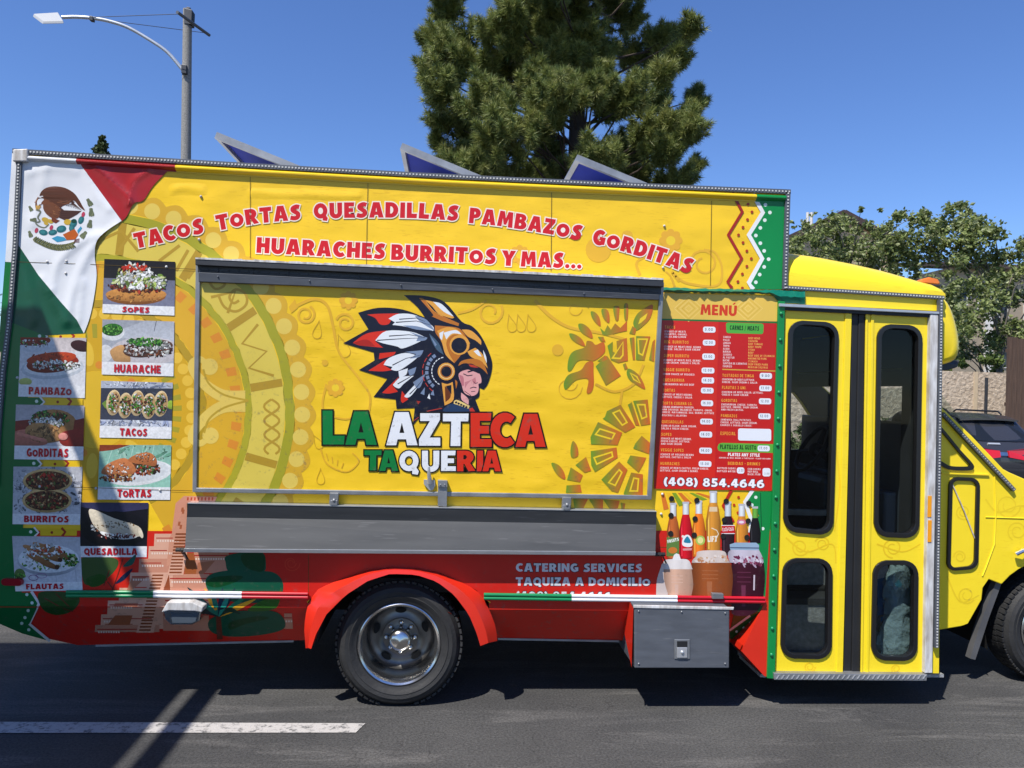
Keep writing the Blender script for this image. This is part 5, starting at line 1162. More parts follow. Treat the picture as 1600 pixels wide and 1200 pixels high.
# green and red serpent motif
def grd(x0, x1):
    g0, g1 = lin((110, 156, 44), ART), lin((220, 104, 40), ART)
    def f(x, y):
        t = max(0, min(1, (x-x0)/(x1-x0))); return tuple(g0[i]*(1-t)+g1[i]*t for i in range(3))+(1,)
    return f
S6 = K(840, 450, 3.4286); a = Art(HY-.0014, HC)
def sg(pts, layer=1, hole=None, smooth=False):
    pts = S6(spl(pts, 4, True) if smooth else pts); xs_ = [p[0] for p in pts]; a.poly(pts, grd(min(xs_), max(xs_)), layer)
    if hole: hp = S6(hole); a.poly(grow(hp, 1.2, 1, 1), (250, 212, 44), layer+1, [grow(hp, -1.2, 1, 1)])
for p in ([(168, 245), (200, 250), (235, 275), (252, 312), (215, 300), (180, 275)], [(216, 195), (245, 195), (280, 225), (292, 270), (255, 255), (225, 230)], [(282, 128), (305, 132), (328, 160), (334, 205), (310, 190), (288, 160)], [(340, 115), (365, 115), (380, 140), (380, 187), (358, 175), (342, 145)], [(402, 105), (432, 102), (432, 140), (428, 175), (412, 170)], [(460, 92), (480, 92), (478, 170), (462, 168)]): sg(p, smooth=True)
sg([(332, 215), (355, 235), (372, 200), (390, 225), (412, 190), (440, 215), (475, 178), (475, 230), (430, 240), (370, 257), (345, 250)])
sg([(510, 180), (530, 140), (570, 110), (612, 92), (600, 160), (560, 205), (525, 228), (512, 205)], smooth=True); a.poly(S6([(535, 195), (545, 165), (585, 135), (575, 165), (550, 188)]), (250, 212, 44), 2)
sg([(505, 205), (525, 220), (518, 250), (488, 245)])
sg([(160, 440), (165, 380), (190, 340), (250, 318), (262, 285), (290, 288), (310, 305), (350, 290), (360, 325), (350, 355), (300, 390), (250, 385), (210, 395), (180, 440)], smooth=True)
sg([(320, 262), (350, 262), (362, 290), (335, 285)])
sg([(372, 310), (400, 288), (400, 340), (425, 355), (420, 285), (475, 268), (482, 390), (430, 402), (390, 385)], hole=[(400, 375), (440, 378), (455, 360), (455, 290)])
sg([(490, 268), (515, 265), (520, 385), (508, 385)]); sg([(525, 258), (600, 260), (570, 388), (525, 385)], hole=[(535, 275), (585, 275), (560, 360), (540, 350)])
sg([(612, 290), (625, 275), (622, 395), (595, 385)])
sg([(310, 420), (370, 362), (445, 470), (365, 522)]); sg([(318, 392), (360, 360), (372, 380), (350, 395)])
sg([(140, 510), (165, 465), (230, 440), (260, 400), (295, 395), (298, 440), (300, 520), (285, 560), (262, 560), (270, 490), (215, 490), (185, 510), (150, 545)], smooth=True)
sg([(455, 410), (470, 402), (482, 430), (465, 440)]); sg([(476, 455), (490, 432), (545, 470), (576, 540), (530, 520), (490, 490)], smooth=True, hole=[(495, 455), (530, 475), (550, 510), (515, 490)])
sg([(512, 605), (590, 597), (605, 730), (555, 738)], hole=[(535, 625), (575, 625), (585, 690), (560, 700)]); sg([(484, 625), (505, 612), (548, 738), (525, 735)])
sg([(372, 660), (445, 625), (525, 745), (470, 775), (350, 700), (362, 690)], hole=[(405, 670), (440, 655), (480, 720), (455, 735)])
sg([(285, 800), (325, 718), (455, 775), (430, 842), (288, 838)], hole=[(312, 785), (335, 755), (415, 780), (400, 810)])
sg([(287, 875), (425, 855), (432, 910), (310, 988), (290, 950)], hole=[(305, 910), (400, 880), (405, 905), (320, 945)])
sg([(345, 1028), (440, 930), (485, 975), (435, 1100), (400, 1090)], hole=[(385, 1045), (440, 975), (455, 990), (420, 1060)])
sg([(465, 1105), (505, 990), (568, 1000), (568, 1110), (540, 1145)], hole=[(500, 1090), (520, 1020), (545, 1025), (540, 1090)])
sg([(525, 835), (560, 792), (605, 830), (600, 890), (515, 860)]); sg([(482, 935), (500, 898), (585, 910), (570, 945), (545, 990)])
sg([(190, 820), (215, 850), (218, 900), (185, 910), (178, 870)], smooth=True); sg([(75, 940), (115, 950), (145, 990), (148, 1028), (105, 1000)], smooth=True)
sg([(205, 950), (262, 905), (290, 980), (255, 992)]); sg([(160, 1030), (180, 962), (245, 1005), (230, 1042)]); sg([(158, 1060), (232, 1056), (240, 1098), (155, 1100)])
a.build('serpent_print', M['vinyl'], hatch)
S6w = S6; a = Art(-.0012)
for p in ([(190, 1130), (270, 1130), (240, 1190), (200, 1190)], [(275, 1132), (350, 1132), (350, 1190), (310, 1190)], [(350, 1132), (440, 1140), (430, 1180), (390, 1190)], [(445, 1150), (470, 1155), (465, 1190), (450, 1190)]): sg(p)
a.build('serpent_print', M['vinyl'], truck)

# warrior crest and name
H = K(480, 440, 3.75); a = Art(HY-.002)
NV = (16, 20, 44); GD = (238, 168, 70); OR = (196, 116, 40); WH = (238, 242, 246); GY = (128, 146, 176); RD = (222, 48, 30); SK = (236, 170, 168); DK = (24, 30, 60)
def h(pts, col, layer, sm=False): a.poly(H(spl(pts, 4, True) if sm else soft(pts)), col, layer)
h([(568, 82), (690, 86), (805, 122), (905, 235), (965, 262), (1022, 325), (1075, 440), (1083, 510), (1060, 595), (1034, 632), (1010, 622), (1008, 672), (985, 690), (1012, 760), (960, 775), (720, 800), (660, 800), (618, 845), (630, 740), (523, 746), (518, 690), (388, 676), (470, 570), (303, 518), (395, 462), (390, 415), (212, 362), (360, 280), (300, 184), (420, 155), (560, 165), (690, 212), (645, 150)], NV, 3)
h([(352, 195), (420, 190), (540, 188), (500, 215), (478, 250), (430, 252), (400, 215)], RD, 4); h([(478, 218), (540, 190), (640, 200), (735, 262), (738, 290), (690, 278), (640, 278), (560, 262), (500, 255), (515, 240)], WH, 4.3); h([(630, 200), (700, 225), (748, 290), (700, 262), (660, 235)], GY, 4.6); h([(560, 258), (640, 262), (735, 288), (640, 282)], GY, 4.6)
for l in ([(520, 240), (640, 232), (720, 255)], [(540, 222), (640, 215), (690, 235)], [(410, 345), (560, 335), (690, 330)], [(480, 320), (600, 312), (690, 328)], [(500, 490), (580, 450), (670, 430)], [(530, 600), (600, 560), (640, 530)], [(600, 660), (640, 620), (680, 570)]): a.poly(ribbon(H(l), 1.6, .4), NV, 4.9)
h([(268, 360), (350, 305), (468, 288), (415, 335), (400, 350), (445, 388), (380, 382), (310, 375)], RD, 4); h([(400, 345), (465, 290), (610, 295), (700, 330), (640, 362), (560, 392), (525, 380), (445, 362)], WH, 4.3); h([(600, 295), (705, 330), (690, 345), (640, 350), (650, 325)], GY, 4.6); h([(268, 360), (350, 340), (400, 380), (330, 378)], (176, 34, 26), 4.4)
h([(425, 420), (520, 412), (500, 435), (420, 455)], RD, 4); h([(358, 522), (465, 455), (450, 490), (498, 518), (440, 526)], RD, 4); h([(448, 488), (480, 448), (575, 418), (655, 438), (600, 482), (535, 522), (490, 515), (500, 500)], WH, 4.3); h([(575, 412), (682, 402), (660, 440), (600, 452), (640, 425)], GY, 4.6)
h([(438, 652), (540, 555), (500, 610), (532, 645), (480, 656)], RD, 4); h([(502, 605), (548, 560), (625, 552), (565, 600), (540, 625), (515, 618)], WH, 4.3); h([(535, 525), (590, 508), (580, 545), (540, 565)], WH, 4.3); h([(590, 520), (640, 500), (625, 545), (600, 550)], GY, 4.5)
h([(548, 692), (555, 640), (592, 690), (558, 712)], RD, 4); h([(568, 672), (635, 600), (660, 590), (640, 630), (605, 672), (582, 680)], WH, 4.3); h([(620, 590), (692, 540), (665, 615), (640, 625)], GY, 4.5); h([(663, 655), (690, 618), (686, 665)], GY, 4.3); h([(738, 632), (745, 668), (722, 662)], GY, 4.3); h([(715, 655), (722, 690), (704, 682)], WH, 4.3); h([(640, 698), (664, 702), (650, 720)], (170, 50, 40), 4.3)
h([(688, 108), (760, 128), (800, 160), (862, 212), (840, 216), (770, 190), (735, 150)], GD, 4.2); h([(738, 120), (790, 135), (858, 206), (800, 178)], WH, 4.6); h([(655, 98), (690, 108), (740, 172), (800, 205), (890, 246), (886, 262), (800, 235), (730, 205), (735, 190)], OR, 4.4); h([(690, 112), (745, 175), (800, 205), (780, 200), (725, 160)], GD, 4.7)
h([(748, 258), (800, 262), (890, 275), (935, 330), (950, 362), (945, 400), (905, 425), (890, 445), (862, 478), (820, 440), (800, 385), (780, 340), (752, 300)], OR, 4.2); h([(762, 290), (820, 268), (880, 282), (930, 335), (880, 310), (840, 320), (815, 360), (830, 420), (862, 475), (812, 430), (790, 360)], GD, 4.5)
h([(775, 302), (800, 290), (790, 345), (778, 330)], WH, 4.8); h([(800, 300), (870, 285), (905, 310), (850, 305), (815, 340)], WH, 4.7)
a.el(*H([(892, 372)])[0], 15.5, 15.5, GD, 4.9); a.el(*H([(890, 375)])[0], 12.2, 12.2, NV, 5.2); h([(935, 330), (955, 365), (930, 360)], GD, 5.3)
h([(905, 282), (960, 288), (1015, 340), (1018, 372), (985, 345), (940, 322)], GD, 4.4); h([(938, 410), (985, 388), (1030, 430), (1058, 510), (1020, 470), (960, 442)], GD, 4.4); h([(975, 408), (1000, 398), (1022, 440), (1000, 432)], WH, 4.8); h([(1030, 400), (1048, 440), (1052, 480), (1036, 440)], WH, 4.8)
h([(884, 495), (905, 465), (975, 452), (1030, 475), (1058, 545), (1015, 505), (930, 478)], OR, 4.5); h([(900, 500), (960, 480), (1015, 520), (1030, 560), (1010, 540)], NV, 5)
h([(888, 540), (945, 515), (1000, 530), (1018, 560), (1020, 592), (1004, 600), (1005, 625), (996, 655), (965, 670), (922, 652), (905, 605)], SK, 4.6, True); h([(902, 650), (925, 668), (945, 690), (945, 722), (905, 692)], SK, 4.5)
h([(890, 545), (915, 560), (918, 610), (905, 605)], (200, 120, 130), 4.9); h([(922, 590), (965, 575), (940, 600), (925, 625)], (206, 134, 140), 4.9); h([(965, 575), (985, 560), (992, 595), (975, 600)], (206, 130, 136), 4.9)
for l, w in (([(915, 540), (940, 552), (968, 548)], 1.4), ([(955, 625), (975, 618), (992, 622)], 1.3), ([(960, 645), (985, 642)], .9), ([(975, 585), (985, 598), (1000, 592)], .9), ([(940, 530), (975, 520), (1005, 535)], 2.2), ([(920, 640), (960, 668)], .8)): a.poly(ribbon(H(l), w), NV, 5.3)
h([(945, 485), (975, 490), (1005, 505), (960, 500)], (200, 60, 40), 5.2)
h([(715, 305), (770, 360), (800, 430), (760, 400), (730, 350)], (70, 96, 120), 4.6); h([(722, 318), (760, 370), (750, 380)], GY, 4.9)
c = H([(815, 527)])[0]
def arcs(r, t0, t1, w, col, n, fill=.7, layer=4.6):
    for k in range(n):
        A = t0+(t1-t0)*k/n; B = A+(t1-t0)/n*fill
        a.poly([(c[0]+rr*math.cos(R(t)), c[1]+rr*math.sin(R(t))) for rr, t in ((r, A), (r, (A+B)/2), (r, B), (r+w, B), (r+w, (A+B)/2), (r+w, A))], col, layer)
arcs(28, 130, 240, 5, GY, 8, .72, 4.3); arcs(22, 118, 262, 1.4, WH, 11); arcs(36.5, 125, 235, 1.2, (206, 60, 44), 7)
a.el(*c, 13.5, 13.8, GD, 4.9); a.el(*c, 11.2, 11.5, (250, 214, 150), 5.05); a.el(*c, 10, 10.3, OR, 5.2); a.el(*c, 8, 8.3, NV, 5.5)
h([(788, 592), (822, 600), (852, 588), (858, 690), (805, 726)], GD, 4.7); h([(806, 612), (838, 640), (838, 680), (810, 706)], (110, 56, 26), 5); h([(812, 612), (845, 605), (845, 660)], NV, 5.2); h([(866, 575), (880, 590), (872, 630)], OR, 4.7)
h([(800, 745), (850, 715), (950, 738), (975, 760), (810, 762)], (36, 60, 96), 4.5); h([(860, 700), (882, 694), (952, 728), (945, 745), (880, 722), (858, 716)], (240, 208, 130), 4.9)
for k in range(5): h([(872+k*15, 700+k*7), (882+k*15, 708+k*7), (872+k*15, 716+k*7), (864+k*15, 708+k*7)], NV, 5.2)
h([(950, 745), (968, 738), (985, 762), (955, 765)], (200, 50, 40), 4.9); a.poly(ribbon(H([(700, 760), (790, 742)]), 1.2), (200, 60, 44), 4.6); a.poly(ribbon(H([(625, 815), (660, 790)]), 1), (200, 60, 44), 4.6)
a.build('warrior_logo', M['vinyl'], hatch)
a = Art(HY-.0034); BK = (20, 12, 12); GN = (10, 128, 62); WN = (240, 242, 246); RN = (222, 48, 26)
nk = lambda x, y: (495+x/4.3243, 630+y/4.3243)
for k, (ch, x0, x1, yt, yb, cl) in enumerate((('L', 38, 186, 50, 280, GN), ('A', 190, 404, 56, 282, GN), ('A', 468, 680, 60, 285, WN), ('Z', 690, 834, 68, 288, WN), ('T', 852, 1026, 70, 290, WN), ('E', 1040, 1182, 66, 296, RN), ('C', 1174, 1342, 66, 296, RN), ('A', 1344, 1548, 72, 296, RN))):
    p, q = nk(x0, yt), nk(x1, yb); letter(a, ch, p[0], q[0], p[1], q[1], cl, BK, 2.3, 1+k*.05)
for k, (ch, x0, x1, yt, yb, cl) in enumerate((('T', 320, 436, 320, 456, GN), ('A', 420, 548, 320, 460, GN), ('Q', 556, 690, 322, 462, WN), ('U', 710, 828, 322, 464, WN), ('E', 840, 940, 322, 460, WN), ('R', 948, 1070, 322, 462, RN), ('I', 1082, 1124, 322, 462, RN), ('A', 1120, 1246, 322, 462, RN))):
    p, q = nk(x0, yt), nk(x1, yb); letter(a, ch, p[0], q[0], p[1], q[1], cl, BK, 2.0, 3+k*.05)
a.build('name_lettering', M['vinyl'], hatch)

# ------------------------------------------------------------------ dish photographs stuck on the rear of the side
def dish(TL, TR, BR, BL, cap, name, bgc, draw, capx=(.22, .78), seed=1):
    """cap = height fraction of the caption strip"""
    a = Art(-.0036); rnd = random.Random(seed); W_, H_ = math.hypot(TR[0]-TL[0], TR[1]-TL[1]), math.hypot(BL[0]-TL[0], BL[1]-TL[1])
    full = lambda u, v: tuple((TL[d]*(1-u)+TR[d]*u)*(1-v)+(BL[d]*(1-u)+BR[d]*u)*v for d in range(2))
    pt = lambda u, v: full(u, v*(1-cap))
    Q4 = [pt(0, 0), pt(1, 0), pt(1, 1), pt(0, 1)]
    a.poly([full(0, 0), full(1, 0), full(1, 1), full(0, 1)], (240, 240, 242), 4)
    a.poly(Q4, bgc, 4.5); a.q = Q4
    def el(u, v, ru, rv, col, layer=5, rot=0, jit=.0, n=20):
        x, y = pt(u, v); rx, ry = ru*W_, rv*H_*(1-cap)
        ca, sa = math.cos(R(rot)), math.sin(R(rot)); k = 2*math.pi/n
        pts = [(x+rx*math.cos(i*k)*ca-ry*math.sin(i*k)*sa, y+rx*math.cos(i*k)*sa+ry*math.sin(i*k)*ca) for i in range(n)]
        lum = sum(col)/3; pr = (1.04, 1.0, .9) if lum > 200 else (1.28, 1.08, .95, .6)
        a.shade(pts, col, layer, pr, 1, 6)
    def bits(u, v, ru, rv, num, s, cols, layer=6, long=2.2):
        s *= .82
        for k in range(int(num*1.35)):
            t, r = rnd.uniform(0, 6.28), math.sqrt(rnd.random()); x, y = pt(u+ru*r*math.cos(t), v+rv*r*math.sin(t))
            q = rnd.uniform(.5, 1.2)*s; th = rnd.uniform(0, 3.14); lo = rnd.uniform(1, long)
            cc = rnd.choice(cols); f_ = rnd.uniform(.72, 1.12); cc = tuple(min(255, c*f_) for c in cc)
            a.el(x+.25, y+.55, q*lo, q*.9, tuple(c*.5 for c in cc), layer, math.degrees(th), 5, .35, rnd); a.el(x, y, q*lo*.9, q*.85, cc, layer, math.degrees(th), 6, .35, rnd)
    def pg(pts, col, layer=5, sm=False):
        if sm: a.shade([pt(*p) for p in spl(pts, 4, True)], col, layer, (1.22, 1.05, .9, .62), 1, 6)
        else: a.shade([pt(*p) for p in pts], col, layer, (.86, 1.0, 1.08), 1, 4)
    def ln(pts, w, col, layer=6): a.poly(ribbon([pt(*p) for p in pts], w), col, layer)
    draw(el, bits, pg, ln, rnd); a.q = None
    p0, p1 = full(capx[0], 1-cap*.2), full(capx[1], 1-cap*.2); th = H_*cap*.62
    o = a.build('dish_photo', M['photo'], truck)
    b = Art(-.0064); text(b, name, [p0, p1], th, (196, 24, 40), 6); b.build('caption', M['vinyl'], o)
WHs = [(240, 240, 234), (226, 228, 224), (250, 250, 248)]; LET = [(206, 214, 150), (170, 190, 96), (226, 230, 190), (120, 150, 60)]; MEAT = [(92, 44, 26), (124, 62, 34), (70, 34, 24), (150, 84, 50)]; GRN = [(52, 130, 34), (84, 160, 50), (34, 96, 26), (120, 184, 80)]
def d_sopes(el, bits, pg, ln, rnd):
    pg([(0, 0), (1, 0), (1, .42), (0, .42)], (34, 30, 34)); pg([(0, .42), (1, .42), (1, 1), (0, 1)], (122, 124, 146))
    el(.46, .80, .42, .19, (150, 92, 40), 6); el(.46, .76, .43, .16, (204, 140, 70), 6.4); bits(.46, .82, .38, .1, 40, 1.6, [(176, 110, 50), (214, 154, 84), (190, 124, 60)], 6.8)
    bits(.46, .58, .40, .13, 130, 2.4, MEAT+[(176, 52, 34), (196, 70, 44)], 7.2); bits(.5, .46, .36, .16, 130, 3.0, LET+WHs, 8, 3); bits(.44, .26, .24, .16, 70, 3, WHs+[(214, 196, 110)], 8.6); bits(.42, .16, .18, .06, 18, 3.4, [(206, 52, 34), (226, 84, 50)], 9.2); bits(.75, .45, .14, .16, 40, 3, WHs+LET, 9)
def d_huar(el, bits, pg, ln, rnd):
    pg([(0, 0), (1, 0), (1, 1), (0, 1)], (172, 176, 186)); pg([(0, .4), (.6, 0), (1, 0), (1, .5)], (190, 194, 204), 5.2); ln([(.75, 0), (.72, .25)], 1, (90, 94, 104), 5.4)
    el(.62, .72, .5, .34, (206, 200, 204), 6); pg([(.12, .72), (.3, .6), (.4, .98), (.2, 1), (.14, .9)], (206, 156, 100), 6.2, True); el(.05, .8, .1, .2, (226, 226, 228), 5.6)
    el(.14, .3, .17, .2, (228, 230, 232), 6); el(.14, .24, .15, .15, (40, 100, 30), 6.3); bits(.14, .24, .13, .12, 70, 1.8, GRN, 6.6)
    el(.64, .66, .35, .20, (92, 58, 44), 6.8, rot=-8); bits(.64, .68, .34, .18, 130, 2.2, MEAT+WHs+[(170, 160, 160)], 7.2); bits(.66, .56, .30, .12, 100, 2.0, WHs+[(150, 150, 150)], 7.8); bits(.6, .5, .26, .09, 90, 1.9, GRN, 8.4)
def d_tacos(el, bits, pg, ln, rnd):
    pg([(0, 0), (1, 0), (1, 1), (0, 1)], (196, 202, 218)); bits(.5, .06, .5, .06, 30, 2.4, [(150, 160, 190), (220, 224, 236)], 5.2, 5); bits(.5, .93, .5, .06, 40, 2.4, [(150, 160, 190), (220, 224, 236)], 5.2, 5)
    pg([(.0, .16), (1, .13), (1, .86), (.0, .86)], (62, 66, 82), 5.6); bits(.5, .5, .48, .34, 60, 1.4, [(52, 56, 70), (74, 78, 94)], 5.8, 4); el(.98, .5, .05, .1, (150, 180, 60), 6.2); pg([(.02, .5), (.1, .4), (.12, .66), (.06, .6)], (120, 150, 60), 6)
    for k in range(5):
        x = .18+k*.165; y = .5+(.04 if k % 2 else -.02); el(x, y, .10, .29, (222, 196, 150), 6.4, rot=6); el(x+.015, y, .082, .25, (186, 150, 100), 6.8, rot=6); bits(x, y, .07, .22, 60, 1.7, MEAT+WHs+GRN+[(196, 170, 150)], 7.2)
def d_tortas(el, bits, pg, ln, rnd):
    pg([(0, 0), (1, 0), (1, 1), (0, 1)], (150, 200, 180)); pg([(0, 0), (.42, 0), (.2, .12), (0, .16)], (140, 60, 30), 5.4)
    for k in range(7): ln([(.2+k*.14, 0), (.05+k*.16, .8)], .9, (190, 224, 208), 5.2)
    bits(.6, .2, .4, .2, 20, 3, [(120, 180, 150), (180, 220, 200)], 5.3, 4); el(.55, .66, .48, .30, (236, 238, 238), 6, rot=-6); el(.55, .63, .43, .25, (222, 226, 228), 6.3, rot=-6)
    bits(.6, .55, .26, .16, 130, 2.2, [(150, 50, 30), (70, 110, 40), (60, 40, 26), (206, 120, 70), (120, 60, 30)], 6.8)
    pg([(.04, .68), (.1, .48), (.3, .32), (.42, .36), (.52, .6), (.4, .74), (.2, .72)], (204, 124, 74), 7.3, True); pg([(.4, .36), (.52, .22), (.7, .18), (.8, .34), (.78, .5), (.62, .46), (.5, .44)], (196, 116, 66), 7.3, True)
    bits(.26, .78, .24, .08, 60, 2, [(150, 70, 36), (90, 50, 26), (200, 150, 80)], 7.6); bits(.28, .55, .18, .14, 26, 1.6, [(214, 140, 90), (186, 104, 60), (240, 230, 220)], 7.9); bits(.64, .3, .14, .08, 22, 1.5, [(214, 140, 90), (240, 236, 226), (176, 96, 54)], 7.9)
def d_pamb(el, bits, pg, ln, rnd):
    pg([(0, 0), (1, 0), (1, 1), (0, 1)], (222, 222, 226)); pg([(.55, .3), (1, .28), (1, .0), (.5, 0)], (206, 196, 196), 5.2); el(.92, .17, .16, .12, (56, 26, 30), 5.8, rot=12)
    el(.2, .14, .32, .17, (214, 218, 226), 5.6); el(.18, .06, .28, .12, (146, 44, 22), 6); bits(.18, .12, .24, .08, 50, 1.6, WHs+MEAT+GRN, 6.4)
    el(.5, .64, .48, .24, (200, 206, 214), 5.8, rot=-3); el(.5, .61, .44, .20, (232, 234, 238), 6.1, rot=-3); el(.5, .54, .40, .2, (140, 40, 18), 6.5, rot=-6); el(.48, .44, .38, .13, (178, 62, 26), 7, rot=-6)
    bits(.45, .4, .3, .07, 30, 1.6, [(196, 84, 40), (160, 50, 22)], 7.3); bits(.54, .58, .38, .1, 120, 2, WHs+WHs+[(60, 50, 40), (90, 120, 50)], 7.6); el(.1, .94, .1, .08, (186, 196, 110), 6)
def d_gord(el, bits, pg, ln, rnd):
    pg([(0, 0), (1, 0), (1, 1), (0, 1)], (196, 190, 196)); el(.55, .5, .36, .4, (170, 120, 70), 5.4); pg([(.0, .4), (.2, .36), (.3, .6), (0, .74)], (140, 44, 34), 5.6); pg([(.86, .36), (1, .3), (1, .72), (.84, .66)], (146, 50, 36), 5.6)
    pg([(0, .66), (.3, .6), (.5, .7), (.46, .96), (.2, 1), (0, 1)], (196, 116, 98), 6, True); pg([(1, .62), (.8, .6), (.64, .72), (.7, .98), (1, 1)], (150, 44, 36), 6, True)
    bits(.5, .34, .28, .2, 130, 2.2, MEAT+GRN+[(60, 50, 40)], 6.4); bits(.45, .42, .26, .12, 80, 2, WHs, 6.9); el(.42, .68, .28, .24, (176, 128, 78), 7.2, rot=8); bits(.42, .68, .24, .2, 60, 2.4, [(150, 104, 60), (196, 150, 96), (120, 84, 50)], 7.5); el(.7, .76, .07, .09, (232, 150, 136), 7.6)
    for k in range(4): el(.1+k*.1, .74+k*.04, .08, .05, (206, 128, 108), 7.7, rot=20)
def d_burr(el, bits, pg, ln, rnd):
    pg([(0, 0), (1, 0), (1, 1), (0, 1)], (200, 200, 206)); bits(.1, .5, .14, .5, 30, 2.4, [(150, 152, 160), (232, 234, 238), (170, 172, 180)], 5.2, 3); bits(.55, .5, .5, .48, 120, 3, [(226, 228, 232), (150, 150, 160), (90, 92, 100), (200, 200, 206)], 5.4, 3)
    for v in (.3, .72):
        el(.5, v, .36, .26, (214, 176, 116), 6.2); el(.5, v, .32, .21, (92, 52, 30), 6.6); bits(.5, v, .30, .19, 150, 2.1, MEAT+[(186, 140, 90), (206, 180, 130), (110, 130, 60), (176, 60, 40)], 7)
    bits(.5, .2, .12, .08, 8, 3.2, [(196, 52, 36)], 7.6)
def d_ques(el, bits, pg, ln, rnd):
    pg([(0, 0), (1, 0), (1, 1), (0, 1)], (22, 20, 30)); pg([(0, 0), (1, 0), (1, .14), (.5, .24), (0, .1)], (54, 54, 90), 5.2); el(.52, .62, .5, .42, (14, 13, 20), 5.5)
    bits(.26, .54, .12, .12, 40, 1.8, MEAT+WHs, 6); pg([(.12, .2), (.2, .16), (.5, .36), (.86, .54), (.92, .74), (.8, .78), (.5, .72), (.3, .66), (.18, .48)], (226, 212, 186), 6.4, True)
    bits(.5, .52, .3, .1, 36, 1.4, [(196, 172, 136), (150, 120, 84), (240, 230, 210)], 6.8); pg([(.3, .66), (.5, .72), (.82, .78), (.88, .74), (.8, .82), (.6, .84), (.36, .76)], (240, 238, 232), 6.9, True); bits(.55, .76, .28, .05, 50, 1.7, [(110, 40, 40), (150, 60, 50), (60, 30, 30), (244, 242, 238)], 7.2); el(.9, .7, .03, .12, (236, 222, 196), 7.3, rot=-20)
def d_flau(el, bits, pg, ln, rnd):
    pg([(0, 0), (1, 0), (1, 1), (0, 1)], (206, 206, 212)); 
    for k in range(3): ln([(.3+k*.3, .6), (.32+k*.3, 1)], .7, (170, 172, 182), 5.2)
    el(.52, .52, .47, .34, (186, 190, 198), 5.6); el(.52, .49, .45, .30, (236, 238, 240), 6); bits(.5, .52, .4, .22, 60, 2, GRN+LET+WHs, 6.3)
    for k, (u, v) in enumerate([(.3, .3), (.45, .24), (.6, .28), (.35, .48), (.55, .44), (.7, .4), (.5, .6)]): el(u, v, .17, .065, (176-k*6, 124-k*5, 78-k*4), 6.6+k*.1, rot=24); el(u+.14, v+.07, .035, .05, (74, 44, 28), 6.65+k*.1, rot=24)
    bits(.45, .3, .3, .14, 50, 2.3, WHs+WHs+[(206, 70, 44), (226, 100, 60)], 7.6); bits(.84, .52, .1, .14, 36, 2.2, GRN+LET, 7.6); el(.08, .82, .08, .12, (92, 120, 60), 6); bits(.08, .9, .08, .1, 20, 2, GRN, 6.4)
    ln([(.28+.07*math.cos(t), .9+.06*math.sin(t)) for t in [k*.5 for k in range(14)]], 1, (120, 60, 120), 6.5); ln([(.4+.08*math.cos(t), .86+.05*math.sin(t)) for t in [k*.5 for k in range(14)]], .8, (150, 90, 150), 6.4)
dish((163, 404.5), (274, 409), (272.5, 493), (160, 489), .165, 'SOPES', (60, 60, 70), d_sopes, (.27, .65), 11)
dish((160, 499), (272.4, 502.4), (271, 588), (159, 585), .235, 'HUARACHE', (170, 176, 186), d_huar, (.17, .82), 12)
dish((158, 595), (270, 598), (267.6, 685.6), (155.6, 683.6), .21, 'TACOS', (190, 196, 210), d_tacos, (.28, .66), 13)
dish((155.6, 695), (267.6, 695.6), (265.5, 781), (152.5, 780.5), .23, 'TORTAS', (150, 200, 180), d_tortas, (.27, .74), 14)
dish((32, 527), (135, 528), (132.4, 622), (28.4, 619.6), .205, 'PAMBAZO', (220, 220, 224), d_pamb, (.155, .80), 15)
dish((25, 632), (132, 634), (130, 719), (22, 717.5), .25, 'GORDITAS', (196, 190, 196), d_gord, (.18, .78), 16)
dish((21, 729), (129, 729.5), (125, 820), (19.5, 819), .185, 'BURRITOS', (200, 200, 206), d_burr, (.17, .83), 17)
dish((126, 785), (232, 785.5), (229, 870.5), (125, 870.5), .20, 'QUESADILLA', (22, 20, 30), d_ques, (.06, .86), 18)
dish((19, 837.5), (125, 839), (129, 922.5), (24, 924), .16, 'FLAUTAS', (206, 206, 212), d_flau, (.16, .72), 19)

# ------------------------------------------------------------------ menu board
mb = MB(); mb.plate([[(1036.5, 458), (1216, 466), (1206, 766), (1022.5, 762.5)]], -.006, -.001); menu = mb.build('menu_board', M['red'], truck)
a = Art(-.0065); A = K(1010, 440, 6.6667); B = K(1010, 600, 6.6667)
YB = (236, 196, 84)
a.poly(A([(165, 120), (1370, 155), (1362, 415), (140, 385)]), YB, 0.2)
for cx in (440, 1060):
    for k in range(5): s = 150-k*28; a.poly(ribbon(A([(cx-s, 280), (cx, 280-s*.9), (cx+s, 280), (cx, 280+s*.9), (cx-s, 280)]), 1.3), (222, 178, 62) if k % 2 else (244, 208, 110), 1+k*.05)
a.poly(A([(140, 385), (1362, 418), (1360, 434), (138, 402)]), (24, 120, 54), 1)
a.poly(A([(138, 402), (752, 420), (735, 1200), (112, 1200)])[:2]+B([(712, 985), (82, 968)]), (214, 40, 26), .3)
a.poly(A([(752, 420), (1360, 436)])+B([(1310, 1110), (712, 985)]), (200, 26, 24), .3)
a.poly(B([(82, 967), (712, 984), (1308, 1000), (1305, 1112), (78, 1090)]), (212, 36, 26), .5)
text(a, 'MENÚ', A([(562, 345), (940, 360)]), 16.5, (214, 60, 24), 2)
a.poly(A(rq((828, 425), (1222, 437), (1218, 548), (833, 537), 22)), (84, 176, 62), 1); text(a, 'CARNES / MEATS', A([(868, 502), (1172, 514)]), 7.2, (10, 50, 22), 2, sp=.14, small=False)
a.poly(A([(790, 908), (1348, 926), (1348, 938), (790, 920)]), (214, 166, 60), 1)
HD = (246, 176, 60); TX = (244, 230, 226)
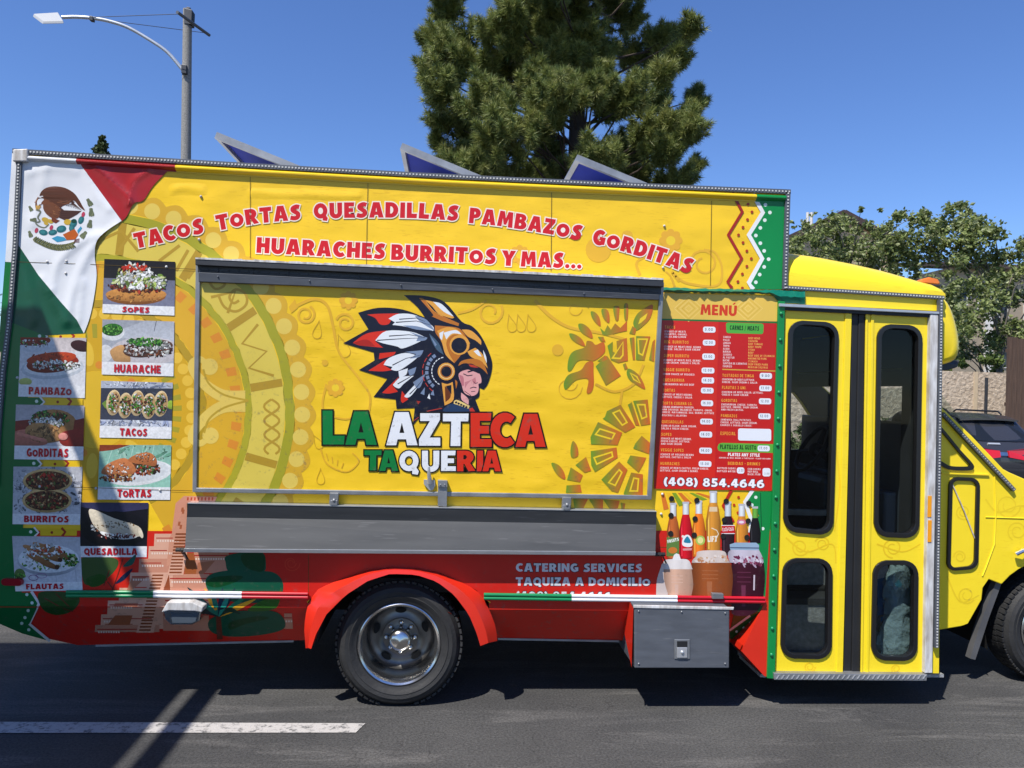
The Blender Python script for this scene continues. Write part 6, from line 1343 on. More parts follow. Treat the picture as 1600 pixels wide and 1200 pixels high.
def ml_(F_, t, x0, y, x1, h, col): text(a, t, F_([(x0, y), (x1, y+(x1-x0)*.022)]), h, col, 2, sp=.14, small=False, thin=(h*.035 if h < 6 else 0))
L1 = [(A, 'TACOS', 190, 490, 300, 5), (A, 'REG. BURRITOS', 185, 643, 440, 5), (A, 'SUPER BURRITO', 180, 786, 445, 5), (A, 'VEGGIE BURRITO', 175, 932, 452, 5), (A, 'QUESABIRRIA', 172, 1040, 395, 5), (B, 'TORTAS', 170, 80, 298, 5), (B, 'TORTA CUBANA LG.', 165, 215, 480, 5), (B, 'QUESADILLAS', 160, 408, 385, 5), (B, 'SOPES', 153, 540, 262, 5), (B, 'VEGGIE SOPES', 148, 702, 388, 5), (B, 'HUARACHES', 145, 843, 345, 5),
      (A, 'TOSTADAS DE TINGA', 790, 992, 1120, 5), (A, 'FLAUTAS 3 UNI.', 787, 1118, 1040, 5), (B, 'GORDITAS', 780, 186, 945, 5), (B, 'PANBAZOS', 775, 345, 945, 5), (B, 'ESPECIAL', 770, 532, 930, 5.6), (B, 'BEBIDAS - DRINKS', 848, 842, 1185, 5)]
for F_, t, x0, y, x1, hh_ in L1: ml_(F_, t, x0, y, x1, hh_, HD)
L2_ = [(A, '(CHOICE OF MEAT)', 188, 528, 410), (A, 'CILANTRO, ONIONS,', 188, 556, 425), (A, 'SALSA AND LEMON', 188, 583, 412), (A, '(CHOICE OF MEAT) RICE, BEANS,', 183, 686, 575), (A, 'CHEESE, SALSA & SOUR CREAM', 183, 712, 560), (A, '(CHOICE OF MEAT) RICE, BEANS,', 178, 826, 570), (A, 'SOUR CREAM, CHEESE & SALSA.', 178, 853, 560), (A, '(YOUR CHOICE OF VEGGIES)', 173, 972, 500), (A, 'QUESABIRRIA WE USE BEEF', 170, 1078, 498),
       (B, '(CHOICE OF MEAT) BEANS,', 168, 117, 480), (B, 'LETTUCE, CHEESE & SALSA.', 168, 145, 482), (B, 'CUBAN SANDWICH CHORIZO,', 162, 248, 498), (B, 'HAM SAUSAGE, MILANESA, TOMATO, ONION,', 162, 275, 688), (B, 'CHEESE, MAYONNAISE, EGG, BEANS, LETTUCE', 160, 303, 705), (B, 'AVOCADO & JALAPEÑO', 160, 335, 420), (B, 'CORN OR FLOUR, SOUR CREAM,', 155, 444, 522), (B, 'SALSA & FRESH CHEESE.', 155, 472, 445), (B, '(CHOICE OF MEAT) BEANS,', 152, 577, 472), (B, 'FRESH CHEESE, LETTUCE,', 152, 604, 455), (B, 'AND SOUR CREAM', 150, 632, 368), (B, '(CHOICE OF VEGGIE) BEANS', 147, 742, 492), (B, 'LETTUCE, CACTUS & SALSA', 146, 769, 466), (B, '(CHOICE OF MEAT) CACTUS, FRESH CHEESE,', 143, 882, 650), (B, 'LETTUCE, SOUR CREAM & BEANS.', 143, 910, 540),
       (A, '(CHICKEN OR BEEF) LETTUCE,', 788, 1028, 1130), (A, 'CHEESE, SOUR CREAM & SALSA', 788, 1056, 1155), (B, '(CHICKEN OR BEEF) SALSA, LETTUCE,', 785, 93, 1218), (B, 'CHEESE & SOUR CREAM', 785, 120, 1060), (B, 'CHICHARRON, CHEESE, TOMATO,', 780, 222, 1155), (B, 'LETTUCE, ONIONS, SOUR CREAM,', 780, 248, 1165), (B, 'AND FRESH CACTUS.', 778, 276, 1015), (B, 'SANDWICH, ROLL POTATOES,', 773, 381, 1095), (B, 'CHEESE, LETTUCE, SOUR CREAM,', 772, 409, 1155), (B, 'CHORIZO & GUAJILLO SAUCE.', 770, 437, 1100), (B, 'SERVED W/ RICE, BEANS & TORTILLAS - FLOUR OR CORN', 755, 775, 1292), (B, 'BOTTLED SODAS', 738, 886, 928), (B, 'BOTTLED WATER', 735, 917, 928), (B, 'CAN SODAS', 1055, 895, 1190), (B, 'RED BULL', 1055, 922, 1165), (B, 'ROCK STAR', 1055, 950, 1187)]
for F_, t, x0, y, x1 in L2_: ml_(F_, t, x0, y, x1, 3.1 if t[:6] != 'SERVED' else 2.3, TX)
for k, t in enumerate(['CABEZA', 'POLLO', 'LENGUA', 'TRIPA', 'ASADA', 'BIRRIA', 'SUADERO', 'AL PASTOR', 'BUCHE', 'SURTIDA DE CARNITAS', 'CHORIZO']): ml_(A, t, 800-k*.5, 588+k*30.4, 800+len(t)*13, 3.3, TX)
for k, t in enumerate(['BEEF HEAD', 'CHICKEN', 'BEEF TONGUE', 'BEEF TRIPE', 'STEAK', 'BEEF', 'BEEF SIDE OF STOMACH', 'MARINATED PORK', 'STOMACH', 'DEEP FRIED PORK', 'MEXICAN SAUSAGE']): ml_(A, t, 1062-k*.5, 600+k*30.2, 1062+len(t)*13.6, 3.3, (246, 190, 90))
a.poly(B(spl([(740, 660), (755, 625), (790, 613)], 4)+[(1325, 626), (1320, 718), (790, 704)]+spl([(790, 704), (752, 692), (740, 660)], 4)[:-1]), (96, 176, 60), 1); text(a, 'PLATILLOS AL GUSTO', B([(766, 678), (1143, 686)]), 7.2, (10, 50, 22), 2, sp=.14, small=False)
text(a, 'PLATES ANY STYLE', B([(850, 750), (1180, 758)]), 5, (246, 240, 238), 2, small=False)
text(a, '(408) 854.4646', B([(180, 1058), (1228, 1084)]), 13.2, (246, 244, 246), 3, (40, 14, 50), .9, small=False)
a.build('menu_print', M['vinyl'], menu)
for F_, x0, y0, x1, y1, t in ((A, 590, 468, 720, 530, '3.00'), (A, 588, 605, 718, 665, '12.00'), (A, 582, 748, 712, 812, '13.00'), (A, 575, 895, 708, 955, '12.00'), (A, 575, 997, 705, 1060, '14.00'), (B, 568, 37, 700, 97, '15.00'), (B, 568, 168, 695, 230, '16.00'), (B, 560, 360, 692, 420, '14.00'), (B, 553, 493, 685, 556, '14.00'), (B, 550, 662, 682, 724, '14.00'), (B, 545, 800, 677, 862, '15.00'), (A, 1180, 950, 1308, 1012, '9.00'), (A, 1176, 1080, 1305, 1140, '13.00'), (B, 1172, 148, 1300, 210, '12.00'), (B, 1166, 305, 1295, 365, '12.00'), (B, 955, 462, 1300, 588, ''), (B, 1158, 640, 1285, 700, '17.00'), (B, 942, 868, 1020, 932, '3.00'), (B, 1210, 875, 1292, 962, '3.00')):
    a = Art(-.0072); dx = (x1-x0)*.02; a.poly(F_(rq((x0, y0), (x1, y0+dx), (x1, y1+dx), (x0, y1), 20)), (238, 240, 246), 1)
    if t:
        text(a, t, F_([(x0+18, y1-18), (x0+18+(x1-x0)*.66, y1-16)]), 4.4 if y1-y0 < 80 else 3.4, (46, 62, 86), 2, thin=.16, small=False, sp=.2)
    a.build('price_label', M['vinyl'], menu)

# ------------------------------------------------------------------ bottles and jars printed beside the menu
D = K(1020, 770, 5.453); a = Art(-.005)
def bottle(x, w, yt, ys, yl, yb, col, glass=(226, 230, 232), capc=(190, 190, 196)):
    a.shade(D([(x-w*.24, yt), (x+w*.24, yt), (x+w*.26, ys), (x+w*.36, ys+40), (x+w*.5, yl), (x+w*.46, yb), (x-w*.46, yb), (x-w*.5, yl), (x-w*.36, ys+40), (x-w*.26, ys)]), col, 6, (.45, .9, 1.35, 1.0, .8, .4))
    a.shade(D([(x-w*.23, yt), (x+w*.23, yt), (x+w*.24, ys), (x-w*.24, ys)]), glass, 7, (.55, 1.0, 1.1, .8, .5)); a.poly(D([(x-w*.26, yt-6), (x+w*.26, yt-6), (x+w*.26, yt+12), (x-w*.26, yt+12)]), capc, 7.4)
    a.poly(D([(x-w*.36, yl), (x-w*.28, yl-60), (x-w*.26, yb-20), (x-w*.34, yb-20)]), tuple(min(255, int(c*1.25+30)) for c in col), 7)
bottle(173, 108, 92, 200, 330, 560, (186, 96, 44)); bottle(281, 108, 82, 185, 310, 560, (200, 20, 36)); bottle(392, 112, 72, 178, 310, 545, (232, 120, 34)); bottle(515, 124, -10, 85, 240, 500, (206, 138, 50)); bottle(640, 110, 80, 200, 330, 530, (44, 24, 34), (206, 214, 220)); bottle(758, 110, 100, 200, 330, 440, (210, 134, 46)); bottle(872, 96, 122, 215, 340, 430, (24, 22, 26), (110, 176, 70))
a.poly(D([(118, 378), (226, 382), (222, 540), (116, 540)]), (96, 128, 62), 8); a.el(*D([(170, 490)])[0], 7, 5, (206, 120, 50), 8.3); text(a, 'FRUITS', D([(128, 430), (224, 408)]), 5, (240, 240, 230), 8.5)
a.poly(D(spl([(250, 440), (262, 375), (300, 358), (330, 390), (336, 450), (290, 462)], 4, True)), (238, 238, 236), 8); a.poly(D(spl([(264, 420), (295, 370), (325, 425)], 4, True)), (40, 130, 160), 8.4); a.el(*D([(256, 372)])[0], 2, 2, (230, 230, 220), 8.4)
a.poly(D([(255, 475), (335, 470), (330, 490), (258, 492)]), (220, 150, 150), 8)
a.el(*D([(405, 405)])[0], 7.5, 7.5, (170, 196, 90), 8); a.el(*D([(405, 405)])[0], 4.5, 5, (236, 226, 150), 8.4)
a.poly(ribbon(D([(500, 300), (545, 320), (560, 350), (535, 400), (530, 420)]), 1.3), (238, 226, 200), 8); text(a, 'LIFT', D([(468, 420), (552, 415)]), 9, (240, 232, 214), 8); a.poly(D([(484, 120), (548, 120), (550, 160), (480, 160)]), (226, 200, 160), 7.6)
a.poly(D([(586, 275), (698, 275), (698, 350), (586, 350)]), (200, 26, 36), 8); a.poly(D([(586, 275), (698, 275), (698, 281), (586, 281)]), (238, 236, 236), 8.3); a.poly(D([(586, 344), (698, 344), (698, 350), (586, 350)]), (238, 236, 236), 8.3); text(a, 'COCA-COLA', D([(594, 330), (690, 322)]), 6, (240, 238, 238), 8.5, thin=.1)
a.el(*D([(755, 250)])[0], 7, 4, (216, 120, 150), 8); a.el(*D([(755, 250)])[0], 4, 2, (240, 226, 230), 8.3)
a.poly(D(spl([(28, 870), (34, 750), (60, 660), (92, 610), (130, 880)], 4)+[(120, 955), (28, 955)]), (206, 190, 184), 6)
def jar(p, col, top, hi, layer):
    pts = D(spl(p, 5, True)); a.shade(pts, col, layer, (.5, .85, 1.3, 1.1, .9, .8, .45), 0, 10)
    ys_ = [q[1] for q in pts]; y0, y1 = min(ys_), max(ys_)
    a.shade(clip(pts, [(0, y0-1), (2000, y0-1), (2000, y0+(y1-y0)*.22), (0, y0+(y1-y0)*.22)]), top, layer+.3, (.6, .95, 1.06, .9, 1.0, .6), 0, 8)
    xs_ = [q[0] for q in pts]; cx = (min(xs_)+max(xs_))/2; w = max(xs_)-min(xs_)
    for k in range(3): yy = y0+(y1-y0)*(.36+k*.07); a.poly(ribbon([(cx-w*.25, yy), (cx+w*.12, yy+.4)], 1), hi, layer+.5)
    a.poly([(cx-w*.14, y0+(y1-y0)*.55), (cx-w*.02, y0+(y1-y0)*.55), (cx-w*.03, y0+(y1-y0)*.86), (cx-w*.12, y0+(y1-y0)*.86)], hi, layer+.5)
jar([(92, 640), (100, 575), (200, 565), (300, 572), (335, 640), (350, 690), (348, 880), (240, 960), (150, 900), (100, 760)], (206, 164, 140), (232, 224, 220), (222, 184, 164), 9); a.poly(D([(165, 575), (180, 530), (200, 515), (225, 525), (240, 572)]), (238, 234, 232), 9.6)
jar([(330, 600), (370, 540), (385, 500), (500, 490), (610, 500), (635, 560), (672, 630), (682, 760), (672, 950), (350, 950), (345, 780)], (150, 78, 36), (222, 206, 196), (176, 106, 66), 9.1)
jar([(640, 540), (660, 490), (760, 470), (880, 470), (912, 500), (945, 590), (955, 760), (920, 960), (830, 1040), (690, 1040), (660, 960), (682, 760), (672, 640)], (62, 16, 34), (206, 196, 210), (110, 50, 76), 9.3)
a.poly(D([(655, 440), (700, 425), (880, 425), (905, 445), (905, 490), (660, 485)]), (150, 176, 200), 9.9); a.poly(D([(660, 462), (905, 466), (905, 476), (660, 472)]), (84, 100, 128), 10.3); a.poly(ribbon(D([(865, 700), (862, 830)]), 2.4), (214, 200, 210), 10)
rnd = random.Random(2)
for k in range(50): x, y = D([(rnd.uniform(690, 935), rnd.uniform(540, 620))])[0]; a.el(x, y, rnd.uniform(1.5, 4), rnd.uniform(1, 2.2), rnd.choice([(226, 214, 224), (150, 70, 100), (110, 40, 70), (190, 170, 190)]), 10, rnd.uniform(0, 90), 8, .3, rnd)
for k in range(30): x, y = D([(rnd.uniform(370, 640), rnd.uniform(540, 600))])[0]; a.el(x, y, rnd.uniform(1.5, 4), rnd.uniform(1, 2), rnd.choice([(230, 216, 206), (190, 130, 90), (206, 170, 140)]), 10, rnd.uniform(0, 90), 8, .3, rnd)
a.build('drinks_print', M['vinyl'], truck)
for x, y in ((160, 50), (155, 193), (152, 347), (375, 65), (360, 222), (353, 360), (625, 72), (610, 232), (600, 370), (817, 90), (813, 240), (802, 380)):
    mb = MB(); c = P(*D([(x, y)])[0], -.0085); mb.lathe(c, (0, -1, 0), [(.0165, 0), (.0165, .001), (.013, .0012), (0, .0005)], 16); mb.build('vent_hole', M['under'], truck)
# ================================================================== things inside the cab
pb = Vector((P(1330, 760, 1.15).x, 1.15, 1.16))
person = empty('person', Vector((pb.x, 1.15, .85)))
tag(person, 'person in a blue shirt sitting bent forward inside the cab behind the door glass', 'person')
M['skin'] = mat('skin', (.6, .36, .27, 1), .5); M['shirt'] = mat('blue_shirt', (.07, .15, .34, 1), .8, var=.3, bump=.2, bscale=20); M['jeans'] = mat('dark_trousers', (.02, .025, .04, 1), .85); M['hair'] = mat('dark_hair', (.025, .018, .014, 1), .6, bump=.5, bscale=60, stretch=(1, 1, 8))
def skinned(name, chains, m, parent, sub=2):
    off = wloc(parent); me = bpy.data.meshes.new(name); vs, es, rs, ix = [], [], [], {}
    for ch in chains:
        prev = None
        for p, r in ch:
            key = tuple(round(c, 4) for c in p)
            if key not in ix: ix[key] = len(vs); vs.append((p[0]-off.x, p[1]-off.y, p[2]-off.z)); rs.append(r)
            if prev is not None: es.append((prev, ix[key]))
            prev = ix[key]
    me.from_pydata(vs, es, []); o = bpy.data.objects.new(name, me); C.objects.link(o); o.parent = parent
    o.modifiers.new('skin', 'SKIN')
    sv = me.skin_vertices[0].data if me.skin_vertices else None
    if sv is None: me.attributes  # pragma: no cover
    for i, r in enumerate(rs): sv[i].radius = (r, r)
    sv[0].use_root = True
    s = o.modifiers.new('sub', 'SUBSURF'); s.levels = sub; s.render_levels = sub
    o.modifiers['skin'].use_smooth_shade = True; me.materials.append(m); return o
def ensure_skin(me):
    pass
V3 = lambda x, y, z: (pb.x+x, pb.y+y, pb.z+z)
pel, wai, che, nek = V3(0, 0, 0), V3(.08, 0, .16), V3(.20, 0, .33), V3(.31, 0, .43)
def bm_skin(name, chains, m, parent, sub=2):
    bm = bmesh.new(); off = wloc(parent); ly = bm.verts.layers.skin.verify(); ix = {}
    for ch in chains:
        prev = None
        for p, r in ch:
            key = tuple(round(c, 4) for c in p)
            if key not in ix:
                v = bm.verts.new((p[0]-off.x, p[1]-off.y, p[2]-off.z)); v[ly].radius = (r, r); v[ly].use_root = not ix; ix[key] = v
            if prev is not None and bm.edges.get((prev, ix[key])) is None: bm.edges.new((prev, ix[key]))
            prev = ix[key]
    me = bpy.data.meshes.new(name); bm.to_mesh(me); bm.free(); me.materials.append(m)
    o = bpy.data.objects.new(name, me); C.objects.link(o); o.parent = parent
    k = o.modifiers.new('skin', 'SKIN'); k.use_smooth_shade = True; s = o.modifiers.new('sub', 'SUBSURF'); s.levels = sub; s.render_levels = sub
    return o
hd_ = V3(.42, -.01, .52)
arm = [(V3(.24, -.17, .36), .055), (V3(.42, -.24, .20), .043), (V3(.54, -.16, .38), .034), (V3(.565, -.13, .44), .03)]
arm2 = [(V3(.24, .17, .36), .055), (V3(.40, .26, .18), .043), (V3(.58, .15, .14), .034), (V3(.64, .12, .13), .028)]
leg = lambda s: [(V3(.05, .10*s, -.02), .09), (V3(.45, .13*s, -.02), .065), (V3(.50, .13*s, -.24), .05), (V3(.46, .13*s, -.27), .04), (V3(.60, .13*s, -.285), .035)]
body = bm_skin('body', [[(pel, .13), (wai, .13), (che, .14), (nek, .055), (V3(.36, 0, .47), .055), (V3(.40, 0, .505), .088), (V3(.445, -.005, .545), .092), (V3(.47, -.005, .575), .06)], [(che, .14)]+arm, [(che, .14)]+arm2, [(pel, .13)]+leg(1), [(pel, .13)]+leg(-1)], M['skin'], person)
bm_skin('shirt', [[(pel, .14), (wai, .145), (che, .155), (V3(.285, 0, .405), .075)], [(che, .155)]+[(p, r+.014) for p, r in arm[:2]]+[(V3(.50, -.185, .32), .042)], [(che, .155)]+[(p, r+.014) for p, r in arm2[:3]]], M['shirt'], person)
bm_skin('trousers', [[(pel, .14)]+[(p, r+.012) for p, r in leg(1)[:3]], [(pel, .14)]+[(p, r+.012) for p, r in leg(-1)[:3]]], M['jeans'], person)
mb = MB(); mb.ball(V3(.425, 0, .562), .098, 16, 10, (1.05, .92, .82)); mb.build('hair', M['hair'], person, smooth=True)
mb = MB(); mb.ball(V3(.395, -.095, .515), .022, 8, 6, (.7, .5, 1.1)); mb.ball(V3(.50, -.005, .50), .02, 8, 6); mb.build('ear', M['skin'], person, smooth=True)
for k in range(5):
    a = V3(.565, -.13, .44); f = (.02*k-.04)
    bm_skin('finger', [[(V3(.567+f*.5, -.128+f*.3, .455), .009), (V3(.575+f, -.10+f*.4, .495-abs(f)*.3), .008), (V3(.56+f, -.07+f*.4, .51-abs(f)*.3), .007)]], M['skin'], body, 1)
mb = MB(); mb.box(pb.x-.22, pb.x+.28, .92, 1.38, .86, 1.03); mb.box(pb.x-.34, pb.x-.2, .92, 1.38, 1.03, 1.3); mb.build('passenger_seat', M['dash'], truck, bevel=.05)

# crumpled ice bag lying on the entrance step
M['plastic'] = None
m_, t_, b_ = new_mat('clear_crumpled_plastic'); b_.inputs['Base Color'].default_value = (.30, .42, .46, 1); b_.inputs['Roughness'].default_value = .12; b_.inputs['Alpha'].default_value = .55; bumpn(t_, b_, 14, 1.0, .03, detail=3); M['plastic'] = m_
bb = P(1400, 945, .20)
bag = empty('ice_bag', Vector((bb.x, .2, .19))); tag(bag, 'crumpled clear plastic bag with blue print standing behind the lower right door window', 'bag')
rnd = random.Random(4); mb = MB(); n, m = 22, 16; vs = []
top = P(1400, 882, .2).z
for i in range(m+1):
    t = i/m; z = .20+(top-.20)*t; rx = .115*(1-.55*max(0, t-.62)/.38)*(.9+.2*math.sin(t*9)); ry = .075*(1-.6*max(0, t-.62)/.38)
    for k in range(n):
        a = 2*math.pi*k/n; j = 1+rnd.uniform(-.13, .13); vs.append((bb.x+.01+rx*j*math.cos(a), .2+ry*j*math.sin(a), z+rnd.uniform(-.008, .008)))
mb.add(vs, [(i*n+k, i*n+(k+1) % n, (i+1)*n+(k+1) % n, (i+1)*n+k) for i in range(m) for k in range(n)]); mb.build('bag_film', M['plastic'], bag, smooth=True)
mb = Art(.112); mb.bend = lambda x, y, o: P(x, y, .112-o)
mb.poly([(1371, 905), (1392, 900), (1402, 935), (1398, 958), (1371, 962)], (24, 84, 130), 0); mb.poly([(1398, 912), (1404, 905), (1410, 914), (1402, 920)], (90, 200, 230), .5)
text(mb, 'BAG', [(1376, 971), (1394, 972)], 7, (60, 130, 180), .5, small=False); mb.build('bag_print', M['vinyl'], bag)

# ================================================================== street lamp
M['concrete'] = mat('speckled_concrete', (.30, .29, .27, 1), .85, var=.55, vscale=60, bump=.2, bscale=60)
M['lamphead'] = mat('pale_grey_lamp_housing', (.34, .35, .36, 1), .6); M['galv'] = mat('galvanised_steel', (.62, .64, .66, 1), .35, .55, var=.15)
LY = 11.5
lb = P(290, 600, LY); lamp = empty('street_lamp', Vector((lb.x, LY, 0))); tag(lamp, 'tall street lamp on a concrete pole with a long curved arm above the truck', 'street lamp')
s = LY+D0; tp_ = P(293, 15, LY)
mb = MB(); mb.tube([Vector((lb.x-.03, LY, 0)), P(290.5, 245, LY), P(293, 15, LY)], [.125, .098, .086], 18); mb.build('pole', M['concrete'], lamp, smooth=True)
mb = MB(); mb.plate([[(287.5, 12), (300, 15), (299, 38), (287.5, 37)]], LY-.1, LY+.09); mb.plate([[(291, 10), (297, 11), (297, 16), (291, 16)]], LY-.03, LY+.03); mb.build('pole_cap', M['darkgrey'], lamp, bevel=.01)
ap = [(286, 110), (262, 82), (235, 63), (200, 43), (170, 33), (145, 28.5), (120, 26.5), (97, 27)]
mb = MB(); mb.tube([P(x, y, LY-.1-(286-x)*.002) for x, y in spl(ap, 5)], .034, 12); mb.build('arm', M['galv'], lamp, smooth=True)
mb = MB(); mb.plate([[(283, 100), (291, 101), (291, 115), (283, 114)]], LY-.16, LY+.1); mb.plate([[(139, 24), (145, 25), (145, 32), (139, 31)]], LY-.45, LY-.35); mb.build('arm_bracket', M['darkgrey'], lamp, bevel=.01)
h0 = LY-.48
mb = MB(); b_ = [P(51, 26, h0+.05), P(92, 24, h0+.1), P(100, 37, h0-.25), P(66, 37.5, h0-.25)]; mb.hexa(b_, [p+Vector((.02*(1 if i in (0, 3) else -1), 0, .06)) for i, p in enumerate(b_)]); mb.build('lamp_head', M['lamphead'], lamp, bevel=.01)
mb = MB(); c_ = sum(b_, Vector())/4; mb.hexa([c_+(p-c_)*.72+Vector((0, 0, -.012)) for p in b_], [c_+(p-c_)*.72+Vector((0, 0, .0)) for p in b_]); mb.build('lens', M['greysteel'], lamp)
mb = MB(); mb.tube([P(277, 19, LY-.7), P(327, 55, LY+.35)], .032, 10); mb.build('cross_arm', M['greysteel'], lamp, smooth=True)
mb = MB(); mb.tube([P(143, 27, LY-.4), P(277, 22, LY-.65)], .006, 6); mb.tube([P(143, 28, LY-.4), P(200, 36, LY-.2), P(318, 51, LY+.3)], .006, 6); mb.build('guy_wire', M['darkgrey'], lamp)

# ================================================================== plants
def leaf_mat(name, trans=.35):
    m, t, b = new_mat(name); L = t.links.new; out = t.nodes['Material Output']
    at = N(t, 'ShaderNodeAttribute'); at.attribute_name = 'Col'; L(at.outputs[0], b.inputs['Base Color']); b.inputs['Roughness'].default_value = .5; b.inputs['Specular IOR Level'].default_value = .35
    tl = N(t, 'ShaderNodeBsdfTranslucent'); L(at.outputs[0], tl.inputs[0]); mx = N(t, 'ShaderNodeMixShader'); mx.inputs[0].default_value = trans
    L(b.outputs[0], mx.inputs[1]); L(tl.outputs[0], mx.inputs[2]); L(mx.outputs[0], out.inputs[0]); return m
M['leaf'] = leaf_mat('leaf'); M['needle'] = leaf_mat('pine_needle', .2)
M['bark'] = mat('bark', (.07, .05, .038, 1), .9, var=.5, vscale=12, bump=.6, bscale=18, stretch=(3, 3, .5)); M['greybark'] = mat('pale_bark', (.19, .17, .14, 1), .9, var=.4, vscale=10, bump=.4)
class Leaves:
    def __init__(s, seed): s.v = []; s.f = []; s.c = []; s.r = random.Random(seed)
    def leaf(s, p, size, cols, asp=.62):
        r = s.r; d = Vector((r.gauss(0, 1), r.gauss(0, 1), r.gauss(0, .7)))
        if d.length < .01: d = Vector((1, 0, 0))
        d.normalize(); e = d.cross(Vector((r.gauss(0, 1), r.gauss(0, 1), r.gauss(0, 1))))
        if e.length < .01: return
        e.normalize(); a = size*r.uniform(.7, 1.25); n = len(s.v); nn = d.cross(e)*a*.12
        s.v += [tuple(p-d*a*.5), tuple(p+e*a*asp*.5+nn), tuple(p+d*a*.5), tuple(p-e*a*asp*.5+nn)]
        s.f.append((n, n+1, n+2, n+3)); c = r.choice(cols); k = r.uniform(.75, 1.25); s.c += [(c[0]*k, c[1]*k, c[2]*k, 1)]*4
    def needles(s, p, d, ln, num, cols):
        r = s.r; c = r.choice(cols)
        for _ in range(num):
            q = (d+Vector((r.gauss(0, .55), r.gauss(0, .55), r.gauss(0, .55)))).normalized(); e = q.cross(Vector((r.gauss(0, 1), r.gauss(0, 1), r.gauss(0, 1))))
            if e.length < .01: continue
            e = e.normalized()*ln*.045; n = len(s.v); l = ln*r.uniform(.7, 1.15)
            s.v += [tuple(p-e), tuple(p+e), tuple(p+q*l)]; s.f.append((n, n+1, n+2)); k = r.uniform(.75, 1.3); s.c += [(c[0]*k, c[1]*k, c[2]*k, 1)]*3
    def build(s, name, m, parent):
        off = wloc(parent); me = bpy.data.meshes.new(name); me.from_pydata([(a-off.x, b-off.y, c-off.z) for a, b, c in s.v], [], s.f)
        ca = me.color_attributes.new('Col', 'FLOAT_COLOR', 'CORNER'); ca.data.foreach_set('color', [x for c in s.c for x in c])
        me.materials.append(m); o = bpy.data.objects.new(name, me); C.objects.link(o); o.parent = parent; return o

# the big pine behind the truck
PY = 25.5; px1 = 12*0; ppm = F/(PY+D0)
base = P(893, 600, PY); pine = empty('pine_tree', Vector((base.x, PY, 0))); tag(pine, 'huge dark pine tree rising behind the roof of the truck', 'tree')
lobes = [(690, 15, 32), (668, 70, 24), (706, 62, 40), (690, 118, 38), (737, 100, 50), (742, 160, 45), (680, 188, 24), (712, 205, 38), (762, 205, 50), (702, 240, 36), (742, 252, 42), (792, 55, 52), (800, 130, 58), (792, 205, 56), (782, 265, 46), (842, 25, 58), (862, 90, 58), (872, 160, 54), (850, 235, 50), (842, 280, 40), (902, 40, 56), (930, 105, 52), (936, 262, 46), (930, 250, 40), (980, 25, 52), (1000, 80, 46), (1046, 62, 36), (1072, 62, 26), (1088, 44, 16), (1058, 92, 24), (985, 150, 36), (1032, 158, 34), (1014, 205, 40), (1060, 195, 42), (1096, 156, 22), (1085, 205, 30), (985, 240, 44), (1040, 235, 34), (1000, 280, 34), (1070, 278, 20), (1090, 262, 13), (1042, 285, 22), (1006, 122, 22), (1040, 120, 16), (655, 110, 8), (664, 145, 14), (668, 220, 12)]
lobes += [(893+160*math.sin(k*2.4)*(1-k/34.), -30-k*13, 58-k) for k in range(30)]
LV = Leaves(21); rnd = random.Random(9); lobes += [(893+rnd.gauss(0, 95), rnd.uniform(-60, 270), rnd.uniform(30, 46)) for _ in range(34)]; cols = [(.19, .225, .058), (.24, .265, .074), (.155, .195, .055), (.27, .28, .09), (.10, .14, .042)]
trunk = MB(); zt_ = P(893, -420, PY).z; trunk.tube([Vector((base.x, PY, 0)), Vector((base.x-.1, PY, zt_*.5)), Vector((base.x+.1, PY, zt_))], [.42, .30, .06], 12)
for (x, y, r) in lobes:
    x = 893+(x-893)*.95
    rr = r/ppm; spread = math.sqrt(max(0, 1-((x-893)/235.)**2)); yy = PY+rnd.uniform(-1, 1)*4.6*spread-.8
    c = P(x, y, PY); c.y = yy; s_ = (yy+D0)/(PY+D0); c.x *= s_; c.z = CAMZ+(c.z-CAMZ)*s_
    trunk.tube([Vector((base.x, PY, max(3, c.z-1.2-rnd.random()*1.2))), Vector((base.x*.6+c.x*.4+rnd.uniform(-.3, .3), PY*.6+c.y*.4, c.z-1.0)), Vector((base.x*.25+c.x*.75, PY*.25+c.y*.75, c.z-.55)), c], [.07, .045, .03, .01], 6)
    axis = Vector((c.x-base.x, c.y-PY, abs(c.x-base.x)*.4+.5)).normalized()
    for j in range(max(4, int(r/1.6))):
        d0 = Vector((rnd.gauss(0, 1), rnd.gauss(0, 1), rnd.gauss(0, .8))).normalized(); tp = c+Vector((d0.x, d0.y, d0.z*.9))*rr*.74*rnd.random()**.45
        ax_ = (axis*.7+d0*.8+Vector((0, 0, .75))).normalized(); Lb = rnd.uniform(.45, .9); cc = [rnd.choice(cols)]*2+cols
        for k in range(46):
            t = rnd.random(); d = Vector((rnd.gauss(0, 1), rnd.gauss(0, 1), rnd.gauss(0, 1))).normalized()
            p = tp+ax_*(t-.4)*Lb+d*.05
            LV.needles(p, (d*.75+ax_*.75).normalized(), rnd.uniform(.26, .40)*(1.15-.4*t), 8, cc)
LV.build('crown', M['needle'], pine); trunk.build('trunk', M['bark'], pine, smooth=True)

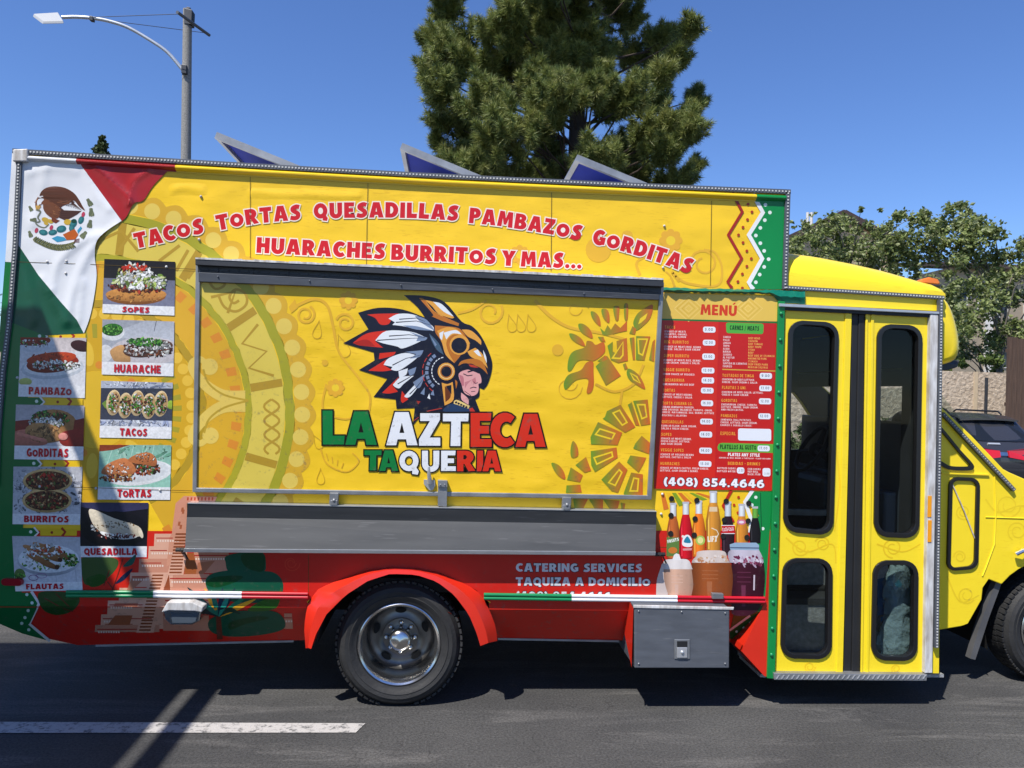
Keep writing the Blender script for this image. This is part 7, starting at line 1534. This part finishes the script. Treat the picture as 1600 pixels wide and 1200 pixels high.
def foliage(name, label, cat, bx, by, Yd, blobs, lsize, dens, cols, seed, group=None, stems=True, m='leaf', barkm='greybark', deep=1.0):
    k = F/(Yd+D0); b = P(bx, by, Yd); t = empty(name, Vector((b.x, Yd, 0))); tag(t, label, cat, group); L = Leaves(seed); rr = random.Random(seed); st = MB()
    for x, y, r in blobs:
        rad = r/k; c = P(x, y, Yd); dy = rr.uniform(-deep, deep); s_ = (Yd+dy+D0)/(Yd+D0); c = Vector((c.x*s_, Yd+dy, CAMZ+(c.z-CAMZ)*s_))
        sub = [c+Vector((rr.gauss(0, .5), rr.gauss(0, .5), rr.gauss(0, .5)))*rad for _ in range(max(2, int(r/5)))]
        for q in sub:
            sr = rad*rr.uniform(.25, .48)
            for _ in range(int(dens*r*r/max(2, int(r/5)))):
                d = Vector((rr.gauss(0, 1), rr.gauss(0, 1), rr.gauss(0, .85))); L.leaf(q+d*sr*.6, lsize, cols)
            if stems and rr.random() < .22: st.tube([Vector((b.x+rr.uniform(-.1, .1), Yd, max(.3, q.z-1.6-rr.random()))), (q+b)/2*0+Vector(((q.x+b.x)/2, (q.y+Yd)/2, q.z-.6)), q], [.035, .02, .006], 5)
    L.build('crown', M[m], t)
    if stems: st.tube([Vector((b.x, Yd, 0)), Vector((b.x+.05, Yd, P(bx, by, Yd).z))], [.16, .09], 10); st.build('trunk', M[barkm], t, smooth=True)
    return t
LC = [(.20, .245, .075), (.25, .29, .10), (.155, .20, .06), (.36, .39, .20), (.12, .16, .052)]
foliage('leafy_tree', 'leafy green tree reaching over the tan wall at the right edge, taller than its neighbour', 'tree', 1560, 560, 19.6,
        [(1440, 400, 40), (1432, 345, 26), (1412, 375, 30), (1462, 372, 28), (1480, 345, 26), (1502, 332, 22), (1520, 350, 28), (1545, 385, 30), (1500, 400, 42), (1558, 428, 36), (1482, 448, 36), (1525, 470, 40), (1580, 470, 34), (1500, 512, 34), (1548, 526, 34), (1590, 405, 30), (1612, 440, 34), (1592, 520, 24), (1512, 556, 18), (1466, 420, 24), (1488, 480, 20), (1640, 400, 40), (1650, 470, 40), (1500, 545, 22), (1535, 552, 20), (1480, 530, 18)], .165, .55, LC, 5)
foliage('leafy_tree', 'lower leafy tree in front of the brown gable roof, just right of the truck box', 'tree', 1330, 470, 20.5,
        [(1243, 375, 22), (1262, 362, 22), (1290, 350, 20), (1300, 378, 28), (1330, 345, 16), (1345, 326, 9), (1376, 326, 6), (1352, 362, 26), (1385, 372, 28), (1256, 400, 24), (1330, 395, 30), (1400, 395, 30), (1420, 420, 26), (1370, 405, 30), (1290, 410, 26), (1425, 340, 10), (1240, 350, 8), (1272, 335, 5), (1310, 362, 20), (1350, 385, 26), (1248, 388, 22), (1280, 388, 24), (1310, 405, 26), (1350, 410, 26)], .155, .42, LC, 6)
foliage('shrub', 'bright green shrub showing above the stucco wall', 'shrub', 1530, 570, 18.6, [(1500, 572, 14), (1522, 566, 15), (1545, 562, 17), (1566, 558, 18), (1590, 566, 16), (1480, 580, 10)], .14, .5, [(.12, .17, .04), (.15, .21, .05), (.09, .13, .03)], 7, stems=False, deep=.4)
foliage('shrub', 'dark green shrub low in front of the stucco wall beside the parked car', 'shrub', 1500, 690, 15.8, [(1470, 668, 16), (1490, 664, 13), (1506, 668, 12), (1480, 690, 20), (1510, 690, 16)], .10, .6, [(.04, .06, .025), (.055, .075, .03)], 8, stems=False, deep=.4)
foliage('hedge', 'ivy hedge seen through the cab windows behind the truck', 'hedge', 1290, 720, 15.2, [(1120+k*18, 690+8*math.sin(k*1.7), 24) for k in range(18)], .13, .55, [(.10, .14, .05), (.13, .17, .06), (.07, .10, .035)], 9, stems=False, deep=.5)
foliage('cypress_tree', 'small dark cypress tip peeking over the rear of the truck roof', 'tree', 161, 240, 36, [(161+math.sin(k*2.3)*1.6, 213+k*2.2, 2.0+min(7, k*.55)) for k in range(60)], .2, 6, [(.06, .085, .03), (.08, .105, .04)], 10, m='needle', barkm='bark', deep=.2)
pt_ = P(-30, 480, 36); palm = empty('palm_tree', Vector((pt_.x, 36, 0))); tag(palm, 'palm tree with spiky fronds at the left edge behind the truck', 'tree')
mb = MB(); mb.tube([Vector((pt_.x, 36, 0)), pt_], [.3, .22], 10); mb.build('trunk', M['bark'], palm, smooth=True)
L = Leaves(3); rr = random.Random(3)
for k in range(44):
    a = rr.uniform(0, 6.28); el_ = rr.uniform(-.5, 1.2); d = Vector((math.cos(a)*math.cos(el_), math.sin(a)*math.cos(el_), math.sin(el_)))
    for j in range(12):
        t = j/11; q = pt_+d*1.5*t+Vector((0, 0, -.55*t*t)); 
        for s_ in (-1, 1):
            e = d.cross(Vector((0, 0, 1))).normalized()*s_; n = len(L.v); w = d*.03; tip = q+(e*.5+d*.5-Vector((0, 0, .15)))*.75*(1-.5*t)
            L.v += [tuple(q-w), tuple(q+w), tuple(tip)]; L.f.append((n, n+1, n+2)); c = rr.choice([(.06, .08, .035), (.08, .10, .045), (.10, .09, .04)]); L.c += [(c[0], c[1], c[2], 1)]*3
L.build('crown', M['leaf'], palm)

# ================================================================== walls, fence and buildings behind
def stucco():
    m, t, b = new_mat('rough_stucco'); L_ = t.links.new; b.inputs['Roughness'].default_value = .9
    tc = N(t, 'ShaderNodeTexCoord'); n = N(t, 'ShaderNodeTexNoise', Scale=9, Detail=5, Distortion=.3); L_(tc.outputs['Object'], n.inputs['Vector'])
    r = N(t, 'ShaderNodeValToRGB'); r.color_ramp.elements[0].position = .35; r.color_ramp.elements[0].color = (.36, .28, .20, 1); r.color_ramp.elements[1].position = .6; r.color_ramp.elements[1].color = (.54, .44, .33, 1); L_(n.outputs[0], r.inputs[0]); L_(r.outputs[0], b.inputs['Base Color'])
    bp = N(t, 'ShaderNodeBump', Strength=.9, Distance=.05); L_(n.outputs[0], bp.inputs['Height']); L_(bp.outputs[0], b.inputs['Normal']); return m
M['stucco'] = stucco(); M['cream'] = mat('cream_pilaster', (.56, .44, .29, 1), .85, var=.1)
WY = 17.5; z = P(1520, 581, WY).z
wall = empty('masonry_wall', Vector((P(1500, 600, WY).x, WY, 0))); tag(wall, 'tan stucco boundary wall with a cream pilaster behind the parked car', 'wall')
mb = MB(); mb.box(P(-1500, 600, WY).x, P(2700, 600, WY).x, WY, WY+.2, 0, z); mb.build('wall_panel', M['stucco'], wall)
for x in range(-1444, 2700, 212):
    mb = MB(); mb.box(P(x-2.6, 600, WY).x, P(x+2.8, 600, WY).x, WY-.04, WY-.001, 0, z+.004); mb.build('pilaster', M['cream'], wall)
mb = MB(); a = P(1541.5, 590, WY-.6); mb.tube([Vector((a.x, WY-.6, 0)), a], .045, 8); tag(mb.build('sign_post', M['darkgrey'], None, smooth=True), 'thin dark post standing against the tan wall', 'post')
def siding(name, col):
    m, t, b = new_mat(name); L_ = t.links.new; b.inputs['Base Color'].default_value = col; b.inputs['Roughness'].default_value = .8
    tc = N(t, 'ShaderNodeTexCoord'); sp = N(t, 'ShaderNodeSeparateXYZ'); L_(tc.outputs['Object'], sp.inputs[0]); mu = N(t, 'ShaderNodeMath', operation='MULTIPLY'); mu.inputs[1].default_value = 5.0; L_(sp.outputs[2], mu.inputs[0])
    fr = N(t, 'ShaderNodeMath', operation='FRACT'); L_(mu.outputs[0], fr.inputs[0]); bp = N(t, 'ShaderNodeBump', Strength=1, Distance=.06); L_(fr.outputs[0], bp.inputs['Height']); L_(bp.outputs[0], b.inputs['Normal']); return m
M['siding'] = siding('beige_siding', (.56, .45, .31, 1)); M['rooftile'] = mat('brown_roof_shingle', (.07, .05, .045, 1), .9, var=.4, vscale=3, bump=.5, bscale=8); M['fascia'] = mat('dark_brown_fascia', (.05, .03, .028, 1), .7); M['pane'] = mat('dark_window_pane', (.03, .035, .04, 1), .1); M['wframe'] = mat('white_window_frame', (.6, .58, .55, 1), .6)
BY = 38
bl = empty('apartment_building', Vector((P(1305, 600, BY).x, BY, 0))); tag(bl, 'beige apartment building with a brown gable roof behind the cab roof', 'building')
xa, xb, xm = P(1225, 600, BY).x, P(1390, 600, BY).x, P(1304, 600, BY).x; ze = P(1304, 372, BY).z; zr_ = P(1304, 331, BY).z
mb = MB(); mb.add([(xa, BY, 0), (xb, BY, 0), (xb, BY, ze), (xm, BY, zr_-.35), (xa, BY, ze), (xa, BY+10, 0), (xb, BY+10, 0), (xb, BY+10, ze), (xm, BY+10, zr_-.35), (xa, BY+10, ze)], [(0, 1, 2, 3, 4), (9, 8, 7, 6, 5), (0, 4, 9, 5), (1, 6, 7, 2)]); mb.build('wall', M['siding'], bl)
mb = MB()
for s_, xe_ in ((-1, xa), (1, xb)):
    xo = xe_+s_*.5; zo = ze-.25
    q = [Vector((xm, BY-.6, zr_)), Vector((xo, BY-.6, zo)), Vector((xo, BY+10.6, zo)), Vector((xm, BY+10.6, zr_))]; mb.hexa(q, [p-Vector((0, 0, .22)) for p in q])
rf = mb.build('roof', M['rooftile'], bl)
mb = MB()
for s_, xe_ in ((-1, xa), (1, xb)): mb.bar(Vector((xm, BY-.62, zr_-.16)), Vector((xe_+s_*.5, BY-.62, ze-.41)), .06, .34)
mb.build('fascia', M['fascia'], rf)
for x in (1262, 1268):
    mb = MB(); a = P(x, 332, BY+1.5); mb.tube([Vector((a.x, BY+1.5, ze-.3)), a], .09, 8); mb.build('vent_pipe', M['wframe'], rf, smooth=True)
def win(parent, x0, x1, y0, y1, Y):
    a, b = P(x0, y0, Y), P(x1, y1, Y); mb = MB(); mb.plate([[(x0, y0), (x1, y0), (x1, y1), (x0, y1)], [(x0+1.2, y0+1.2), (x1-1.2, y0+1.2), (x1-1.2, y1-1.2), (x0+1.2, y1-1.2)]], Y-.06, Y+.02); f = mb.build('window', M['wframe'], parent)
    mb = MB(); mb.plate([[(x0+1, y0+1), (x1-1, y0+1), (x1-1, y1-1), (x0+1, y1-1)]], Y-.02, Y+.01); mb.build('pane', M['pane'], f)
for x0, x1, y0, y1 in ((1362, 1376, 395, 425), (1250, 1270, 420, 455), (1310, 1330, 420, 455)): win(bl, x0, x1, y0, y1, BY)
B2 = 30; br_ = empty('apartment_building', Vector((P(1560, 600, B2).x, B2, 0))); tag(br_, 'beige sided apartment block with dark windows at the right edge behind the tree', 'building')
xa, xb = P(1484, 600, B2).x, P(1760, 600, B2).x; ze = P(1560, 420, B2).z
mb = MB(); mb.box(xa, xb, B2, B2+9, 0, ze); mb.build('wall', M['siding'], br_)
mb = MB(); q = [Vector((xa-.5, B2-.7, ze-.1)), Vector((xb, B2-.7, ze-.1)), Vector((xb, B2+4.5, ze+.7)), Vector((xa-.5, B2+4.5, ze+.7))]; mb.hexa(q, [p+Vector((0, 0, .2)) for p in q]); mb.build('roof', M['rooftile'], br_)
for x0, x1, y0, y1 in ((1484+8, 1512, 455, 486), (1528, 1540, 458, 486), (1558, 1576, 470, 496), (1600, 1625, 470, 500), (1560, 1580, 540, 575)): win(br_, x0, x1, y0, y1, B2)
mb = MB(); mb.plate([[(1584, 503), (1760, 508), (1760, 517), (1584, 512)]], B2-1.2, B2-.001); mb.build('balcony', M['fascia'], br_)
mb = MB(); mb.plate([[(1540, 440), (1552, 440), (1552, 600), (1540, 600)]], B2-.15, B2-.001); mb.build('corner_board', M['wframe'], br_)
FY = 15.2; M['wood'] = mat('weathered_brown_wood', (.10, .058, .038, 1), .85, var=.45, vscale=3, bump=.4, bscale=20, stretch=(6, 6, .6))
fence = empty('wooden_fence', Vector((P(1600, 600, FY).x, FY, 0))); tag(fence, 'tall brown wooden board fence at the right edge behind the parked car', 'fence')
rr = random.Random(2); mb = MB(); k = 0; x = P(1573, 600, FY).x; ztop = P(1590, 528, FY).z
while x < P(1760, 600, FY).x: mb.box(x, x+.14, FY, FY+.03, .05, ztop+rr.uniform(-.02, .02)); x += .148
mb.build('boards', M['wood'], fence); mb = MB()
for z_ in (.5, ztop*.5, ztop-.4): mb.box(P(1573, 600, FY).x, P(1760, 600, FY).x, FY+.031, FY+.08, z_, z_+.1)
mb.build('rail', M['wood'], fence)

# ================================================================== parked SUV
CY = 10.5; cx = P(1570, 650, CY).x; suv = empty('parked_suv', Vector((cx, CY, 0))); tag(suv, 'dark grey SUV parked beyond the bonnet, seen from behind', 'car')
M['carpaint'] = mat('dark_grey_car_paint', (.045, .046, .054, 1), .22, .3, coat=.6); M['carglass'] = mat('dark_car_glass', (.012, .014, .017, 1), .06); M['carred'] = mat('red_tail_lamp', (.55, .012, .018, 1), .12, coat=.5); M['carblack'] = mat('black_plastic_trim', (.012, .012, .013, 1), .5)
RZ = P(1570, 646.5, CY+.9).z
prof = [(0.04, .38), (.0, .55), (.0, .84), (.05, .98), (.10, 1.06), (.46, RZ-.16), (.62, RZ-.06), (1.0, RZ), (2.4, RZ), (2.75, RZ-.06), (3.55, 1.12), (4.5, 1.0), (4.75, .8), (4.78, .4)]
def hw(z_): return .955-.03*max(0, .6-z_) if z_ < 1.0 else .955-.30*((z_-1.0)/(RZ-1.0))**1.1
vs = []; n = len(prof); cols_ = 9
for y, z_ in prof:
    for j in range(cols_):
        s_ = -1+2*j/(cols_-1); w = hw(z_); bow = .10*abs(s_)**3 if y < .5 else 0; bz = -.05*abs(s_)**3 if z_ > 1.2 else 0
        vs.append((cx+s_*w, CY+y+bow, z_+bz))
mb = MB(); mb.add(vs, [(i*cols_+j, i*cols_+j+1, (i+1)*cols_+j+1, (i+1)*cols_+j) for i in range(n-1) for j in range(cols_-1)]+[[i*cols_ for i in range(n)], [i*cols_+cols_-1 for i in range(n)][::-1]])
mb.build('body', M['carpaint'], suv, smooth=True, recalc=True)
def rear(z_): 
    for (y0, a), (y1, b) in zip(prof[2:], prof[3:]):
        if a <= z_ <= b: return CY+y0+(y1-y0)*(z_-a)/(b-a)
    return CY
def onrear(pts, off=.02, th=.02):
    f = [Vector((cx+u*hw(z_), rear(z_)+.10*abs(u)**3-off, z_-(.05*abs(u)**3 if z_ > 1.2 else 0))) for u, z_ in pts]; mb = MB(); m = len(f)
    mb.add(f+[p+Vector((0, th, 0)) for p in f], [list(range(m))]+[(i, i+m, (i+1) % m+m, (i+1) % m) for i in range(m)]); return mb
top_ = RZ-.14
onrear([(u, 1.12) for u in [-.78, -.4, 0, .4, .78]]+[(.86, 1.2), (.9, top_)]+[(u, top_) for u in (.4, 0, -.4)]+[(-.9, top_), (-.86, 1.2)]).build('rear_window', M['carglass'], suv, recalc=True)
mb = MB(); mb.add([(cx+s_*.66, CY+.36+.1*abs(s_)**2, RZ-.10+dz-.03*abs(s_)**2) for s_ in (-1, -.5, 0, .5, 1) for dz in (-.035, .0)]+[(cx+s_*.66, CY+.85, RZ-.03+dz-.03*abs(s_)**2) for s_ in (-1, -.5, 0, .5, 1) for dz in (-.035, .02)], [(2*i, 2*i+2, 2*i+3, 2*i+1) for i in range(4)]+[(2*i+1, 2*i+3, 2*i+13, 2*i+11) for i in range(4)]+[(2*i, 2*i+10, 2*i+12, 2*i+2) for i in range(4)]); mb.build('spoiler', M['carpaint'], suv, smooth=True)
for s_ in (-1, 1):
    onrear([(s_*u, z_) for u, z_ in ((.1, .80), (.5, .74), (.8, .71), (1.0, .70), (1.0, .97), (.8, 1.0), (.5, .98), (.1, .93))], .045, .06).build('tail_light', M['carred'], suv, recalc=True)
    mb = MB(); mb.tube([(cx+s_*.60, CY+.9, RZ-.02), (cx+s_*.60, CY+1.0, RZ+.045), (cx+s_*.60, CY+2.4, RZ+.05), (cx+s_*.60, CY+2.5, RZ)], .02, 8); mb.build('roof_rail', M['carblack'], suv, smooth=True)
    for yy in (.95, 3.75):
        mb = MB(); mb.lathe((cx+s_*.78, CY+yy, .36), (s_, 0, 0), [(.1, .13), (.22, .12), (.24, .15), (.34, .15), (.36, .10), (.36, -.08), (.1, -.1)], 28); mb.build('wheel', M['tyre'], suv, smooth=True)
onrear([(-.09, .83), (.09, .83), (.09, .90), (-.09, .90)], .02, .01).build('chrome_strip', M['chrome'], suv); onrear([(-.30, 1.055), (-.02, 1.055), (-.02, 1.085), (-.30, 1.085)], .02, .01).build('model_lettering', M['galv'], suv)
onrear([(-.17, .42), (.17, .42), (.17, .53), (-.17, .53)], .02, .01).build('number_plate', M['wframe'], suv); mb = MB(); mb.box(cx-.93, cx+.93, CY-.05, CY+.3, .36, .56); mb.build('bumper', M['carblack'], suv, bevel=.04)

# ================================================================== flat canopy beside the parking bay (its shadow crosses the truck's rear)
q = P(66, 498, 0); S = SUN/(-SUN.z); dY = 1.0; tt = dY/S.y
c0 = Vector((q.x-S.x*tt, -dY, q.z+tt)); M['canopy'] = mat('painted_canopy_steel', (.5, .5, .48, 1), .5)
can = empty('canopy', Vector((c0.x-2.5, -5, 0))); tag(can, 'flat roofed steel canopy beside the parking bay, left of the camera', 'canopy')
mb = MB(); mb.box(c0.x-6, c0.x-.21, -11, c0.y, c0.z, c0.z+.05); mb.box(c0.x-.209, c0.x-.121, -1.30, c0.y, c0.z, c0.z+.05); mb.build('roof', M['canopy'], can)
mb = MB(); mb.box(c0.x-.12, c0.x, -11, c0.y, c0.z, c0.z+.05); mb.build('edge_beam', M['canopy'], can)
for x, y in ((c0.x-5.8, -1.4), (c0.x-1.2, -10.6), (c0.x-5.8, -10.6), (c0.x-1.4, -1.5)):
    mb = MB(); mb.box(x-.06, x+.06, y-.06, y+.06, 0, c0.z); mb.build('post', M['canopy'], can)
